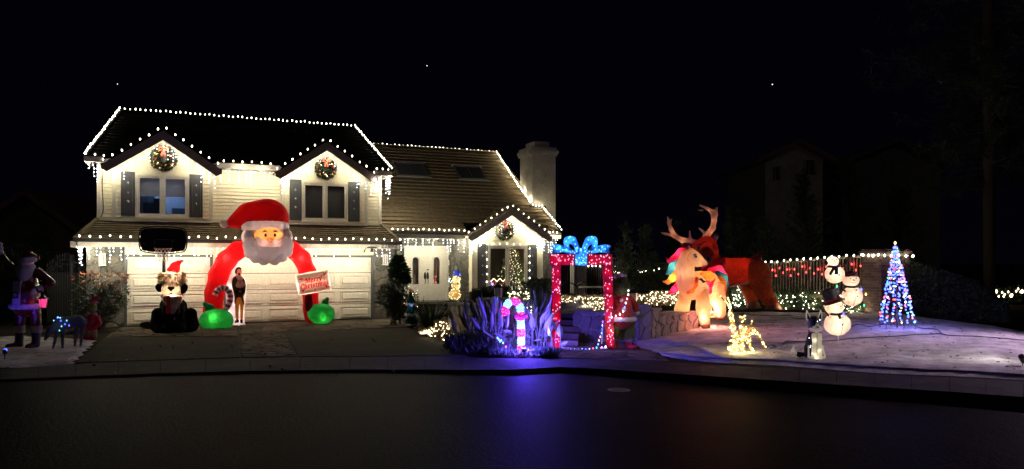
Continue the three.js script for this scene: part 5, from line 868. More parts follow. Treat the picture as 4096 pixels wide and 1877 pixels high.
{ // small inflatable elf with a round green head
  const { t, s, q } = framed('small_elf_inflatable', 'small unlit elf inflatable with green head and red jumper near the left shrub', 'inflatable elf', 352, 1362, 18.6);
  const gr = mat([0.2, 0.24, 0.04], { rough: 0.8, map: T.mix, m: 0.4 }), bl = (n, l, m, c = 0.014, k = 0.05) => part(n, blob(fb(q, s, l), c, k), m, t);
  bl('head', [[366, 1234, 0, 17], [372, 1238, 8, 14], [372, 1224, 2, 13]], gr); for (const x of [368, 379]) part('eye', el(q, s, x, 1226, 16, 2.4, 2.8, 1.6, 8, 6), M.black, t); part('nose', el(q, s, 374, 1234, 23, 3, 2.6, 3, 8, 6), gr, t);
  bl('hat', [[370, 1206, 0, 12, 380, 1194, 0, 7], [380, 1194, 0, 7, 394, 1190, 0, 4]], M.red); bl('hat_trim', [[358, 1211, 6, 4.5, 384, 1210, 8, 4.5], [358, 1211, -6, 4.5, 384, 1210, -6, 4.5]], M.fur); bl('neck_ruff', [[360, 1256, 4, 6, 384, 1256, 4, 6]], M.fur);
  bl('jumper', [[370, 1268, 0, 17, 368, 1306, 2, 22], [352, 1272, 0, 10, 336, 1300, 4, 9], [336, 1300, 4, 9, 350, 1310, 20, 8], [390, 1272, 0, 10, 398, 1296, 6, 9], [398, 1296, 6, 9, 390, 1304, 16, 8]], M.red);
  bl('trousers', [[360, 1322, 0, 17, 358, 1344, 0, 15], [374, 1322, 0, 14, 374, 1344, 0, 13]], mat([0.35, 0.2, 0.06], { rough: 0.9 })); bl('shoe', [[352, 1352, 6, 9, 332, 1354, 16, 7]], skin.darkRed); bl('shoe', [[374, 1352, 6, 9, 364, 1354, 24, 8]], skin.darkRed);
}

// ---------------------------------------------------------------- the planted bank between driveway and front walk
const gy = (px, py, D) => at(px, py, D);
function wallRun(name, label, category, pts, h, { y0 = -0.05, th = 0.36, cell = 0.3, mats = M.wallStone, cap = true, group, squash = 0.9 } = {}) { // a stone wall along a line of [x, z], stones on its street side
  const t = thing(name, label, category, [0, 0, 0], 0, group);
  pts.slice(1).forEach((b, i) => {
    const a = pts[i], L = Math.hypot(b[0] - a[0], b[1] - a[1]), ang = Math.atan2(-(b[1] - a[1]), b[0] - a[0]), H = Array.isArray(h) ? h[i] : h;
    part('mortar_core', box(L, H - y0, th, L / 2, (H + y0) / 2, -th / 2).rotateY(ang).translate(a[0], 0, a[1]), M.mortar, t);
    stoneFace(t, L, H - y0 - 0.06, cell, (g) => g.translate(0, y0, -0.02).rotateY(ang).translate(a[0], 0, a[1]), mats, 0.06, 0.025, squash);
    if (cap) { const n = Math.max(1, Math.round(L / 0.55)); for (let k = 0; k < n; k++) part('cap_stone', box(L / n - 0.012, 0.06, th + 0.1, (k + 0.5) * L / n, H - 0.03 + R(0, 0.008), -th / 2 + R(-0.012, 0.012)).rotateY(ang).translate(a[0], 0, a[1]), mats[k % mats.length], t); }
  });
  return t;
}
const xz = (px, D) => { const p = at(px, HORIZON, D); return [p.x, p.z]; };
wallRun('planter_wall', 'low warm lit stone planter wall left of the stone pillar', 'stone wall', [xz(1797, 19.8), xz(1945, 17.4)], 0.9);
{
  const t = thing('stone_pillar', 'square stone pillar with flat cap under the pagoda lantern', 'stone pillar', at(1992, HORIZON, 17.3).setY(0), 0.12), W = 0.62, H = 1.12;
  part('core', span(-W / 2, W / 2, -0.05, H - 0.06, -W / 2, W / 2), M.mortar, t);
  for (let k = 0; k < 4; k++) stoneFace(t, W, H - 0.02, 0.27, (g) => g.translate(-W / 2, -0.05, W / 2 - 0.02).rotateY(k * Math.PI / 2), M.wallStone, 0.055, 0.025, 0.9);
  part('cap_stone', put(slab(smooth([[-W / 2 - 0.07, -W / 2 - 0.07], [W / 2 + 0.07, -W / 2 - 0.07], [W / 2 + 0.07, W / 2 + 0.07], [-W / 2 - 0.07, W / 2 + 0.07]], 2), 0.07, 0.012), 0, H - 0.06, 0, -Math.PI / 2), M.wallStone[1], t);
}
function pagoda(label, p, k = 1) {
  const t = thing('garden_lantern', label, 'garden lantern', p), h = 0.36 * k, w = 0.1 * k;
  part('lantern_pane', new THREE.CylinderGeometry(w, w * 0.86, h * 0.62, 6).translate(0, h * 0.36, 0), mat([0.6, 0.56, 0.58], { rough: 0.7, transmission: 0.4, thickness: 0 }), t);
  part('frame', [...[0, 1, 2, 3, 4, 5].map((i) => { const a = i * Math.PI / 3; return rod(V(w * 0.88 * Math.sin(a), h * 0.04, w * 0.88 * Math.cos(a)), V(w * 1.03 * Math.sin(a), h * 0.68, w * 1.03 * Math.cos(a)), 0.008, 0.008, 5); }), new THREE.CylinderGeometry(w * 0.5, w * 0.9, h * 0.08, 6)], M.iron, t);
  part('roof', [new THREE.CylinderGeometry(w * 0.5, w * 1.75, h * 0.14, 6).translate(0, h * 0.75, 0), new THREE.CylinderGeometry(w * 0.12, w * 0.7, h * 0.14, 6).translate(0, h * 0.88, 0), ball(0, h * 1.0, 0, 0.018 * k)], M.iron, t);
  return t;
}
pagoda('unlit pagoda lantern on the stone pillar before the bay window', at(1993, HORIZON, 17.3).setY(1.135));
// banked soil behind the walls
kind(part('planter_soil', floorSheet([xz(1800, 19.9), xz(1945, 17.7), xz(2045, 17.6), xz(2210, 18.2), xz(2240, 21.5), [10.0, 0.5], [13.3, -1.2], [10.0, -1.2], [9.9, 1.5]], 0.82, 0.86), M.soil), 'structure');
kind(part('upper_terrace', floorSheet([xz(2262, 21.3), xz(2318, 19.1), xz(2420, 18.7), xz(2600, 18.6), xz(2790, 20.4), xz(2850, 23), xz(3010, 24.3), xz(3280, 23.6), xz(3540, 22.7), xz(3600, 30), [26, -30], [14.0, -30], [13.7, -1.9], [13.2, -1.0], [10.3, 0.6]], 0.42, 0.6), M.soil), 'structure');
kind(part('bank_soil', floorSheet([Gp(1885, 1425), Gp(2060, 1433), Gp(2236, 1432), Gp(2238, 1380), xz(2205, 18.2), xz(2045, 17.4), xz(1945, 17.2), xz(1797, 19.9), Gp(1700, 1300), Gp(1645, 1312)], 0.02, 0.05), M.soil), 'structure');
wallRun('step_wall', 'stone wall running beside the garden steps', 'stone wall', [xz(2232, 21.6), xz(2335, 20.8)], 0.9);
wallRun('garden_wall', 'blue lit stone wall seen through the gift box arch', 'stone wall', [xz(2322, 20.0), xz(2300, 18.6), xz(2418, 18.3)], [0.78, 0.74]);
wallRun('garden_wall', 'grey stone wall with pier between the costumed figure and the unicorn', 'stone wall', [xz(2470, 18.5), xz(2556, 18.3), xz(2604, 18.4), xz(2640, 18.9), xz(2788, 20.0)], [0.6, 0.92, 0.8, 0.66], { mats: M.wallStone.slice(0, 3), cell: 0.34 });
{ // garden steps
  const t = thing('garden_steps', 'stone garden steps rising beyond the gift box arch', 'steps');
  for (let i = 0; i < 5; i++) { const a = xz(2236, 17.5 + i * 0.55), b = xz(2312, 17.3 + i * 0.55), c = xz(2318, 21), d = xz(2232, 21); part('step', floorSheet([a, b, c, d], 0.12 * (i + 1), 0.16), M.flag[i % 3], t); }
}
// large leaved plants round the candy cane
const bladeLeaf = (base, tip, w, twist = 0) => { // a broad pointed leaf from base to tip, folded along its rib
  const d = tip.clone().sub(base), L = d.length(), n = 7, droop = R(-0.1, 0.4), P = [], x = d.clone().normalize(), s0 = V(Math.cos(twist), 0, Math.sin(twist)), s = s0.sub(x.clone().multiplyScalar(s0.dot(x))).normalize(), u = x.clone().cross(s), C = [], row = [];
  for (let i = 0; i <= n; i++) { const k = i / n, ww = w * Math.sin(Math.PI * Math.pow(k, 0.75)) * 0.5 + 0.002, c = base.clone().addScaledVector(d, k).addScaledVector(u, -droop * L * k * k); row.push([c.clone().addScaledVector(s, -ww).addScaledVector(u, ww * 0.35), c, c.clone().addScaledVector(s, ww).addScaledVector(u, ww * 0.35)]); }
  for (let i = 0; i < n; i++) for (let j = 0; j < 2; j++) { const a = row[i][j], b = row[i][j + 1], c = row[i + 1][j + 1], e = row[i + 1][j]; for (const p of [a, b, c, a, c, e]) P.push(p.x, p.y, p.z); }
  const tone = R(0.45, 1); for (let i = 0; i < P.length / 3; i++) C.push(tone, tone, tone * 0.95);
  const g = new THREE.BufferGeometry(); g.setAttribute('position', new THREE.BufferAttribute(new Float32Array(P), 3)); g.setAttribute('color', new THREE.BufferAttribute(new Float32Array(C), 3)); g.computeVertexNormals(); return g;
};
function canna(label, px, D, hpx, n, spread, group) {
  const base = at(px, HORIZON, D).setY(0.03), t = thing('canna_plant', label, 'plant', base, 0, group), h = hpx * D / FPX, st = [];
  for (let i = 0; i < n; i++) {
    const a = R(6.2832), r = R(0.03, spread), b = V(r * Math.cos(a) * 0.5, 0, r * Math.sin(a) * 0.5), k = R(0.35, 0.92), top = V(r * Math.cos(a) * 1.1 + R(-0.05, 0.05), h * k * 0.62, r * Math.sin(a) * 1.1);
    st.push(tube([b, b.clone().lerp(top, 0.55).add(V(R(-0.04, 0.04), 0.03, 0)), top], R(0.007, 0.012), 8, 5));
    const out = V(Math.cos(a) * R(0.05, 0.75), 1, Math.sin(a) * R(0.0, 0.5)).normalize(), L = h * R(0.26, 0.42);
    part('leaf', bladeLeaf(top, top.clone().addScaledVector(out, L), R(0.07, 0.13), R(-0.5, 0.5)), M.blade, t);
    if (R() < 0.5) { const d = V(Math.cos(a + 1.5), R(-0.1, 0.6), Math.sin(a + 1.5)).normalize(), m = b.clone().lerp(top, 0.6); part('leaf', bladeLeaf(m, m.clone().addScaledVector(d, L * 0.7), R(0.05, 0.09), R(3)), M.blade, t); }
  }
  part('stem', st, M.blade2 ??= mat([0.11, 0.14, 0.08], { rough: 0.5 }), t);
}
const GP = 'broad leaved plants round the candy cane';
[['plant with upright broad leaves at the left end of the dark bed', 1860, 16.9, 210, 7, 0.3], ['plant with tall broad leaves under the planter wall', 1905, 16.6, 250, 9, 0.3], ['blue lit plant with tall leaves left of the stone pillar', 1965, 16.1, 265, 14, 0.36], ['blue lit plant with tall leaves before the stone pillar', 2010, 15.9, 275, 16, 0.34], ['blue lit plant with leaning leaves left behind the candy cane', 2050, 16.1, 250, 14, 0.32], ['blue lit plant with leaning leaves right behind the candy cane', 2125, 16.0, 215, 14, 0.3], ['blue lit plant with one pale pointed leaf, right of the candy cane', 2155, 15.9, 230, 10, 0.26], ['single dark plant before the left post of the gift box arch', 2230, 15.3, 190, 3, 0.14]].forEach((a) => canna(...a, GP));
{ // low growth along the bed edge
  const fill = (name, label, px0, px1, D0, D1, n, len, wid, m, hy = 0.3) => { const t = part(name, leaves(n, () => { const p = at(R(px0, px1), HORIZON, R(D0, D1)); p.y = R(0.02, hy); return [p, V(R(-0.7, 0.7), R(0.3, 1), R(-0.7, 0.7))]; }, len, wid, 0.55, 0.4), m); kind(t, 'stuff'); t.userData.label = label; t.userData.category = 'ground cover'; };
  fill('ground_cover', 'dark grassy ground cover at the left of the planted bed', 1785, 1990, 15.7, 17.2, 3000, 0.16, 0.012, M.leafDark, 0.26);
  fill('ground_cover', 'low blue lit blades and debris round the foot of the candy cane', 1965, 2180, 15.2, 16.2, 1100, 0.13, 0.012, M.blade, 0.1);
  fill('ground_cover', 'small dark tuft of grass before the gift box arch', 2145, 2225, 15.15, 15.6, 900, 0.17, 0.012, M.leafDark, 0.08);
}
{ // blue flood lamp hidden among the plants
  const p = at(2096, HORIZON, 15.15).setY(0.04), t = thing('flood_lamp', 'small blue flood lamp in the plants at the foot of the candy cane', 'flood lamp', p);
  part('stake', rod(V(0, 0, 0), V(0, 0.1, 0), 0.01), M.black, t); part('housing', new THREE.CylinderGeometry(0.05, 0.04, 0.07, 14).translate(0, 0.13, 0), M.black, t); part('lens_glow', new THREE.CylinderGeometry(0.04, 0.04, 0.01, 14).translate(0, 0.172, 0), B.blue, t);
  lamp(t, V(0, 0.3, 0.05), [0.1, 0.05, 1], 24, 2); lamp(t, V(0.5, 0.5, 0.05), [0.16, 0.11, 1], 8, 2);
  const p2 = at(2188, HORIZON, 16.9).setY(0.04), t2 = thing('flood_lamp', 'small blue flood lamp behind the left post of the gift box arch', 'flood lamp', p2);
  part('stake', rod(V(0, 0, 0), V(0, 0.1, 0), 0.01), M.black, t2); part('housing', new THREE.CylinderGeometry(0.05, 0.04, 0.07, 14).translate(0, 0.13, 0), M.black, t2); part('lens_glow', new THREE.CylinderGeometry(0.04, 0.04, 0.01, 14).translate(0, 0.172, 0), B.blue, t2);
  lamp(t2, V(0.05, 0.35, 0), [0.14, 0.09, 1], 18, 2);
  const bl = thing('stray_bulbs', 'loose blue and red bulbs hanging low among the broad leaves', 'light string', at(1996, HORIZON, 15.5).setY(0));
  [[1995, 1358, 0], [2005, 1362, 0], [1990, 1352, 0], [2012, 1372, 0], [2024, 1388, 1], [2115, 1402, 1], [2000, 1366, 0]].forEach(([x, y, r]) => { part('bulb', bulbGeo(0.016), r ? B.red : B.cyan, bl).position.copy(at(x, y, 15.4).sub(bl.position)); });
  part('cable', tube([[1988, 1350], [2002, 1364], [2024, 1384], [2070, 1405], [2116, 1400]].map(([x, y]) => at(x, y, 15.42).sub(bl.position)), 0.005, 30, 4), M.wire, bl);
}
{ // lit candy cane
  const { t, s, q } = framed('candy_cane_light', 'glowing pink and ice blue candy cane with a pink bow among the leaves', 'lit candy cane', 2086, 1418, 15.55);
  const c = new THREE.CatmullRomCurve3([[2025, 1262], [2022, 1238], [2034, 1213], [2052, 1205], [2072, 1213], [2082, 1238], [2083, 1270], [2084, 1330], [2086, 1414]].map(([x, y]) => q(x, y, 0)), false, 'centripetal'), n = 9, r = 14.5 * s;
  const sh = [cloth([0.8, 0.04, 0.2], 0.6, { bump: undefined }), cloth([0.3, 0.72, 0.9], 0.6, { bump: undefined })];
  const pinks = [1, 0, 1, 0, 0, 1, 0, 1, 0];
  for (let i = 0; i < n; i++) {
    const u0 = i / n, u1 = (i + 1) / n, pts = [...Array(5)].map((_, k) => c.getPointAt(u0 + (u1 - u0) * k / 4)), pink = i % 2 === 0;
    const seg = part('shell', new THREE.TubeGeometry(new THREE.CatmullRomCurve3(pts), 6, r, 14), sh[pink ? 0 : 1], t), b = [];
    for (let k = 0; k < 44; k++) { const p = c.getPointAt(u0 + (u1 - u0) * R()), a = R(6.2832), tan = c.getTangentAt((u0 + u1) / 2), nn = V(-tan.y, tan.x, 0).normalize(); b.push(orb(p.addScaledVector(nn, Math.cos(a) * r).add(V(0, 0, Math.sin(a) * r)), 0.0085)); }
    kind(part('shell_bulbs', b, pink ? glow([1, 0.1, 0.35], 5) : B.ice, seg), 'stuff');
    lamp(t, c.getPointAt((u0 + u1) / 2), pink ? [1, 0.12, 0.4] : [0.25, 0.7, 1], 0.1, 1.5);
  }
  for (const d of [-1, 1]) part('bow', blob(fb(q, s, [[2083 + d * 4, 1265, 16, 5, 2083 + d * 22, 1258, 16, 6], [2083 + d * 6, 1272, 16, 3, 2083 + d * 22, 1267, 16, 5]]), 0.01, 0.02), mat([0.4, 0.01, 0.07], { rough: 0.7 }), t);
}
{ // gift box arch
  const { t, s, q } = framed('gift_box_arch', 'tall glowing red gift box arch with a blue ribbon bow over the walk', 'lit arch', 2322, 1398, 16.6);
  const red = cloth([0.5, 0.006, 0.05], 0.5, { bump: T.bump, bumpScale: 0.02, bm: 0.25 }), blue = cloth([0.12, 0.45, 0.9], 0.55, { bump: T.bump, bumpScale: 0.01, bm: 0.25 });
  const pinkB = glow([1, 0.32, 0.5], 2.6), blueB = glow([0.25, 0.7, 1], 3);
  const bar = (name, poly, m, z0 = -18, z1 = 18) => part(name, slab(poly.map(([x, y]) => { const p = q(x, y); return [p.x, p.y]; }), (z1 - z0) * s, 0.01).translate(0, 0, z0 * s), m, t);
  const dots = (parent, poly, n, m, z = 19, rad = 0.01) => { const [a, b, c, d] = poly; for (let i = 0; i < n; i++) { const u = R(0.06, 0.94), v = R(0.03, 0.97), x = (a[0] * (1 - u) + b[0] * u) * (1 - v) + (d[0] * (1 - u) + c[0] * u) * v, y = (a[1] * (1 - u) + b[1] * u) * (1 - v) + (d[1] * (1 - u) + c[1] * u) * v; part('bulb', bulbGeo(rad), m, parent).position.copy(q(x, y, z)); } };
  const L = [[2207, 1062], [2242, 1062], [2242, 1394], [2207, 1394]], Rp = [[2411, 1062], [2447, 1062], [2455, 1388], [2427, 1388]], TL = [[2199, 1017], [2298, 1017], [2298, 1061], [2199, 1061]], TR = [[2348, 1017], [2447, 1017], [2447, 1061], [2348, 1061]], TC = [[2299, 1018], [2347, 1018], [2347, 1062], [2299, 1062]];
  dots(bar('post', L, red, -16, 16), L, 50, pinkB, 17); dots(bar('post', Rp, red, -16, 16), Rp, 46, pinkB, 17); dots(bar('box_top', TL, red), TL, 34, pinkB); dots(bar('box_top', TR, red), TR, 34, pinkB);
  const rb = bar('ribbon_band', TC, blue, -20, 20); dots(rb, TC, 16, blueB, 21); part('ribbon_seam', box(1.4 * s, 44 * s, 2 * s, ...q(2324, 1040, 20.5).toArray()), mat([0.02, 0.1, 0.3]), rb);
  part('edge_wire', [L, Rp, TL, TR].flatMap((P) => P.map((a, i) => { const b = P[(i + 1) % 4]; return rod(q(a[0], a[1], 17), q(b[0], b[1], 17), 0.006, 0.006, 5); })).concat([1172, 1286].flatMap((y) => [rod(q(2207, y, 16.5), q(2242, y, 16.5), 0.005, 0.005, 5), rod(q(2414, y, 16.5), q(2451, y, 16.5), 0.005, 0.005, 5)])), mat([0.1, 0.005, 0.015]), t);
  const flat = (l) => l.map(([x, y]) => { const p = q(x, y); return [p.x, p.y]; });
  for (const d of [-1, 1]) {
    const X = (x) => 2323 + d * (x - 2323), lp = smooth(flat([[2326, 1012], [2334, 975], [2346, 950], [2366, 944], [2386, 950], [2391, 968], [2384, 990], [2362, 1010], [2340, 1016]].map(([x, y]) => [X(x), y])), 4), ho = smooth(flat([[2346, 998], [2354, 984], [2366, 976], [2370, 983], [2362, 996], [2350, 1003]].map(([x, y]) => [X(x), y])), 3);
    const lo = part('bow_loop', slab(lp, 20 * s, 0.012, [ho]).translate(0, 0, -10 * s), blue, t), ta = part('bow_tail', slab(smooth(flat([[2330, 1014], [2356, 998], [2390, 984], [2420, 978], [2444, 985], [2434, 995], [2438, 1013], [2400, 1010], [2360, 1017]].map(([x, y]) => [X(x), y])), 4), 16 * s, 0.012).translate(0, 0, -8 * s), blue, t);
    for (const [x, y] of [[2352, 960], [2372, 953], [2382, 966], [2376, 984], [2346, 978], [2338, 992], [2340, 1006], [2356, 1006], [2366, 948]]) part('bulb', bulbGeo(0.011), blueB, lo).position.copy(q(X(x), y, 12));
    for (const [x, y] of [[2366, 1008], [2380, 998], [2396, 1000], [2408, 988], [2420, 996], [2430, 985], [2404, 1006], [2348, 1012]]) part('bulb', bulbGeo(0.011), blueB, ta).position.copy(q(X(x), y, 10));
    for (const [x, y] of [[2362, 956], [2384, 972], [2338, 996], [2378, 1002], [2412, 992]]) lamp(t, q(X(x), y, 0), [0.2, 0.6, 1], 0.09, 0.6);
  }
  part('bow_knot', blob(fb(q, s, [[2323, 1003, 6, 11], [2323, 1012, 4, 10]]), 0.015, 0.03), cloth([0.2, 0.6, 0.9], 0.5), t); lamp(t, q(2323, 1006, 2), [0.25, 0.65, 1], 0.03, 0.6); part('bulb', bulbGeo(0.02), blueB, t).position.copy(q(2322, 1000, 18));
  for (const [x, y] of [[2224, 1090], [2224, 1150], [2224, 1210], [2224, 1270], [2224, 1330], [2224, 1380], [2431, 1090], [2434, 1150], [2436, 1210], [2438, 1270], [2440, 1330], [2441, 1375], [2222, 1040], [2265, 1040], [2380, 1040], [2424, 1040]]) lamp(t, q(x, y, 0), [1, 0.12, 0.3], 0.13, 1);
  lamp(t, q(2311, 1040, 0), [0.25, 0.6, 1], 0.15, 1); lamp(t, q(2336, 1040, 0), [0.25, 0.6, 1], 0.15, 1);
  part('prop', [rod(q(2206, 1180, -10), q(2194, 1340, -60), 0.012), rod(q(2416, 1270, -14), q(2412, 1380, -40), 0.012), span(...[q(2405, 0, 0).x, q(2432, 0, 0).x], 0, 0.02, -40 * s, -10 * s)], M.whiteWire, t);
  part('utility_box', box(22 * s, 66 * s, 18 * s, ...q(2196, 1362, -10).toArray()), mat([0.45, 0.45, 0.5], { rough: 0.6 }), thing('power_timer', 'pale weatherproof power timer on a stake beside the left arch post', 'power timer', t.position.clone(), YAW));
}
const mini = bulbGeo(0.017);
{ // costumed figure seen from behind
  const { t, s, q } = framed('furry_costume_figure', 'green furry costumed figure in red Santa coat seen from behind at the arch', 'costumed figure', 2490, 1400, 16.75);
  const gr = mat([0.16, 0.2, 0.035], { rough: 1, bump: T.bump, bumpScale: 0.03, bm: 0.15 }), coat = mat([0.3, 0.008, 0.014], { rough: 0.85, bump: T.soft, bumpScale: 0.02, bm: 0.3, map: T.mix, m: 0.5 });
  const bl = (n, l, m, c = 0.016, k = 0.05) => part(n, blob(fb(q, s, l), c, k), m, t);
  const hd = bl('head', [[2484, 1136, 0, 26], [2482, 1150, 4, 27], [2490, 1120, -2, 21]], gr);
  const fz = (n, f, len, m = mat([0.2, 0.24, 0.05], { rough: 0.9, vertexColors: true, side: THREE.DoubleSide }), p = t) => kind(part('fur', strands(n, f, len, 0.012), m, p), 'stuff');
  const fm = mat([0.22, 0.26, 0.055], { rough: 0.9, vertexColors: true, side: THREE.DoubleSide });
  fz(1300, () => { const d = dirR(), p = q(2484 + 30 * d.x, 1138 - 34 * d.y, 28 * d.z); return [p, V(d.x * 0.6, -0.6 + d.y * 0.4, d.z * 0.6)]; }, 0.07, fm, hd);
  bl('hat', [[2490, 1106, -6, 17, 2476, 1108, -14, 12]], coat); bl('hat_trim', [[2462, 1107, 6, 6, 2478, 1101, 14, 6.5], [2478, 1101, 14, 6.5, 2500, 1103, 12, 6], [2462, 1107, 6, 6, 2470, 1104, -14, 6]], M.fur);
  bl('neck', [[2482, 1168, 0, 18, 2478, 1176, 0, 20]], gr); bl('coat', [[2456, 1190, 0, 16, 2510, 1192, 0, 18], [2484, 1205, 0, 30, 2486, 1260, 0, 42], [2486, 1262, 0, 44, 2487, 1272, 0, 48], [2505, 1225, 10, 22, 2500, 1260, 10, 30]], coat);
  bl('sleeve', [[2452, 1190, 0, 15, 2434, 1225, -4, 13], [2434, 1225, -4, 13, 2428, 1252, 8, 11]], coat); bl('sleeve', [[2514, 1192, 0, 16, 2542, 1224, -4, 14], [2542, 1224, -4, 14, 2546, 1246, 6, 11]], coat);
  bl('coat_hem', [...Array(14)].map((_, i) => { const a = i / 14 * 6.2832, b = (i + 1) / 14 * 6.2832; return [2488 + 50 * Math.cos(a), 1276, 44 * Math.sin(a), 8, 2488 + 50 * Math.cos(b), 1276, 44 * Math.sin(b), 8]; }), M.fur);
  bl('cuff', [[2428, 1255, 8, 11, 2426, 1260, 9, 11]], M.fur); bl('cuff', [[2546, 1249, 6, 11, 2548, 1254, 8, 11]], M.fur);
  const hand = (x, y, z, d) => bl('hand', [[x, y, z, 7, x - d * 4, y + 6, z + 2, 8], ...[-1, 0, 1, 2].map((i) => [x - d * 8, y + 6 + i * 2.4, z + 4 - i * 3, 3, x - d * (20 - Math.abs(i - 0.5) * 3), y + 8 + i * 4.5, z + 8 - i * 3, 2.2]), [x - d * 2, y, z + 6, 3, x - d * 11, y - 3, z + 12, 2.4]], gr, 0.008, 0.014);
  hand(2424, 1264, 10, 1); hand(2551, 1256, 8, -1);
  bl('trousers', [[2466, 1286, 0, 25, 2464, 1338, 0, 19], [2512, 1286, 0, 26, 2514, 1334, 0, 19]], gr); fz(1700, () => { const l = R() < 0.5, y = R(1284, 1350), a = R(6.2832), r = 25 - (y - 1284) * 0.1; return [q((l ? 2465 : 2513) + r * Math.cos(a), y, r * Math.sin(a)), V(Math.cos(a) * 0.4, -1, Math.sin(a) * 0.4)]; }, 0.07, fm);
  for (const [x, d] of [[2462, -1], [2514, 1]]) { bl('boot_cuff', [[x - 8, 1361, 0, 7, x + 8, 1361, 0, 7], [x, 1361, 6, 8]], M.fur); bl('boot', [[x, 1372, 0, 13, x + d * 2, 1384, 0, 13], [x + d * 4, 1388, 4, 12, x + d * 16, 1390, 18, 9], [x + d * 16, 1390, 18, 9, x + d * 26, 1384, 26, 5], [x + d * 26, 1384, 26, 5, x + d * 27, 1374, 24, 3]], mat([0.28, 0.006, 0.012], { rough: 0.7 })); }
  part('pompom', blob(fb(q, s, [[2481, 1200, 32, 7]]), 0.01, 0.01), M.fur, t); part('pompom', blob(fb(q, s, [[2490, 1236, 44, 9]]), 0.01, 0.01), M.fur, t);
  // the light string he wears and drags through the arch
  const l = thing('coloured_light_string', 'coloured bulb string draped over the costumed figure and trailing under the arch', 'light string', t.position.clone(), YAW), path = [[2510, 1162, 26], [2508, 1180, 34], [2500, 1200, 40], [2492, 1226, 46], [2484, 1246, 50], [2466, 1258, 52], [2444, 1264, 50], [2434, 1268, 44], [2436, 1300, 36], [2446, 1330, 28], [2440, 1360, 20], [2428, 1384, 10], [2412, 1392, 0], [2400, 1388, -2]].map((p) => q(...p));
  const a = strung(path, 0.1), cols = [B.white, B.pink, B.net, B.blue, B.white, B.red, B.net, B.yellow, B.green];
  a.forEach((p, i) => part('bulb', mini, i < 24 ? [B.white, B.net, B.pink, B.white, B.blue][i % 5] : cols[i % cols.length], l).position.copy(p));
  const tr = [[2416, 1260, 14], [2412, 1285, 0], [2410, 1310, -2], [2407, 1335, -4], [2398, 1358, -4], [2392, 1382, -2], [2386, 1392, 2], [2376, 1393, 4], [2362, 1396, 6], [2350, 1400, 8], [2336, 1395, 6], [2320, 1399, 8], [2304, 1400, 8], [2286, 1397, 6], [2268, 1402, 10], [2254, 1404, 12], [2240, 1403, 12]].map((p) => q(...p));
  strung(tr, 0.088).forEach((p, i) => part('bulb', mini, [B.blue, B.cyan, B.red, B.yellow, B.blue, B.green, B.pink, B.white][(i * 5) % 8], l).position.copy(p));
  part('cable', [tube(path, 0.005, 70, 4), tube(tr, 0.005, 80, 4)], M.wire, l);
  for (const [x, y, z] of [[2500, 1200, 62], [2470, 1256, 72], [2440, 1266, 66]]) lamp(l, q(x, y, z), [1, 0.75, 0.75], 0.13, 2);
  lamp(l, q(2438, 1320, 48), [1, 0.85, 0.6], 0.12, 2); lamp(l, q(2395, 1380, 6), [0.4, 0.5, 1], 0.03, 1); lamp(l, q(2300, 1392, 12), [0.3, 0.35, 1], 0.03, 1);
}
// ---------------------------------------------------------------- shrubs and net lights
function netBush(name, label, pts, { n, len, wid, bulbs, cd = 0.05, lamps = 4, m = M.leaf, bm = B.net, rad = 0.011, category = 'lit hedge', group, sheet = 0.6 }) { // pts: boxes [px0, px1, pyTop, pyBottom, D, depth]
  const t = thing(name, label, category, [0, 0, 0], 0, group), f = [], b = [];
  const pick = () => { const p = pts[Math.floor(R(pts.length))]; return [p, R(p[0], p[1]), R(), R()]; };
  kind(part('foliage', leaves(n, () => { const [p, x, u, w] = pick(), y = p[3] + (p[2] - p[3]) * Math.pow(u, 0.8); return [at(x, y, p[4] + w * p[5]), V(R(-0.8, 0.8), R(-0.1, 1), R(-0.2, 1))]; }, len, wid, 0.55), m, t), 'stuff');
  for (let i = 0; i < bulbs; i++) { const [p, x, u] = pick(), y = p[3] + (p[2] - p[3]) * (0.08 + 0.9 * u); const q = at(x, y, p[4] - 0.03 + R(0.12)); f.push(orb(q, rad * R(0.8, 1.15))); b.push(q); }
  if (bulbs) { kind(part('net_bulbs', f, bm, t), 'stuff'); kind(part('net_wire', b.slice(1).map((p, i) => rod(b[i], p, 0.003, 0.003, 3)).filter((_, i) => b[i].distanceTo(b[i + 1]) < 0.5), M.wire, t), 'stuff'); }
  for (let i = 0; i < lamps; i++) { const p = pts[i % pts.length], u = (Math.floor(i / pts.length) + 0.5) / Math.ceil(lamps / pts.length); lamp(t, at(p[0] + (p[1] - p[0]) * u, (p[2] + p[3]) / 2, p[4] - 0.18), [1, 0.83, 0.55], cd, 3); }
  return t;
}
netBush('lit_hedge', 'low hedge glowing with warm net bulbs, seen through the gift box arch', [[2243, 2420, 1186, 1214, 21.0, 0.5], [2243, 2420, 1182, 1208, 21.4, 0.6], [2318, 2424, 1205, 1246, 19.6, 0.5]], { n: 3000, len: 0.07, wid: 0.035, bulbs: 330, cd: 0.22, lamps: 9, m: M.leafDry, group: 'hedges under warm net lights' });
netBush('lit_hedge', 'low hedge glowing with warm net bulbs between the costumed figure and the unicorn', [[2550, 2745, 1178, 1225, 20.6, 0.6], [2600, 2740, 1166, 1205, 21.0, 0.6]], { n: 2600, len: 0.07, wid: 0.035, bulbs: 300, cd: 0.22, lamps: 8, m: M.leafDry, group: 'hedges under warm net lights' });
netBush('lit_shrub', 'shrub with warm net bulbs behind the candy cane', [[2030, 2120, 1165, 1215, 17.9, 0.5], [2060, 2130, 1205, 1260, 17.5, 0.4]], { n: 1900, len: 0.08, wid: 0.04, bulbs: 85, cd: 0.06, lamps: 4, m: M.leaf, rad: 0.014, category: 'lit shrub' });
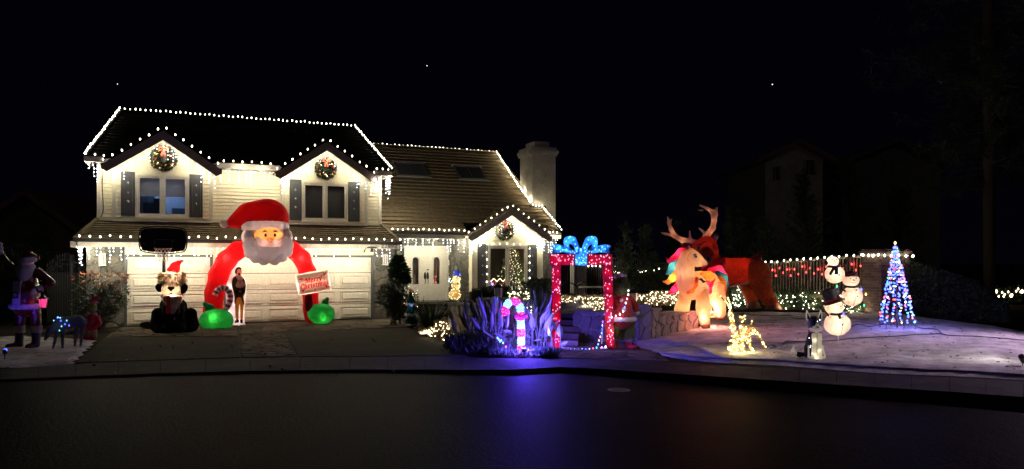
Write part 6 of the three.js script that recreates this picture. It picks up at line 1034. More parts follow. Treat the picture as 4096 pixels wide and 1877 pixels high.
netBush('lit_ground_cover', 'low ground cover full of warm bulbs at the driveway edge', [[1712, 1800, 1312, 1348, 19.2, 0.5], [1735, 1815, 1285, 1325, 19.8, 0.5], [1760, 1830, 1330, 1372, 18.2, 0.5], [1676, 1725, 1322, 1336, 19.3, 0.4]], { n: 2600, len: 0.07, wid: 0.04, bulbs: 150, cd: 0.1, lamps: 8, m: M.leafDry, bm: glow([1, 0.72, 0.42], 6), rad: 0.015, category: 'lit plants' });
netBush('lit_hedge', 'green planting with white net bulbs below the picket fence', [[3040, 3300, 1168, 1225, 25.0, 0.5], [3060, 3330, 1200, 1252, 24.3, 0.5], [3300, 3400, 1172, 1245, 23.8, 0.4], [2930, 2990, 1140, 1240, 25.3, 0.4], [3390, 3450, 1225, 1252, 23.2, 0.3]], { n: 5600, len: 0.16, wid: 0.035, bulbs: 240, cd: 0.4, lamps: 10, bm: glow([1, 0.95, 0.78], 7), rad: 0.017, group: undefined });
netBush('dark_shrub', 'dark leafy shrubs along the bay window foot behind the pillar', [[1890, 1960, 1160, 1225, 22, 0.8], [1930, 2040, 1150, 1195, 24, 0.8], [2090, 2200, 1130, 1230, 21, 0.8], [2120, 2200, 1120, 1180, 23, 0.8]], { n: 4600, len: 0.1, wid: 0.045, bulbs: 0, cd: 0, lamps: 0, m: M.leafDark, category: 'shrub' });
function bladePlant(name, label, p, n, h, w, m = M.leafDark, spread = 0.9) {
  const t = thing(name, label, 'plant', p);
  for (let i = 0; i < n; i++) { const a = R(6.2832), e = R(0.15, 1), d = V(Math.cos(a) * spread * (1.1 - e * 0.6), e + 0.25, Math.sin(a) * spread * (1.1 - e * 0.6)).normalize(), b = V(Math.cos(a) * 0.05, 0.03 + R(0.15), Math.sin(a) * 0.05); part('leaf', bladeLeaf(b, b.clone().addScaledVector(d, h * R(0.65, 1)), w * R(0.7, 1.2), a + 1.57), m, t); }
  return t;
}
bladePlant('agave_plant', 'dark spiky agave between the small Christmas tree and the planter wall', at(1718, HORIZON, 20.6).setY(0.0), 46, 0.92, 0.1);
bladePlant('strap_leaf_plant', 'dark arching strap leaved plant left of the gift box arch', at(2150, HORIZON, 18.2).setY(0.55), 60, 0.85, 0.05);
bladePlant('strap_leaf_plant', 'small dark strap leaved tuft beside the pagoda lantern', at(2052, HORIZON, 18.4).setY(0.9), 24, 0.5, 0.04);
{ // shrub by the entry, with a trunk
  const t = thing('standard_shrub', 'tall round leafy shrub right of the garage under the house number', 'shrub', at(1598, HORIZON, 23.6).setY(0)), k = 23.6 / FPX, f = (x, y) => V((x - 1598) * k, 2 - (y - HORIZON) * k, 0);
  const cl = [[1592, 1062, 26, 24], [1608, 1088, 28, 24], [1596, 1108, 34, 22], [1580, 1080, 20, 26], [1620, 1118, 20, 14], [1592, 1040, 16, 12]];
  kind(part('foliage', leaves(1700, () => { const c = cl[Math.floor(R(cl.length))], r = inEll(f(c[0], c[1]), c[2] * k, c[3] * k, c[2] * k * 0.9, 0.3); return [r[0], r[1].add(V(R(-0.6, 0.6), R(-0.5, 0.5), R(-0.4, 0.6)))]; }, 0.11, 0.06, 0.5), M.leaf, t), 'stuff');
  part('trunk', [tube([V(0.02, 0, 0), V(-0.04, 0.7, 0), f(1596, 1110)], 0.03, 12, 6), tube([f(1596, 1120), f(1585, 1080), f(1590, 1050)], 0.015, 8, 5), tube([f(1596, 1120), f(1612, 1090)], 0.015, 6, 5)], M.bark, t);
  bush('dark_shrub', 'wide dark shrub below the round shrub at the garage corner', 'shrub', at(1575, HORIZON, 23.3).setY(0), 0.62, 0.72, 0.5, 2400, 0.09, 0.04, M.leafDark);
  const w = bush('berry_shrub', 'thin dark shrub with loose twigs before the left door leaf', 'shrub', at(1640, HORIZON, 24.4).setY(0.1), 0.42, 0.5, 0.3, 420, 0.08, 0.045, M.leafDark);
  const g = thing('twig_lights', 'few white bulbs in the thin shrub before the door', 'light string', at(1634, HORIZON, 24).setY(0.9)); for (let i = 0; i < 14; i++) part('bulb', new THREE.OctahedronGeometry(0.012), B.net, g).position.set(R(-0.25, 0.3), R(-0.45, 0.3), R(0, 0.1)); part('cable', tube([V(-0.2, -0.4, 0), V(0, 0, 0.05), V(0.25, 0.25, 0)], 0.004, 12, 4), M.wire, g);
}
{ // little inflatable tree
  const { t, s, q } = framed('inflatable_christmas_tree', 'small dark green inflatable Christmas tree with white garlands and orange star', 'inflatable tree', 1646, 1306, 21.8);
  const g = cloth([0.015, 0.14, 0.1], 0.2), bl = (n, l, m, c = 0.016, k = 0.04) => part(n, blob(fb(q, s, l), c, k), m, t);
  bl('tier', [[1645, 1284, 0, 25, 1645, 1262, 0, 16], [1645, 1290, 0, 24]], g); bl('tier', [[1646, 1246, 0, 22, 1645, 1226, 0, 13]], g); bl('tier', [[1643, 1208, 0, 18, 1642, 1172, 0, 5]], g);
  for (const [y, r] of [[1258, 22], [1216, 19]]) bl('garland', [...Array(14)].map((_, i) => { const a = i / 14 * 6.2832, b = (i + 1) / 14 * 6.2832; return [1645 + r * Math.cos(a), y + (i % 2) * 5, r * Math.sin(a), 4, 1645 + r * Math.cos(b), y + ((i + 1) % 2) * 5, r * Math.sin(b), 4]; }), cloth([0.7, 0.7, 0.75], 0.3));
  bl('garland', [...Array(12)].map((_, i) => { const a = i / 12 * 6.2832, b = (i + 1) / 12 * 6.2832; return [1645 + 23 * Math.cos(a), 1299, 23 * Math.sin(a), 4, 1645 + 23 * Math.cos(b), 1299, 23 * Math.sin(b), 4]; }), cloth([0.5, 0.5, 0.5], 0.2));
  for (const [x, y, r] of [[1634, 1184, 3], [1658, 1221, 4], [1626, 1222, 3.4], [1630, 1278, 3.6], [1662, 1242, 3]]) part('ornament', el(q, s, x, y, 22, r, r, r, 10, 8), y === 1278 ? M.gold : M.red, t);
  const st = []; for (let i = 0; i < 10; i++) { const a = i * Math.PI / 5 + Math.PI / 2, r = i % 2 ? 5 : 11; const p = q(1641, 1162); st.push([p.x + r * s * Math.cos(a), p.y + r * s * Math.sin(a)]); }
  part('star_topper', slab(st, 0.04, 0.01).translate(0, 0, -0.02), mat([0.8, 0.35, 0.03], { rough: 0.6 }), t); lamp(t, q(1648, 1222, 28), [0.3, 0.5, 1], 0.015, 1);
}
{ // lit figure by the door
  const { t, s, q } = framed('lit_snowman_figure', 'rounded wire snowman covered in warm bulbs right of the front door', 'lit figure', 1820, 1199, 26.6);
  const parts = [[1819, 1178, 24, 22, 18], [1824, 1142, 17, 18, 14], [1826, 1118, 15, 13, 12]], b = [], w = [];
  for (const [x, y, rx, ry, rz] of parts) { for (let i = 0; i < 80; i++) { const d = dirR(); b.push(orb(q(x + rx * d.x, y - ry * d.y, rz * d.z), 0.011)); } for (let i = 0; i < 6; i++) { const k = (i - 2.5) / 3; w.push(new THREE.TorusGeometry(1, 0.012, 4, 24).rotateX(Math.PI / 2).scale(rx * s * Math.sqrt(1 - k * k), 1 * 0.5, rz * s * Math.sqrt(1 - k * k)).translate(...q(x, y - ry * k, 0).toArray())); } }
  kind(part('warm_bulbs', b, B.amber, t), 'stuff'); part('wire_frame', w, M.whiteWire, t);
  part('inner_skin', parts.map(([x, y, rx, ry, rz]) => el(q, s, x, y, 0, rx * 0.93, ry * 0.93, rz * 0.93, 18, 12)), cloth([0.75, 0.55, 0.25], 0.4), t);
  part('hat', [...Array(26)].map(() => orb(q(1828 + R(-13, 13), 1092 + R(-9, 10), R(-8, 10)), 0.014)), B.blue, t); part('hat_frame', new THREE.CylinderGeometry(10 * s, 13 * s, 22 * s, 10, 2, true).translate(...q(1828, 1092, 0).toArray()), mat([0.05, 0.07, 0.25]), t);
  part('nose', new THREE.ConeGeometry(5 * s, 9 * s, 3).translate(...q(1832, 1133, 16).toArray()), M.black, t); part('held_bulbs', [...Array(9)].map(() => orb(q(1800 + R(-6, 8), 1122 + R(-8, 10), 6), 0.014)), B.white, t);
  for (const [x, y, r] of [[1819, 1180, 30], [1825, 1140, 26]]) lamp(t, q(x, y, r + 6), [1, 0.8, 0.4], 0.07, 3); lamp(t, q(1826, 1092, 20), [0.15, 0.25, 1], 0.1, 3); lamp(t, q(1819, 1170, 0), [1, 0.8, 0.4], 0.06, 3);
}

// ---------------------------------------------------------------- right lawn
{ // big reindeer behind
  const { t, s, q } = framed('inflatable_reindeer', 'giant brown red inflatable reindeer with white antlers and red bell collar', 'inflatable reindeer', 3040, 1252, 24.6);
  const hide = cloth([0.42, 0.022, 0.008], 0.42, { bump: T.bump, bumpScale: 0.03, bm: 0.5, map: T.dirt, m: 0.9 }), dark = cloth([0.2, 0.025, 0.012], 0.3), horn = cloth([0.8, 0.55, 0.42], 0.5), bl = (n, l, m, c = 0.045, k = 0.12, p = t) => part(n, blob(fb(q, s, l), c, k), m, p);
  bl('body', [[2890, 1092, 0, 58, 2960, 1085, -10, 52], [2870, 1105, 15, 52, 2890, 1092, 0, 58], [2960, 1075, -10, 40, 3010, 1075, -15, 44]], hide, 0.06);
  bl('belly', [[2880, 1132, 10, 22, 2985, 1118, -8, 22]], horn, 0.04);
  bl('neck', [[2850, 1080, 30, 42, 2832, 1035, 45, 34]], hide, 0.05); bl('head', [[2815, 985, 50, 38, 2822, 1010, 60, 36], [2790, 1018, 92, 27, 2812, 1008, 70, 32], [2775, 985, 50, 20, 2800, 985, 50, 30]], hide, 0.04);
  bl('muzzle', [[2792, 1024, 104, 25, 2800, 1018, 96, 26]], dark, 0.035); bl('nose', [[2797, 1037, 128, 9, 2804, 1038, 126, 9]], M.black, 0.02, 0.03);
  for (const [x, y, z] of [[2830, 991, 84], [2775, 990, 78]]) { part('eye', el(q, s, x, y, z, 8, 10, 6), M.black, t); part('eye_glint', el(q, s, x - 1, y - 3, z + 6, 2.6, 3.4, 2, 8, 6), M.fur, t); }
  bl('eyebrow', [[2770, 986, 76, 3, 2800, 968, 84, 3]], dark, 0.016, 0.02);
  bl('ear', [[2838, 968, 40, 14, 2850, 948, 40, 15]], hide, 0.03); bl('ear_lining', [[2842, 966, 52, 8, 2850, 952, 52, 9]], horn, 0.02, 0.03); bl('ear', [[2760, 985, 40, 13, 2728, 985, 40, 12]], hide, 0.03);
  const A = (...l) => chain(...l.map(([x, y, r, z = 40]) => [q(x, y, z), r * s]));
  part('antler', blob([...A([2802, 965, 12], [2818, 942, 12], [2840, 915, 11], [2846, 885, 9.5], [2838, 850, 8], [2820, 838, 6], [2790, 824, 3]), ...A([2800, 845, 4], [2782, 843, 2.5]), ...A([2846, 885, 8], [2853, 862, 7], [2857, 834, 3]), ...A([2847, 862, 5], [2846, 842, 2.5]), ...A([2812, 938, 7], [2786, 914, 2.5])], 0.028, 0.05), horn, t);
  part('antler', blob([...A([2775, 972, 11], [2750, 966, 11], [2720, 962, 10], [2690, 945, 9.5], [2676, 920, 8], [2668, 895, 6], [2663, 872, 3]), ...A([2680, 942, 6], [2655, 938, 5], [2639, 933, 3]), ...A([2672, 900, 4], [2678, 878, 2.5]), ...A([2752, 962, 6], [2749, 926, 2.5])], 0.028, 0.05), horn, t);
  bl('collar', [[2800, 1075, 88, 16, 2840, 1062, 92, 17], [2840, 1062, 92, 17, 2868, 1045, 70, 16], [2800, 1078, 88, 16, 2812, 1090, 76, 14]], cloth([0.6, 0.015, 0.02], 0.45), 0.035); for (const [x, y, z] of [[2808, 1088, 104], [2830, 1072, 112], [2857, 1056, 103], [2850, 1072, 104]]) part('bell', el(q, s, x, y, z, 5, 5, 4, 10, 8), M.black, t);
  bl('hind_leg', [[3022, 1085, 25, 46, 3030, 1110, 28, 42], [3030, 1110, 28, 42, 3042, 1160, 30, 33], [3042, 1160, 30, 33, 3076, 1212, 34, 25]], cloth([0.3, 0.06, 0.02], 0.36, { map: T.dirt, m: 0.9 }), 0.05); bl('hoof', [[3080, 1226, 34, 25, 3088, 1240, 36, 22], [3066, 1240, 40, 18, 3096, 1240, 36, 18]], skin.brown, 0.035);
  bl('hind_leg', [[3000, 1130, -50, 32, 3016, 1170, -50, 26], [3016, 1170, -50, 26, 3026, 1210, -50, 23]], cloth([0.3, 0.06, 0.02], 0.36, { map: T.dirt, m: 0.9 }), 0.045); bl('hoof', [[3028, 1222, -48, 24, 3030, 1238, -48, 20], [3014, 1240, -44, 16, 3044, 1240, -44, 16]], skin.brown, 0.035);
  bl('front_leg', [[2880, 1140, 30, 30, 2874, 1190, 30, 24], [2874, 1190, 30, 24, 2872, 1232, 30, 22]], cloth([0.3, 0.06, 0.02], 0.36, { map: T.dirt, m: 0.9 }), 0.045);
  bl('tail', [[3016, 1045, -10, 18, 3036, 1028, -10, 12], [3036, 1028, -10, 12, 3040, 1014, -10, 5]], hide, 0.03);
  const L = (x, y, z, k, r = 4, c = [1, 0.5, 0.25]) => lamp(t, q(x, y, z), c, k, r);
  L(2900, 1075, 10, 1.28); L(2965, 1075, 0, 1.09); L(2812, 1000, 60, 0.8); L(2845, 1060, 45, 0.38); L(3026, 1110, 30, 0.266); L(3060, 1185, 32, 0.133); L(3018, 1175, -50, 0.19); L(2830, 930, 40, 0.0456, 1); L(2842, 885, 40, 0.0266, 1); L(2720, 960, 40, 0.038, 1); L(2682, 930, 40, 0.0266, 1); L(2782, 970, 45, 0.038, 1); L(2930, 1132, 4, 0.095, 2); L(2826, 845, 40, 0.0114, 0.6); L(2806, 955, 42, 0.038, 1);
}
{ // unicorn
  const hoof = onLawn(2810, 1312), D0 = project(hoof)[2], { t, s, q } = framed('inflatable_unicorn', 'cream inflatable unicorn horse with rainbow mane, pink saddle and brown hooves', 'inflatable unicorn', 2810, 1312, D0);
  const hide = cloth([0.85, 0.62, 0.36], 0.55), pink = cloth([0.85, 0.03, 0.14], 0.5), blue = cloth([0.05, 0.3, 0.38], 0.45), orange = cloth([0.85, 0.38, 0.06], 0.5), strap = cloth([0.7, 0.2, 0.05], 0.4), seam = mat([0.5, 0.12, 0.06]);
  const bl = (n, l, m, c = 0.032, k = 0.1, p = t) => part(n, blob(fb(q, s, l), c, k), m, p);
  bl('body', [[2760, 1145, 20, 52, 2800, 1140, -10, 52], [2800, 1140, -10, 52, 2860, 1140, -50, 50], [2735, 1130, 30, 38, 2760, 1145, 20, 50]], hide, 0.04);
  bl('neck', [[2735, 1125, 34, 38, 2730, 1070, 38, 34], [2730, 1070, 38, 34, 2738, 1025, 40, 27]], hide, 0.035); bl('head', [[2750, 1020, 44, 27, 2768, 1036, 54, 24], [2768, 1036, 54, 24, 2798, 1054, 66, 14], [2755, 1032, 46, 27, 2775, 1046, 52, 20]], hide, 0.026, 0.08);
  bl('mouth', [[2796, 1066, 72, 5, 2803, 1061, 74, 4]], mat([0.7, 0.02, 0.06]), 0.012, 0.02); part('nostril', el(q, s, 2804, 1049, 76, 2, 2.6, 1.5, 8, 6), strap, t);
  part('eye', el(q, s, 2763, 1028, 77, 7, 6.4, 3), M.fur, t); part('iris', el(q, s, 2765, 1028, 79.5, 4, 5, 2.2, 10, 8), M.black, t); for (let i = 0; i < 5; i++) part('eyelash', rod(q(2757 + i * 2.6, 1023 - i * 0.4, 79), q(2752 + i * 2.6, 1018 - i * 0.8, 81), 0.006, 0.004, 4), M.black, t);
  bl('ear', [[2740, 1006, 48, 9, 2738, 988, 48, 3]], pink, 0.016, 0.02); bl('ear', [[2752, 1006, 30, 8, 2750, 985, 30, 3]], hide, 0.016, 0.02);
  bl('mane_lock', [[2742, 1000, 30, 10, 2720, 1010, 26, 16], [2720, 1010, 26, 16, 2692, 1036, 22, 14], [2692, 1036, 22, 14, 2674, 1046, 20, 7], [2674, 1046, 20, 7, 2662, 1030, 18, 2.5]], pink, 0.022, 0.05);
  bl('mane_lock', [[2710, 1046, 26, 16, 2688, 1064, 22, 15], [2688, 1064, 22, 15, 2676, 1086, 20, 11], [2676, 1086, 20, 11, 2662, 1096, 18, 4]], blue, 0.022, 0.05);
  bl('mane_lock', [[2702, 1092, 26, 15, 2686, 1112, 24, 14], [2686, 1112, 24, 14, 2668, 1128, 22, 8], [2668, 1128, 22, 8, 2648, 1126, 20, 3]], orange, 0.022, 0.05);
  bl('mane_lock', [[2708, 1136, 26, 14, 2694, 1158, 24, 12], [2694, 1158, 24, 12, 2668, 1176, 22, 3]], pink, 0.022, 0.05);
  bl('near_front_leg', [[2800, 1176, 38, 27, 2802, 1230, 42, 25], [2802, 1230, 42, 25, 2808, 1286, 44, 20]], hide); bl('hoof', [[2808, 1296, 44, 17, 2812, 1303, 48, 16]], skin.brown, 0.022, 0.04);
  bl('far_front_leg', [[2742, 1180, 0, 28, 2728, 1240, -4, 26], [2728, 1240, -4, 26, 2722, 1290, -6, 24]], hide);
  bl('near_hind_leg', [[2872, 1150, -34, 38, 2882, 1200, -34, 29], [2882, 1200, -34, 29, 2892, 1258, -34, 22]], hide); bl('hoof', [[2888, 1268, -34, 15, 2902, 1268, -34, 15]], skin.brown, 0.022, 0.04);
  bl('far_hind_leg', [[2838, 1180, -62, 26, 2836, 1230, -62, 23], [2836, 1230, -62, 23, 2848, 1256, -62, 20]], hide); bl('base_pad', [[2836, 1262, -56, 14, 2880, 1262, -56, 14]], hide, 0.022);
  bl('tail_lock', [[2856, 1085, -40, 16, 2890, 1082, -50, 18], [2890, 1082, -50, 18, 2912, 1104, -54, 12], [2912, 1104, -54, 12, 2918, 1130, -56, 5]], pink, 0.024, 0.05); bl('tail_lock', [[2880, 1098, -30, 15, 2904, 1112, -36, 16], [2904, 1112, -36, 16, 2914, 1140, -38, 12], [2914, 1140, -38, 12, 2910, 1162, -38, 4]], blue, 0.024, 0.05); bl('tail_lock', [[2884, 1112, -14, 11, 2898, 1130, -18, 12], [2898, 1130, -18, 12, 2904, 1155, -20, 8], [2904, 1155, -20, 8, 2908, 1178, -20, 3]], orange, 0.022, 0.04);
  // saddle and harness lie over the back
  const over = (name, l, m, r) => part(name, blob(fb(q, s, l.map(([x, y, z, X, Y, Z]) => [x, y, z, r, X, Y, Z, r])), 0.022, 0.05), m, t);
  over('saddle', [[2806, 1098, 22, 2838, 1096, 4], [2812, 1106, 34, 2842, 1104, 16], [2824, 1116, 36, 2840, 1112, 26]], orange, 12);
  over('saddle_edge', [[2796, 1100, 28, 2822, 1132, 42], [2822, 1132, 42, 2836, 1138, 38], [2836, 1138, 38, 2850, 1118, 18], [2850, 1118, 18, 2846, 1092, 0], [2832, 1136, 40, 2834, 1170, 34]], pink, 6);
  over('chest_strap', [[2772, 1112, 66, 2766, 1140, 70], [2766, 1140, 70, 2752, 1162, 70], [2752, 1162, 70, 2738, 1168, 64]], strap, 7);
  part('strap_mark', slab(smooth([[0, 0], [0.08, 0.03], [0.12, -0.02], [0.2, -0.06], [0.1, -0.1], [0.08, -0.06]], 3), 0.01).translate(...q(2780, 1116, 60).toArray()), M.black, t);
  part('base_bulb', ball(...q(2845, 1252, 10).toArray(), 0.04), B.red, t); lamp(t, q(2845, 1246, 10), [1, 0.26, 0.2], 11, 3); lamp(t, q(2790, 1270, 80), [1, 0.35, 0.24], 1.4, 3);
  const ring = (x, y, rx, ry, z, a0, a1) => tube([...Array(12)].map((_, i) => { const a = a0 + (a1 - a0) * i / 11; return q(x + rx * Math.cos(a), y - ry * Math.sin(a), z); }), 0.006, 30, 4);
  part('seam', [ring(2800, 1190, 29, 42, 60, 0.1, 3.0), ring(2874, 1170, 36, 40, 4, 0.9, 2.9), ring(2757, 1036, 22, 28, 70, 2.0, 4.4)], seam, t);
  const L = (x, y, z, k, r = 5, c = [1, 0.78, 0.5]) => lamp(t, q(x, y, z), c, k, r);
  L(2732, 1095, 36, 0.472); L(2762, 1145, 20, 0.536); L(2815, 1145, -15, 0.506); L(2865, 1150, -42, 0.472); L(2752, 1028, 45, 0.227); L(2782, 1046, 60, 0.063, 2); L(2802, 1225, 42, 0.19); L(2806, 1270, 44, 0.101, 3); L(2730, 1230, -3, 0.215); L(2885, 1220, -34, 0.215); L(2890, 1250, -34, 0.063, 3); L(2838, 1225, -60, 0.164);
  L(2822, 1106, 26, 0.3, 2); L(2838, 1104, 12, 0.25, 2); L(2766, 1138, 70, 0.1, 1.2); L(2754, 1160, 70, 0.1, 1.2); L(2822, 1132, 42, 0.06, 1); L(2833, 1152, 37, 0.05, 1); L(2800, 1108, 32, 0.05, 1);
  L(2712, 1016, 24, 0.3, 2); L(2688, 1066, 22, 0.3, 2); L(2688, 1112, 24, 0.3, 2); L(2694, 1158, 24, 0.2, 2); L(2892, 1086, -50, 0.3, 2); L(2905, 1118, -36, 0.2, 2); L(2898, 1135, -18, 0.175, 2); L(2855, 1262, -56, 0.3, 2);
}
// picket fence on a low yellow wall, and the iron fence further back
function fence(name, label, A, Bp, n, { h = 1.15, wall = 0, lean = 0, m = M.iron, pk = 0.014 } = {}) { // A, Bp: foot points
  const t = thing(name, label, 'fence', A), d = Bp.clone().sub(A), f = (u, y) => d.clone().multiplyScalar(u).add(V(0, y, 0)), ang = Math.atan2(-d.z, d.x), L = Math.hypot(d.x, d.z);
  if (wall) part('low_wall', box(L, wall + 0.5, 0.2, L / 2, (wall - 0.5) / 2 + d.y / 2, 0).rotateY(ang), M.yellowStucco, t);
  for (let i = 0; i <= n; i++) { const post = i % 8 === 0, p = f(i / n, wall); part(post ? 'post' : 'picket', box(post ? 0.05 : 2 * pk, h, post ? 0.05 : 2 * pk, p.x, p.y + h / 2 + 0.02, p.z, 0, ang, 0), m, t); }
  part('top_rail', beam(f(0, wall + h + 0.03), f(1, wall + h + 0.03), 0.04, 0.035), m, t); part('bottom_rail', beam(f(0, wall + 0.09), f(1, wall + 0.09), 0.04, 0.035), m, t);
  return t;
}
const picketM = mat([0.2, 0.17, 0.13], { rough: 0.5, metalness: 0.2 });
const fA = at(3472, 1170, 23.6), fB = at(3056, 1178, 26.9);
fence('picket_fence', 'iron picket fence on a low yellow wall with white and red bulbs', fB.clone().setY(fB.y - 0.55), fA.clone().setY(fA.y - 0.5), 33, { h: 1.12, wall: 0.5, m: picketM, pk: 0.02 });
fence('iron_fence', 'dark iron fence running behind the reindeer and the net lit hedge', at(2610, 1180, 32.5), at(3050, 1190, 27), 40, { h: 1.35 });
fence('iron_fence', 'dark iron fence seen through the gift box arch', at(2345, 1180, 29), at(2600, 1180, 32.5), 28, { h: 1.5 });
{
  const a = at(2238, 1190, 28.6), w = thing('side_gate', 'dark arched iron side gate right of the house behind the arch post', 'gate', a, -0.15);
  for (let i = 0; i <= 8; i++) part('picket', span(i * 0.085 - 0.011, i * 0.085 + 0.011, 0, 1.3 + 0.2 * Math.sin(i / 8 * 2.2), -0.011, 0.011), M.iron, w); part('rail', [span(0, 0.7, 0.1, 0.14, -0.02, 0.02), tube([...Array(9)].map((_, i) => V(i * 0.085, 1.28 + 0.2 * Math.sin(i / 8 * 2.2), 0)), 0.02, 20, 5)], M.iron, w);
  const b = at(2298, 1190, 28.8), p = thing('clad_post', 'narrow post clad in grey boards between two iron fences', 'post', b, -0.15); part('post_core', span(0, 0.5, 0, 1.66, -0.5, -0.02), M.stucco, p); for (let i = 0; i < 7; i++) part('board', box(0.5, 0.215, 0.02, 0.25, 0.12 + i * 0.235, 0, -0.06, 0, 0), M.stucco, p);
  const tb = thing('patio_table', 'round patio table edge seen over the hedge inside the arch', 'table', at(2390, 1190, 24.5).setY(0.42)); part('table_top', new THREE.CylinderGeometry(0.62, 0.62, 0.03, 30).translate(0, 0.72, 0), M.fascia, tb); for (let i = 0; i < 4; i++) { const k = i * 1.57 + 0.6; part('leg', rod(V(0.45 * Math.cos(k), 0, 0.45 * Math.sin(k)), V(0.4 * Math.cos(k), 0.71, 0.4 * Math.sin(k)), 0.02), M.iron, tb); }
  for (const [px, D, l] of [[2275, 24.2, 'dark patio chair left of the patio table'], [2340, 25.2, 'dark patio chair behind the patio table']]) { const c = thing('patio_chair', l, 'chair', at(px, 1190, D).setY(0.42)); part('backrest', tube([V(-0.3, 0.4, 0), V(-0.28, 0.75, 0), V(0, 0.86, 0), V(0.28, 0.75, 0), V(0.3, 0.4, 0)], 0.022, 20, 6), M.iron, c); part('seat', new THREE.CylinderGeometry(0.3, 0.3, 0.04, 18).translate(0, 0.42, 0.1), M.iron, c); for (const [x, z] of [[-0.2, -0.1], [0.2, -0.1], [-0.2, 0.3], [0.2, 0.3]]) part('leg', rod(V(x, 0, z), V(x, 0.42, z), 0.014), M.iron, c); }
}
pagoda('pale garden lantern beyond the shoulder of the costumed figure', at(2532, 1216, 20.4), 1.25);
{
  const o = { step: 0.33, out: V(0, 0.05, 0.15), cd: 0.03, every: 2 }, G2 = 'white bulb strings along the fences';
  lightString('white bulb string on top of the picket fence', [fB.clone().add(V(0, 1.14, 0.06)), fA.clone().add(V(0, 1.19, 0.06))], { ...o, step: 0.265, group: G2, cd: 0.14, geo: bulbGeo(0.028) });
  lightString('white bulb string on the far fence behind the unicorn\'s mane', [at(2560, 1094, 31.5), at(2610, 1088, 32), at(2700, 1060, 31), at(2800, 1056, 30)], { ...o, step: 0.3, group: G2, geo: bulbGeo(0.024) });
  lightString('thin white bulb string over the dark hedge behind the costumed figure', [at(2450, 1092, 30), at(2490, 1094, 31), at(2540, 1090, 31.5), at(2590, 1087, 32)], { ...o, step: 0.12, group: G2, geo: bulbGeo(0.014), cd: 0 });
  lightString('white bulb string on the iron fence inside the arch', [at(2338, 1068, 29), at(2470, 1067, 30)], { ...o, step: 0.2, group: G2, geo: bulbGeo(0.026) });
  const r = thing('red_light_string', 'red bulb string zigzagging along the picket fence', 'light string', fB), pts = []; for (let i = 0; i <= 26; i++) { const p = fB.clone().lerp(fA, i / 26).sub(fB); pts.push(p.add(V(0, [0.86, 0.62, 0.8, 0.64, 0.88, 0.7][i % 6] + R(0.08), 0.07))); }
  pts.forEach((p, i) => { part('bulb', bulbGeo(0.026), B.red, r).position.copy(p); if (i % 4 === 2) lamp(r, p.clone().add(V(0, 0, 0.12)), [1, 0.06, 0.06], 0.2, 2); }); part('cable', tube(pts, 0.006, 90, 4), M.wire, r);
}
{ // brick pillar, brick by brick
  const p = at(3541, 1256, 22.9), t = thing('brick_pillar', 'tall brick gate pillar with a string of white bulbs under its cap', 'pillar', p, -0.25), W = 0.94, H = 1.98, rh = 0.085, nr = Math.floor((H - 0.12) / rh);
  part('core', span(-W / 2 + 0.012, W / 2 - 0.012, -0.2, H - 0.1, -W / 2 + 0.012, W / 2 - 0.012), M.mortar, t);
  const bg = new THREE.BoxGeometry(1, 1, 1);
  for (let k = 0; k < 4; k++) { if (k === 2) continue; for (let i = 0; i < nr; i++) { const n = 4, sh = i % 2 ? 0.5 : 0, L = W / n; for (let j = -1; j < n; j++) { const x0 = Math.max(-W / 2, -W / 2 + (j + sh) * L), x1 = Math.min(W / 2, -W / 2 + (j + 1 + sh) * L); if (x1 - x0 < 0.04) continue; const b = part('brick', box(x1 - x0 - 0.012, rh - 0.012, 0.05, (x0 + x1) / 2, i * rh + rh / 2, W / 2 - 0.02 + R(-0.004, 0.004)).rotateY(k * Math.PI / 2), M.brick[Math.floor(R(4))], t); } } }
  part('cap', [span(-W / 2 - 0.06, W / 2 + 0.06, H - 0.12, H - 0.04, -W / 2 - 0.06, W / 2 + 0.06), span(-W / 2 - 0.02, W / 2 + 0.02, H - 0.039, H + 0.02, -W / 2 - 0.02, W / 2 + 0.02)], M.brick[1], t);
  const c = (x, y, z) => V(x, y, z).applyAxisAngle(UPV, -0.25).add(p);
  lightString('white bulb string wrapped round the top of the brick pillar', [c(-W / 2 - 0.06, H - 0.22, -0.3), c(-W / 2 - 0.07, H - 0.2, W / 2 + 0.07), c(W / 2 + 0.07, H - 0.22, W / 2 + 0.07), c(W / 2 + 0.07, H - 0.2, 0)], { step: 0.24, cd: 0.05, every: 2, group: 'white bulb strings along the fences', geo: bulbGeo(0.032) });
}
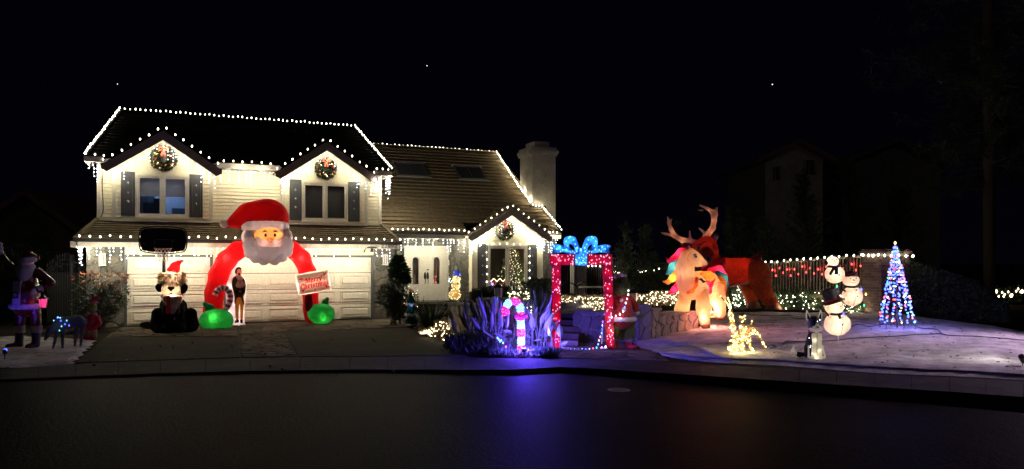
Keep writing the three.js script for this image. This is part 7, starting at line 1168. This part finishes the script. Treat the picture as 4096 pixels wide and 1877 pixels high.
// ---------------------------------------------------------------- lit figures on the snow
{ // cone tree of coloured bulbs
  const p = onLawn(3590, 1312), t = thing('cone_light_tree', 'tall cone tree made of blue and mixed coloured bulbs by the pillar', 'light tree', p), k = project(p)[2] / FPX, H = 332 * k, r0 = 66 * k, tilt = V(-13 * k * CY, 0, 0);
  part('pole', rod(V(0, -0.1, 0), V(0, H, 0).add(tilt), 0.02, 0.012), M.iron, t);
  part('base_ring', [new THREE.TorusGeometry(r0 * 0.95, 0.009, 6, 36).rotateX(Math.PI / 2).translate(0, 0.1, 0), ...[0, 1, 2, 3, 4, 5].map((i) => { const a = i * Math.PI / 3; return rod(V(r0 * 0.95 * Math.cos(a), -0.06, r0 * 0.95 * Math.sin(a)), V(r0 * 0.95 * Math.cos(a), 0.16, r0 * 0.95 * Math.sin(a)), 0.008); }), ...[0, 1, 2].map((i) => { const a = i * Math.PI / 3; return rod(V(r0 * Math.cos(a), 0.1, r0 * Math.sin(a)), V(-r0 * Math.cos(a), 0.1, -r0 * Math.sin(a)), 0.007); })], M.iron, t);
  const cols = [B.blue, B.blue, B.blue, B.blue, B.cyan, B.red, B.blue, B.blue, B.blue, B.green, B.blue, B.white, B.blue, B.yellow], w = [], g = bulbGeo(0.021);
  for (let i = 0; i < 14; i++) { const a = i / 14 * 6.2832, n = 21, bot = V(r0 * Math.cos(a), 0.14, r0 * Math.sin(a)), top = V(0, H, 0).add(tilt); w.push(rod(bot, top, 0.004, 0.004, 4)); for (let j = 0; j < n; j++) { const b = part('bulb', g, cols[Math.floor(R(cols.length))], t), u = Math.pow((j + R(0.8)) / n, 0.92) * 0.99; b.position.copy(bot.clone().lerp(top, u)).add(V(R(-0.03, 0.03), 0, R(-0.03, 0.03))); b.rotation.set(R(-1.2, 1.2), R(6), R(-1.2, 1.2)); } }
  part('cable', w, M.wire, t); part('top_bulb', bulbGeo(0.03), B.yellow, t).position.set(tilt.x, H + 0.05, 0);
  for (const y of [0.25, 0.7, 1.2]) lamp(t, V(0.0, y, r0 * (1.25 - y * 0.4)), [0.2, 0.2, 1], 0.8, 4); for (const d of [-1, 1]) lamp(t, V(d * r0 * 1.2, 0.35, 0.1), [0.22, 0.22, 1], 0.8, 4); lamp(t, V(0, 0.3, -r0 * 1.2), [0.2, 0.2, 1], 0.8, 4);
}
{ // three stacked snowmen
  const p = onLawn(3355, 1366), D = project(p)[2], { t, s, q } = framed('stacked_snowmen_figure', 'glowing stack of three white snowmen with black hat and scarves', 'snowman figure', 3355, 1366, D);
  const fz = cloth([0.86, 0.72, 0.6], 0.6, { bump: T.bump, bumpScale: 0.03, bm: 0.12 }), coal = M.black, sc = mat([0.02, 0.02, 0.05], { rough: 0.9 }), red = mat([0.4, 0.02, 0.03], { rough: 0.9 });
  const disc = (x, y, rx, ry, z = 0, rz = rx * 0.6) => part('ball', el(q, s, x, y, z, rx, ry, rz, 36, 26), fz, t), B3 = [];
  disc(3350, 1297, 53, 45); disc(3338, 1229, 38, 30); disc(3412, 1185, 42, 40, -4); disc(3406, 1121, 34, 26, -4); disc(3343, 1098, 40, 36, -8); disc(3333, 1047, 27, 21, -8);
  part('pole', rod(q(3355, 1376, 0), q(3352, 1335, 0), 0.016), M.white, t); part('zip', [tube([q(3358, 1260, 31), q(3358, 1300, 32.5), q(3356, 1338, 20)], 0.008, 16, 5), tube([q(3412, 1148, 15), q(3412, 1190, 22), q(3410, 1222, 8)], 0.007, 16, 5)], mat([0.6, 0.25, 0.15]), t);
  const dot = (x, y, r, z) => part('coal_button', el(q, s, x, y, z, r, r, r * 0.6, 10, 8), coal, t);
  dot(3356, 1297, 4, 33); dot(3417, 1160, 3.6, 20); dot(3419, 1185, 3.6, 22); dot(3344, 1080, 3.6, 14); dot(3350, 1100, 3.6, 17);
  const faceOf = (x, y, k, z, nose) => { part('eye', el(q, s, x - 11 * k, y - 6 * k, z, 2.6, 2.8, 2, 8, 6), coal, t); part('eye', el(q, s, x + 12 * k, y - 6 * k, z, 2.6, 2.8, 2, 8, 6), coal, t); part('carrot_nose', along(new THREE.ConeGeometry(3 * s, 14 * s, 8), q(x, y, z - 1), q(x + 3, y + 2, z + 13)), nose, t); part('mouth', tube([-1, -0.6, 0, 0.6, 1].map((u) => q(x + u * 15 * k, y + (12 - 8 * u * u) * k, z - 1 - Math.abs(u) * 2)), 1.1 * s, 14, 5), coal, t); };
  const on = mat([0.5, 0.12, 0.04]); faceOf(3352, 1224, 0.8, 21, on); faceOf(3407, 1120, 0.95, 16, mat([0.1, 0.03, 0.02])); faceOf(3335, 1044, 0.8, 7.5, on);
  part('top_hat', [along(new THREE.CylinderGeometry(36 * s, 30 * s, 52 * s, 24).scale(1, 1, 0.7), q(3334, 1206, 0), q(3318, 1158, 0)), along(new THREE.CylinderGeometry(46 * s, 46 * s, 4 * s, 26).scale(1, 1, 0.75), q(3335.5, 1210, 0), q(3334.2, 1206, 0))], M.black, t); part('hat_band', along(new THREE.CylinderGeometry(32.6 * s, 31 * s, 9 * s, 24, 1, true).scale(1, 1, 0.71), q(3333.5, 1204, 0), q(3330.6, 1195, 0)), red, t);
  part('scarf', [tube([q(3316, 1256, 14), q(3338, 1257, 26), q(3362, 1254, 20)], 5 * s, 20, 7), tube([q(3344, 1256, 26), q(3348, 1272, 34)], 6 * s, 8, 7)], sc, t); part('scarf', [tube([q(3312, 1066, 4), q(3334, 1068, 13), q(3356, 1064, 4)], 5 * s, 20, 7), slab([[0, 0], [12 * s, 0], [13 * s, -30 * s], [1 * s, -30 * s]], 0.02).translate(...q(3332, 1068, 15).toArray()), slab([[0, 0], [10 * s, -2 * s], [-8 * s, -34 * s], [-16 * s, -28 * s]], 0.02).translate(...q(3326, 1068, 14).toArray())], sc, t); part('scarf', tube([q(3378, 1146, 6), q(3408, 1148, 18), q(3438, 1145, 6)], 4.5 * s, 20, 7), mat([0.03, 0.05, 0.03]), t);
  part('knit_hat', blob(fb(q, s, [[3394, 1102, -4, 15, 3416, 1102, -4, 15], [3408, 1092, -4, 9]]), 0.014, 0.03), mat([0.1, 0.015, 0.02], { rough: 0.9 }), t); part('ear_muff', [tube([q(3306, 1046, -6), q(3314, 1026, -6), q(3333, 1021, -6), q(3352, 1028, -6), q(3360, 1048, -6)], 3 * s, 20, 6), el(q, s, 3308, 1052, -4, 7, 9, 7, 10, 8), el(q, s, 3359, 1052, -4, 7, 9, 7, 10, 8)], sc, t);
  const arm = (...P) => part('twig_arm', [tube(P.map((a) => q(...a)), 3.4 * s, 14, 6), ...[-1, 1].map((d) => rod(q(...P.at(-1)), q(P.at(-1)[0] + 9, P.at(-1)[1] - 6 + d * 7, P.at(-1)[2]), 2 * s, 1 * s, 5))], M.bark, t);
  arm([3378, 1262, 4], [3398, 1246, 6], [3420, 1230, 4]); arm([3318, 1268, 2], [3298, 1246, 4], [3276, 1226, 4]); arm([3384, 1170, 4], [3368, 1156, 4], [3352, 1150, 4]); arm([3366, 1074, -6], [3384, 1060, -6], [3396, 1036, -6]);
  for (const [x, y, m] of [[3335, 1144, B.green], [3432, 1157, B.blue], [3450, 1176, B.yellow], [3443, 1220, B.green], [3361, 1256, B.blue], [3309, 1266, B.red], [3391, 1246, B.yellow]]) part('bulb', bulbGeo(0.022), m, t).position.copy(q(x, y, 30));
  const L = (x, y, z, k) => lamp(t, q(x, y, z), [1, 0.72, 0.55], k, 3); L(3350, 1297, 0, 0.807); L(3340, 1230, 0, 0.448); L(3412, 1186, -4, 0.508); L(3406, 1122, -4, 0.299); L(3343, 1098, -8, 0.508); L(3333, 1047, -8, 0.329);
}
{ // husky
  const p = onLawn(3258, 1432), D = project(p)[2], { t, s, q } = framed('husky_figure', 'black and white sitting husky figure with lit chest and red collar', 'dog figure', 3258, 1434, D);
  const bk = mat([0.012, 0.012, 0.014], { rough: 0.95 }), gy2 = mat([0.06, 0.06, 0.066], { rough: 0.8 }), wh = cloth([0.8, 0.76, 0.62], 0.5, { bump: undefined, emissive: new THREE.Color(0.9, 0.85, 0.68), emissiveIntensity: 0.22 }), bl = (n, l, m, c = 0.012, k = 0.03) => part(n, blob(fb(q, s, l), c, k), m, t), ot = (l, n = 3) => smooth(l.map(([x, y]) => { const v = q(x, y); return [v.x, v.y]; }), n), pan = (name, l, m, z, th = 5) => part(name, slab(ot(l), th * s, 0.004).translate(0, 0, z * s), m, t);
  bl('body', [[3257, 1335, -6, 20, 3256, 1390, -12, 31], [3238, 1396, -10, 16, 3234, 1420, -6, 14], [3280, 1396, -10, 16, 3286, 1420, -6, 14]], bk);
  pan('chest_panel', [[3241, 1332], [3275, 1332], [3277, 1370], [3276, 1432], [3242, 1432], [3242, 1370]], wh, 18, 8); part('chest_seam', tube([q(3258, 1334, 26.5), q(3258, 1380, 26.5), q(3257, 1430, 26.5)], 0.005, 12, 4), gy2, t);
  bl('head', [[3255, 1290, 4, 26], [3255, 1302, 8, 25]], gy2); bl('muzzle', [[3248, 1308, 26, 9, 3264, 1308, 26, 9], [3256, 1296, 27, 8]], wh); bl('cheek', [[3240, 1316, 18, 9, 3256, 1322, 24, 8], [3256, 1322, 24, 8, 3274, 1316, 18, 9]], wh);
  part('nose', el(q, s, 3256, 1290, 35, 3.4, 2.8, 2.5, 10, 8), M.black, t); part('mouth', el(q, s, 3257, 1306, 33.5, 7, 3, 3, 10, 8), mat([0.35, 0.02, 0.03]), t); for (const x of [3243, 3268]) part('eye', el(q, s, x, 1281, 26, 3, 3, 2, 8, 6), M.black, t);
  for (const d of [-1, 1]) { const X = (x) => 3255 + d * x; pan('ear', [[X(14), 1276], [X(20), 1258], [X(28), 1241], [X(32), 1258], [X(31), 1276], [X(24), 1284]], wh, 0, 6); pan('ear_lining', [[X(18), 1276], [X(23), 1260], [X(27), 1252], [X(28), 1264], [X(27), 1277]], bk, 5, 3); }
  part('collar', [tube([q(3233, 1322, 2), q(3240, 1326, 18), q(3257, 1328, 25), q(3274, 1326, 18), q(3281, 1322, 2)], 4 * s, 24, 7)], mat([0.5, 0.03, 0.02], { rough: 0.5 }), t);
  bl('front_leg', [[3232, 1384, 8, 3.4, 3230, 1424, 12, 3.4], [3230, 1428, 12, 4, 3235, 1429, 20, 4]], wh); bl('front_leg', [[3287, 1384, 8, 3.4, 3294, 1424, 12, 3.4], [3294, 1428, 12, 4, 3289, 1429, 20, 4]], wh); bl('paw', [[3244, 1428, 20, 6, 3244, 1428, 24, 6]], wh); bl('paw', [[3282, 1428, 20, 6, 3282, 1428, 24, 6]], wh);
  bl('tail', [[3236, 1420, -20, 8, 3205, 1421, -18, 9], [3205, 1421, -18, 9, 3192, 1416, -18, 8]], bk); bl('tail_tip', [[3190, 1416, -18, 8.5, 3180, 1408, -18, 8], [3180, 1408, -18, 8, 3183, 1385, -18, 2]], wh);
  for (const [x, y, z] of [[3238, 1382, 14], [3236, 1388, 14], [3262, 1406, 22], [3248, 1394, 22], [3235, 1352, 6], [3272, 1350, 20], [3258, 1284, 30], [3268, 1278, 28]]) part('bulb', bulbGeo(0.008), B.white, t).position.copy(q(x, y, z));
  const L = (x, y, z, k, r = 1) => lamp(t, q(x, y, z), [1, 0.92, 0.7], k, r); L(3250, 1360, 22, 0.012); L(3266, 1400, 22, 0.012); L(3250, 1415, 22, 0.012); L(3256, 1318, 18, 0.00755, 0.5); L(3256, 1428, 26, 0.0315, 1.5);
}
// wire deer
function wireDeer(name, label, bones, place, nb, group) { // bones in pixels of the photograph about one foot point
  const { t, s, q } = framed(name, label, 'wire deer', place[0], place[1], place[2], group), w = [], b = [], f = [];
  for (const [x, y, z, r, X, Y, Z, r2] of bones) {
    const a = q(x, y, z), c = q(X, Y, Z), d = c.clone().sub(a), L = d.length(), u = d.clone().normalize(), e1 = V(0.3, 0.2, 1).cross(u).normalize(), e2 = u.clone().cross(e1), pt = (k, an) => a.clone().lerp(c, k).addScaledVector(e1, Math.cos(an) * (r + (r2 - r) * k) * s).addScaledVector(e2, Math.sin(an) * (r + (r2 - r) * k) * s), big = r * s > 0.03;
    for (let i = 0; i < (big ? 6 : 3); i++) w.push(rod(pt(0, i / (big ? 6 : 3) * 6.2832), pt(1, i / (big ? 6 : 3) * 6.2832), 0.004, 0.004, 4));
    for (let i = 0; i <= Math.max(1, Math.round(L / 0.07)); i++) { const k = i / Math.max(1, Math.round(L / 0.07)); w.push(tube([0, 1, 2, 3, 4, 5, 6].map((j) => pt(k, j / 6 * 6.2832)), 0.003, 10, 4)); }
    const n = Math.max(2, Math.round(nb * L * (0.35 + r * s * 7)));
    for (let i = 0; i < n; i++) b.push(orb(pt(R(), R(6.2832)), R(0.008, 0.012)));
    for (let i = 0; i < n * 5; i++) f.push([pt(R(), R(6.2832)), u.clone().add(dirR())]);
  }
  part('wire_frame', w, M.gold, t); kind(part('tinsel', leaves(f.length, (i) => f[i], 0.05, 0.006, 0.4), mat([0.65, 0.5, 0.16], { rough: 0.4, vertexColors: true, side: THREE.DoubleSide }), t), 'stuff'); kind(part('warm_bulbs', b, B.gold, t), 'stuff');
  return { t, q };
}
{
  const G = 'family of gold wire deer on the snow', foot = (x, y) => [x, y, project(onLawn(x, y))[2]];
  const a = wireDeer('wire_deer', 'tall gold wire buck with lit antlers raised, behind the fawn', [[2930, 1310, 0, 11, 2945, 1360, 0, 13], [2924, 1252, 6, 7, 2930, 1310, 0, 10], [2922, 1240, 8, 8, 2908, 1262, 22, 4], [2922, 1240, 6, 2, 2906, 1212, 4, 1.5], [2906, 1212, 4, 1.5, 2880, 1184, 2, 1], [2924, 1240, 4, 2, 2918, 1206, 2, 1.5], [2918, 1206, 2, 1.5, 2906, 1180, 0, 1], [2938, 1368, 6, 6, 2934, 1412, 6, 3], [2948, 1368, -6, 6, 2950, 1410, -6, 3], [2945, 1350, -4, 13, 2975, 1352, -22, 13], [2975, 1360, -22, 7, 2982, 1398, -22, 3]], foot(2940, 1412), 90, G);
  const b = wireDeer('wire_deer', 'gold wire doe looking away with its rump to the right', [[2972, 1340, 0, 14, 3012, 1316, -16, 20], [2964, 1300, 8, 8, 2974, 1340, 0, 12], [2960, 1280, 12, 9, 2976, 1272, 2, 6], [2962, 1270, 10, 3, 2952, 1264, 12, 1], [2972, 1268, 6, 3, 2984, 1262, 6, 1], [2980, 1350, 6, 6, 3014, 1410, 12, 2.5], [3020, 1326, -10, 10, 3046, 1352, -14, 5], [3046, 1352, -14, 4, 3066, 1392, -14, 2.5], [3000, 1340, -16, 6, 3008, 1396, -16, 3], [3014, 1298, -20, 2, 3016, 1276, -20, 1]], foot(3010, 1410), 80, G);
  const c = wireDeer('wire_deer', 'small gold wire fawn in front of the buck', [[2918, 1372, 14, 12, 2950, 1368, 14, 12], [2950, 1366, 16, 8, 2966, 1348, 22, 6], [2966, 1344, 22, 7, 2974, 1352, 28, 3], [2912, 1380, 18, 5, 2910, 1412, 18, 2.5], [2924, 1382, 8, 5, 2922, 1408, 8, 2.5], [2946, 1380, 18, 5, 2942, 1412, 20, 2.5], [2956, 1378, 10, 5, 2974, 1410, 12, 2.5]], foot(2935, 1413), 100, G);
  for (const [x, y, z] of [[2926, 1290, 26], [2945, 1345, 34], [2975, 1330, 30], [3010, 1320, 14], [2940, 1385, 44]]) lamp(a.t, a.q(x, y, z), [1, 0.78, 0.28], 0.2, 3);
  for (const [x, y, z] of [[2950, 1398, 30], [2995, 1396, 16], [2925, 1400, 34]]) lamp(a.t, a.q(x, y, z), [1, 0.78, 0.28], 0.2, 2);
}
{ // cables over the snow
  const cab = (label, pts, r = 0.012) => { const P = pts.map(([x, y]) => onLawn(x, y).add(V(0, 0.012 + R(0.012), 0))), t = thing('extension_cable', label, 'cable', P[0]); part('cable', tube(P.map((p) => p.clone().sub(P[0])), r, 90, 5), M.cable, t); return t; };
  cab('dark cable from the wire deer past the husky to the snowmen', [[3066, 1395], [3090, 1384], [3110, 1392], [3080, 1398], [3100, 1394], [3130, 1384], [3150, 1370], [3200, 1370], [3240, 1371], [3300, 1368], [3360, 1364], [3420, 1356], [3500, 1352], [3600, 1348], [3640, 1344], [3720, 1340], [3770, 1338]]);
  cab('dark cable from the snowmen to the foot of the cone tree', [[3405, 1310], [3430, 1300], [3450, 1302], [3478, 1310], [3500, 1306], [3524, 1302], [3540, 1298]]);
  cab('dark cable running right from the cone tree across the snow', [[3660, 1306], [3690, 1316], [3740, 1320], [3770, 1338], [3785, 1342], [3800, 1344], [3900, 1350], [4000, 1356], [4100, 1366]]);
  cab('dark cable coiled by the reindeer hooves', [[2985, 1262], [2950, 1262], [2960, 1256], [2990, 1258], [3020, 1262], [3100, 1266], [3160, 1264], [3172, 1274], [3200, 1278], [3230, 1276]]);
  const p = onLawn(4092, 1462), t = thing('flood_lamp', 'small dark flood lamp lighting the snow at the right picture edge', 'flood lamp', p); part('stake', rod(V(0, -0.05, 0), V(0, 0.1, 0), 0.01), M.black, t); part('housing', new THREE.CylinderGeometry(0.05, 0.07, 0.14, 14).rotateZ(0.9).translate(0, 0.13, 0), M.black, t); part('lens_glow', new THREE.CylinderGeometry(0.058, 0.058, 0.01, 14).rotateZ(0.9).translate(0.056, 0.085, 0), B.net, t);
  lamp(t, V(0.14, 0.12, 0.1), [1, 0.9, 0.68], 0.1, 2);
  { const sp = new THREE.SpotLight(new THREE.Color(1, 0.92, 0.8), 8, 0, 1.0, 0.9, 2); sp.position.set(0.2, 0.75, 0.1); sp.castShadow = true; sp.shadow.radius = 3; const a = new THREE.Object3D(); a.name = 'aim'; a.position.copy(onLawn(3620, 1400).sub(p)); t.add(a); sp.target = a; t.add(sp); }
}
{ // a flood lamp on a post in the next garden, right of the picture, lights the snow from the side
  const p = at(4620, HORIZON, 17).setY(0.1), t = thing('flood_lamp_post', 'pale flood lamp on a post right of the snow lawn', 'lamp post', p), h = 2.3;
  part('post', rod(V(0, -0.2, 0), V(0, h, 0), 0.03), M.iron, t); part('housing', box(0.2, 0.14, 0.12, 0, h + 0.05, 0), M.black, t); part('lens_glow', box(0.16, 0.1, 0.01, -0.02, h + 0.05, 0.066), glow([0.9, 0.85, 1], 2), t);
  const sp = new THREE.SpotLight(new THREE.Color(0.97, 0.68, 1), 160, 0, 0.78, 0.8, 2); sp.position.set(-0.15, h + 0.05, 0.1); sp.castShadow = true; sp.shadow.radius = 6; const a = new THREE.Object3D(); a.name = 'aim'; a.position.copy(onLawn(3500, 1400).sub(p)); t.add(a); sp.target = a; t.add(sp);
}
// ---------------------------------------------------------------- beyond: hedges, trees, neighbours, stars
{
  const h = thing('clipped_hedge', 'broad dark hedge sloping down to the right of the brick pillar', 'hedge', [0, 0, 0]), top = (x) => 1046 + Math.max(0, x - 3640) * 0.3 + (x > 3900 ? (x - 3900) * 0.5 : 0);
  kind(part('foliage', leaves(7500, () => { const x = R(3612, 4030), y0 = top(x), u = R(), y = y0 + (1292 - y0) * Math.pow(u, 1.2), D = R(22.2, 23.6) - (x - 3612) * 0.004 - (u > 0.12 ? 0 : -0.4); return [at(x, y, D), V(R(-0.8, 0.8), R(-0.2, 0.9), R(-0.2, 1))]; }, 0.09, 0.045, 0.55), M.leafDark, h), 'stuff');
  part('branch', [...Array(14)].map(() => { const x = R(3640, 3980), D = 23; return rod(at(x, 1290, D), at(x + R(-20, 20), top(x) + 30, D), 0.015, 0.006, 5); }), M.bark, h);
  const b = thing('far_lit_bush', 'far low bush with a few warm white bulbs at the right edge', 'lit shrub', [0, 0, 0]), w = [];
  kind(part('foliage', leaves(900, () => [at(R(3930, 4140), R(1150, 1210), R(34, 35)), dirR()], 0.16, 0.08, 0.5), M.leafDark, b), 'stuff');
  [[3948, 1158], [3952, 1168], [3962, 1174], [3974, 1170], [3986, 1166], [3996, 1186], [4010, 1170], [4016, 1186], [4034, 1168], [4046, 1183], [4050, 1180], [4066, 1165], [4074, 1156], [4084, 1168], [4090, 1166], [4020, 1178]].forEach(([x, y], i) => part('bulb', bulbGeo(i % 5 === 4 ? 0.06 : 0.035), B.net, b).position.copy(at(x, y, 33.7)));
  part('cable', tube([[3946, 1156], [3975, 1172], [4010, 1180], [4050, 1176], [4092, 1165]].map(([x, y]) => at(x, y, 33.8)), 0.008, 30, 4), M.wire, b);
}
function plume(label, px, D, top, bot, half, n, m = M.leafDark, lean = 0) { // loose feathery conifer
  const base = at(px, bot, D), t = thing('feathery_conifer', label, 'tree', base), k = D / FPX, H = (bot - top) * k, Rr = half * k, br = [], lf = [];
  part('trunk', tube([V(0, -0.5, 0), V(lean * Rr * 0.3, H * 0.5, 0), V(lean * Rr, H, 0)], 0.05, 12, 5), M.bark, t);
  for (let i = 0; i < n; i++) { const u = Math.pow(R(), 0.8), a = R(6.2832), L = Rr * (1.05 - u * 0.85) * R(0.5, 1.1), p = V(lean * Rr * u * u, H * (0.08 + 0.9 * u), 0), e = p.clone().add(V(Math.cos(a) * L, L * R(0.4, 1.1), Math.sin(a) * L)); br.push(rod(p, e, 0.014, 0.004, 4)); for (let j = 0; j < 22; j++) lf.push([p.clone().lerp(e, R(0.15, 1)), e.clone().sub(p).normalize().add(dirR().multiplyScalar(0.7))]); }
  part('branch', br, M.bark, t); kind(part('foliage', leaves(lf.length, (i) => lf[i], 0.2, 0.035, 0.5), m, t), 'stuff');
}
[['small feathery conifer behind the gift box arch', 2500, 31, 900, 1190, 70, 60], ['feathery dark conifer right behind the costumed figure', 2580, 33, 910, 1190, 70, 70], ['feathery conifer left behind the reindeer antlers', 2700, 34, 890, 1180, 60, 60], ['leaning feathery conifer above the reindeer back', 2960, 32, 830, 1150, 90, 110, , -0.4], ['feathery conifer above the left end of the picket fence', 3080, 31, 880, 1130, 80, 90, , -0.5], ['tall feathery conifer before the neighbour house', 3230, 36, 700, 1130, 110, 150, , -0.3], ['tall feathery conifer between the neighbour house and the pine', 3420, 37, 640, 1130, 130, 170, , -0.4], ['wide feathery conifer behind the brick pillar', 3600, 36, 760, 1130, 140, 150]].forEach((a) => plume(...a));
{ // dense growth behind the fence
  const t = part('thicket', leaves(9000, () => { const x = R(2440, 3620), D = R(29, 31) - Math.max(0, x - 2900) * 0.006; return [at(x, R(1070, 1190) - (x > 2620 ? 20 : 0) * R(), D), dirR()]; }, 0.16, 0.06, 0.5), M.leafDark); kind(t, 'stuff'); t.userData.label = 'dark growth in one mass behind the fences'; t.userData.category = 'undergrowth';
}
{ // tall pine at the upper right
  const D = 30, base = at(3960, 1290, D), t = thing('pine_tree', 'tall dark pine filling the upper right of the night sky', 'tree', base), k = D / FPX, f = (x, y, z = 0) => V((x - 3960) * k * CY, (1290 - y) * k, (x - 3960) * k * -SY * -1).add(V(0, 0, z)), br = [], lf = [];
  part('trunk', tube([f(3960, 1310), f(3950, 800), f(3940, 200), f(3930, -260)], 0.22, 20, 8), M.bark, t);
  for (let i = 0; i < 130; i++) { const y = R(-200, 760), a = R(6.2832), L = (600 - Math.abs(y - 250) * 0.35) * k * R(0.4, 1), p = f(3942, y), e = p.clone().add(V(Math.cos(a) * L, R(-0.6, 0.5), Math.sin(a) * L * 0.7)); br.push(rod(p, e, 0.05, 0.012, 5)); for (let j = 0; j < 26; j++) { const c = p.clone().lerp(e, R(0.35, 1)).add(dirR().multiplyScalar(0.3)); for (let m = 0; m < 5; m++) lf.push([c.clone().add(dirR().multiplyScalar(0.12)), dirR().add(V(0, 0.3, 0))]); } }
  part('branch', br, M.bark, t); kind(part('foliage', leaves(lf.length, (i) => lf[i], 0.34, 0.03, 0.5), M.leafDark, t), 'stuff');
}
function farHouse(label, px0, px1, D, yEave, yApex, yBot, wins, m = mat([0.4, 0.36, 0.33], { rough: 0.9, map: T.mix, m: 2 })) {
  const a = at(px0, yBot, D), k = D / FPX, W = (px1 - px0) * k, H = (yBot - yEave) * k, A = (yBot - yApex) * k, t = thing('neighbour_house', label, 'house', a, YAW);
  part('wall', slab([[0, 0], [W, 0], [W, H], [W * 0.55, A - 0.15], [0, H]], 9, 0, wins.map(([x0, x1, y0, y1]) => [[x0, y0], [x0, y1], [x1, y1], [x1, y0]].map(([x, y]) => [(x - px0) * k, (yBot - y) * k]))).translate(0, 0, -9), m, t);
  for (const [x0, x1, y0, y1] of wins) { const w = new THREE.Group(); w.name = 'window'; t.add(w); const X0 = (x0 - px0) * k, X1 = (x1 - px0) * k, Y0 = (yBot - y1) * k, Y1 = (yBot - y0) * k; part('pane', span(X0, X1, Y0, Y1, -0.3, -0.28), M.black, w); part('window_frame', [span(X0 - 0.18, X1 + 0.18, Y1, Y1 + 0.16, -0.1, 0.05), span(X0 - 0.18, X0, Y0, Y1, -0.1, 0.04), span(X1, X1 + 0.18, Y0, Y1, -0.1, 0.04), span((X0 + X1) / 2 - 0.03, (X0 + X1) / 2 + 0.03, Y0, Y1, -0.27, -0.2)], M.stucco, w); }
  const e = 0.7; part('roof', [[0, -1], [1, 1]].map(([i, d]) => quadSlab(V(i ? W + e : -e, H - 0.3, 0.6), V(i ? W + e : -e, H - 0.3, -9.5), V(W * 0.55, A, -9.5), V(W * 0.55, A, 0.6), 0.25)), mat([0.2, 0.1, 0.07], { rough: 0.9, map: T.mix, m: 0.6 }), t);
}
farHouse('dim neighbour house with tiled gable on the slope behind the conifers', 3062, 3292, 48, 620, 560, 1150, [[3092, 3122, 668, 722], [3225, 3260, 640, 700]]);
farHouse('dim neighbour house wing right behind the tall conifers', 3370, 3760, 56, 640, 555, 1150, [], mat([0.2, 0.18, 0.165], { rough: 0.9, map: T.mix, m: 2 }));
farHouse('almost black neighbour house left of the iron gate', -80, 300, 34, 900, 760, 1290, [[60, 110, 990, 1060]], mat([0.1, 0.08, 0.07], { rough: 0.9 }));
{
  const sm = glow([0.85, 0.9, 1], 3); [[1708, 263, 0.45, 'bright star over the roof ridge, highest in the sky'], [469, 336, 0.42, 'bright star above the left roof corner'], [3090, 338, 0.6, 'bright star above the neighbour house on the right']].forEach(([x, y, r, l]) => { const o = part('star', new THREE.SphereGeometry(r, 10, 8), sm); o.position.copy(at(x, y, 900)); o.userData = { label: l, category: 'star' }; });
}
renderer.render(scene, camera);
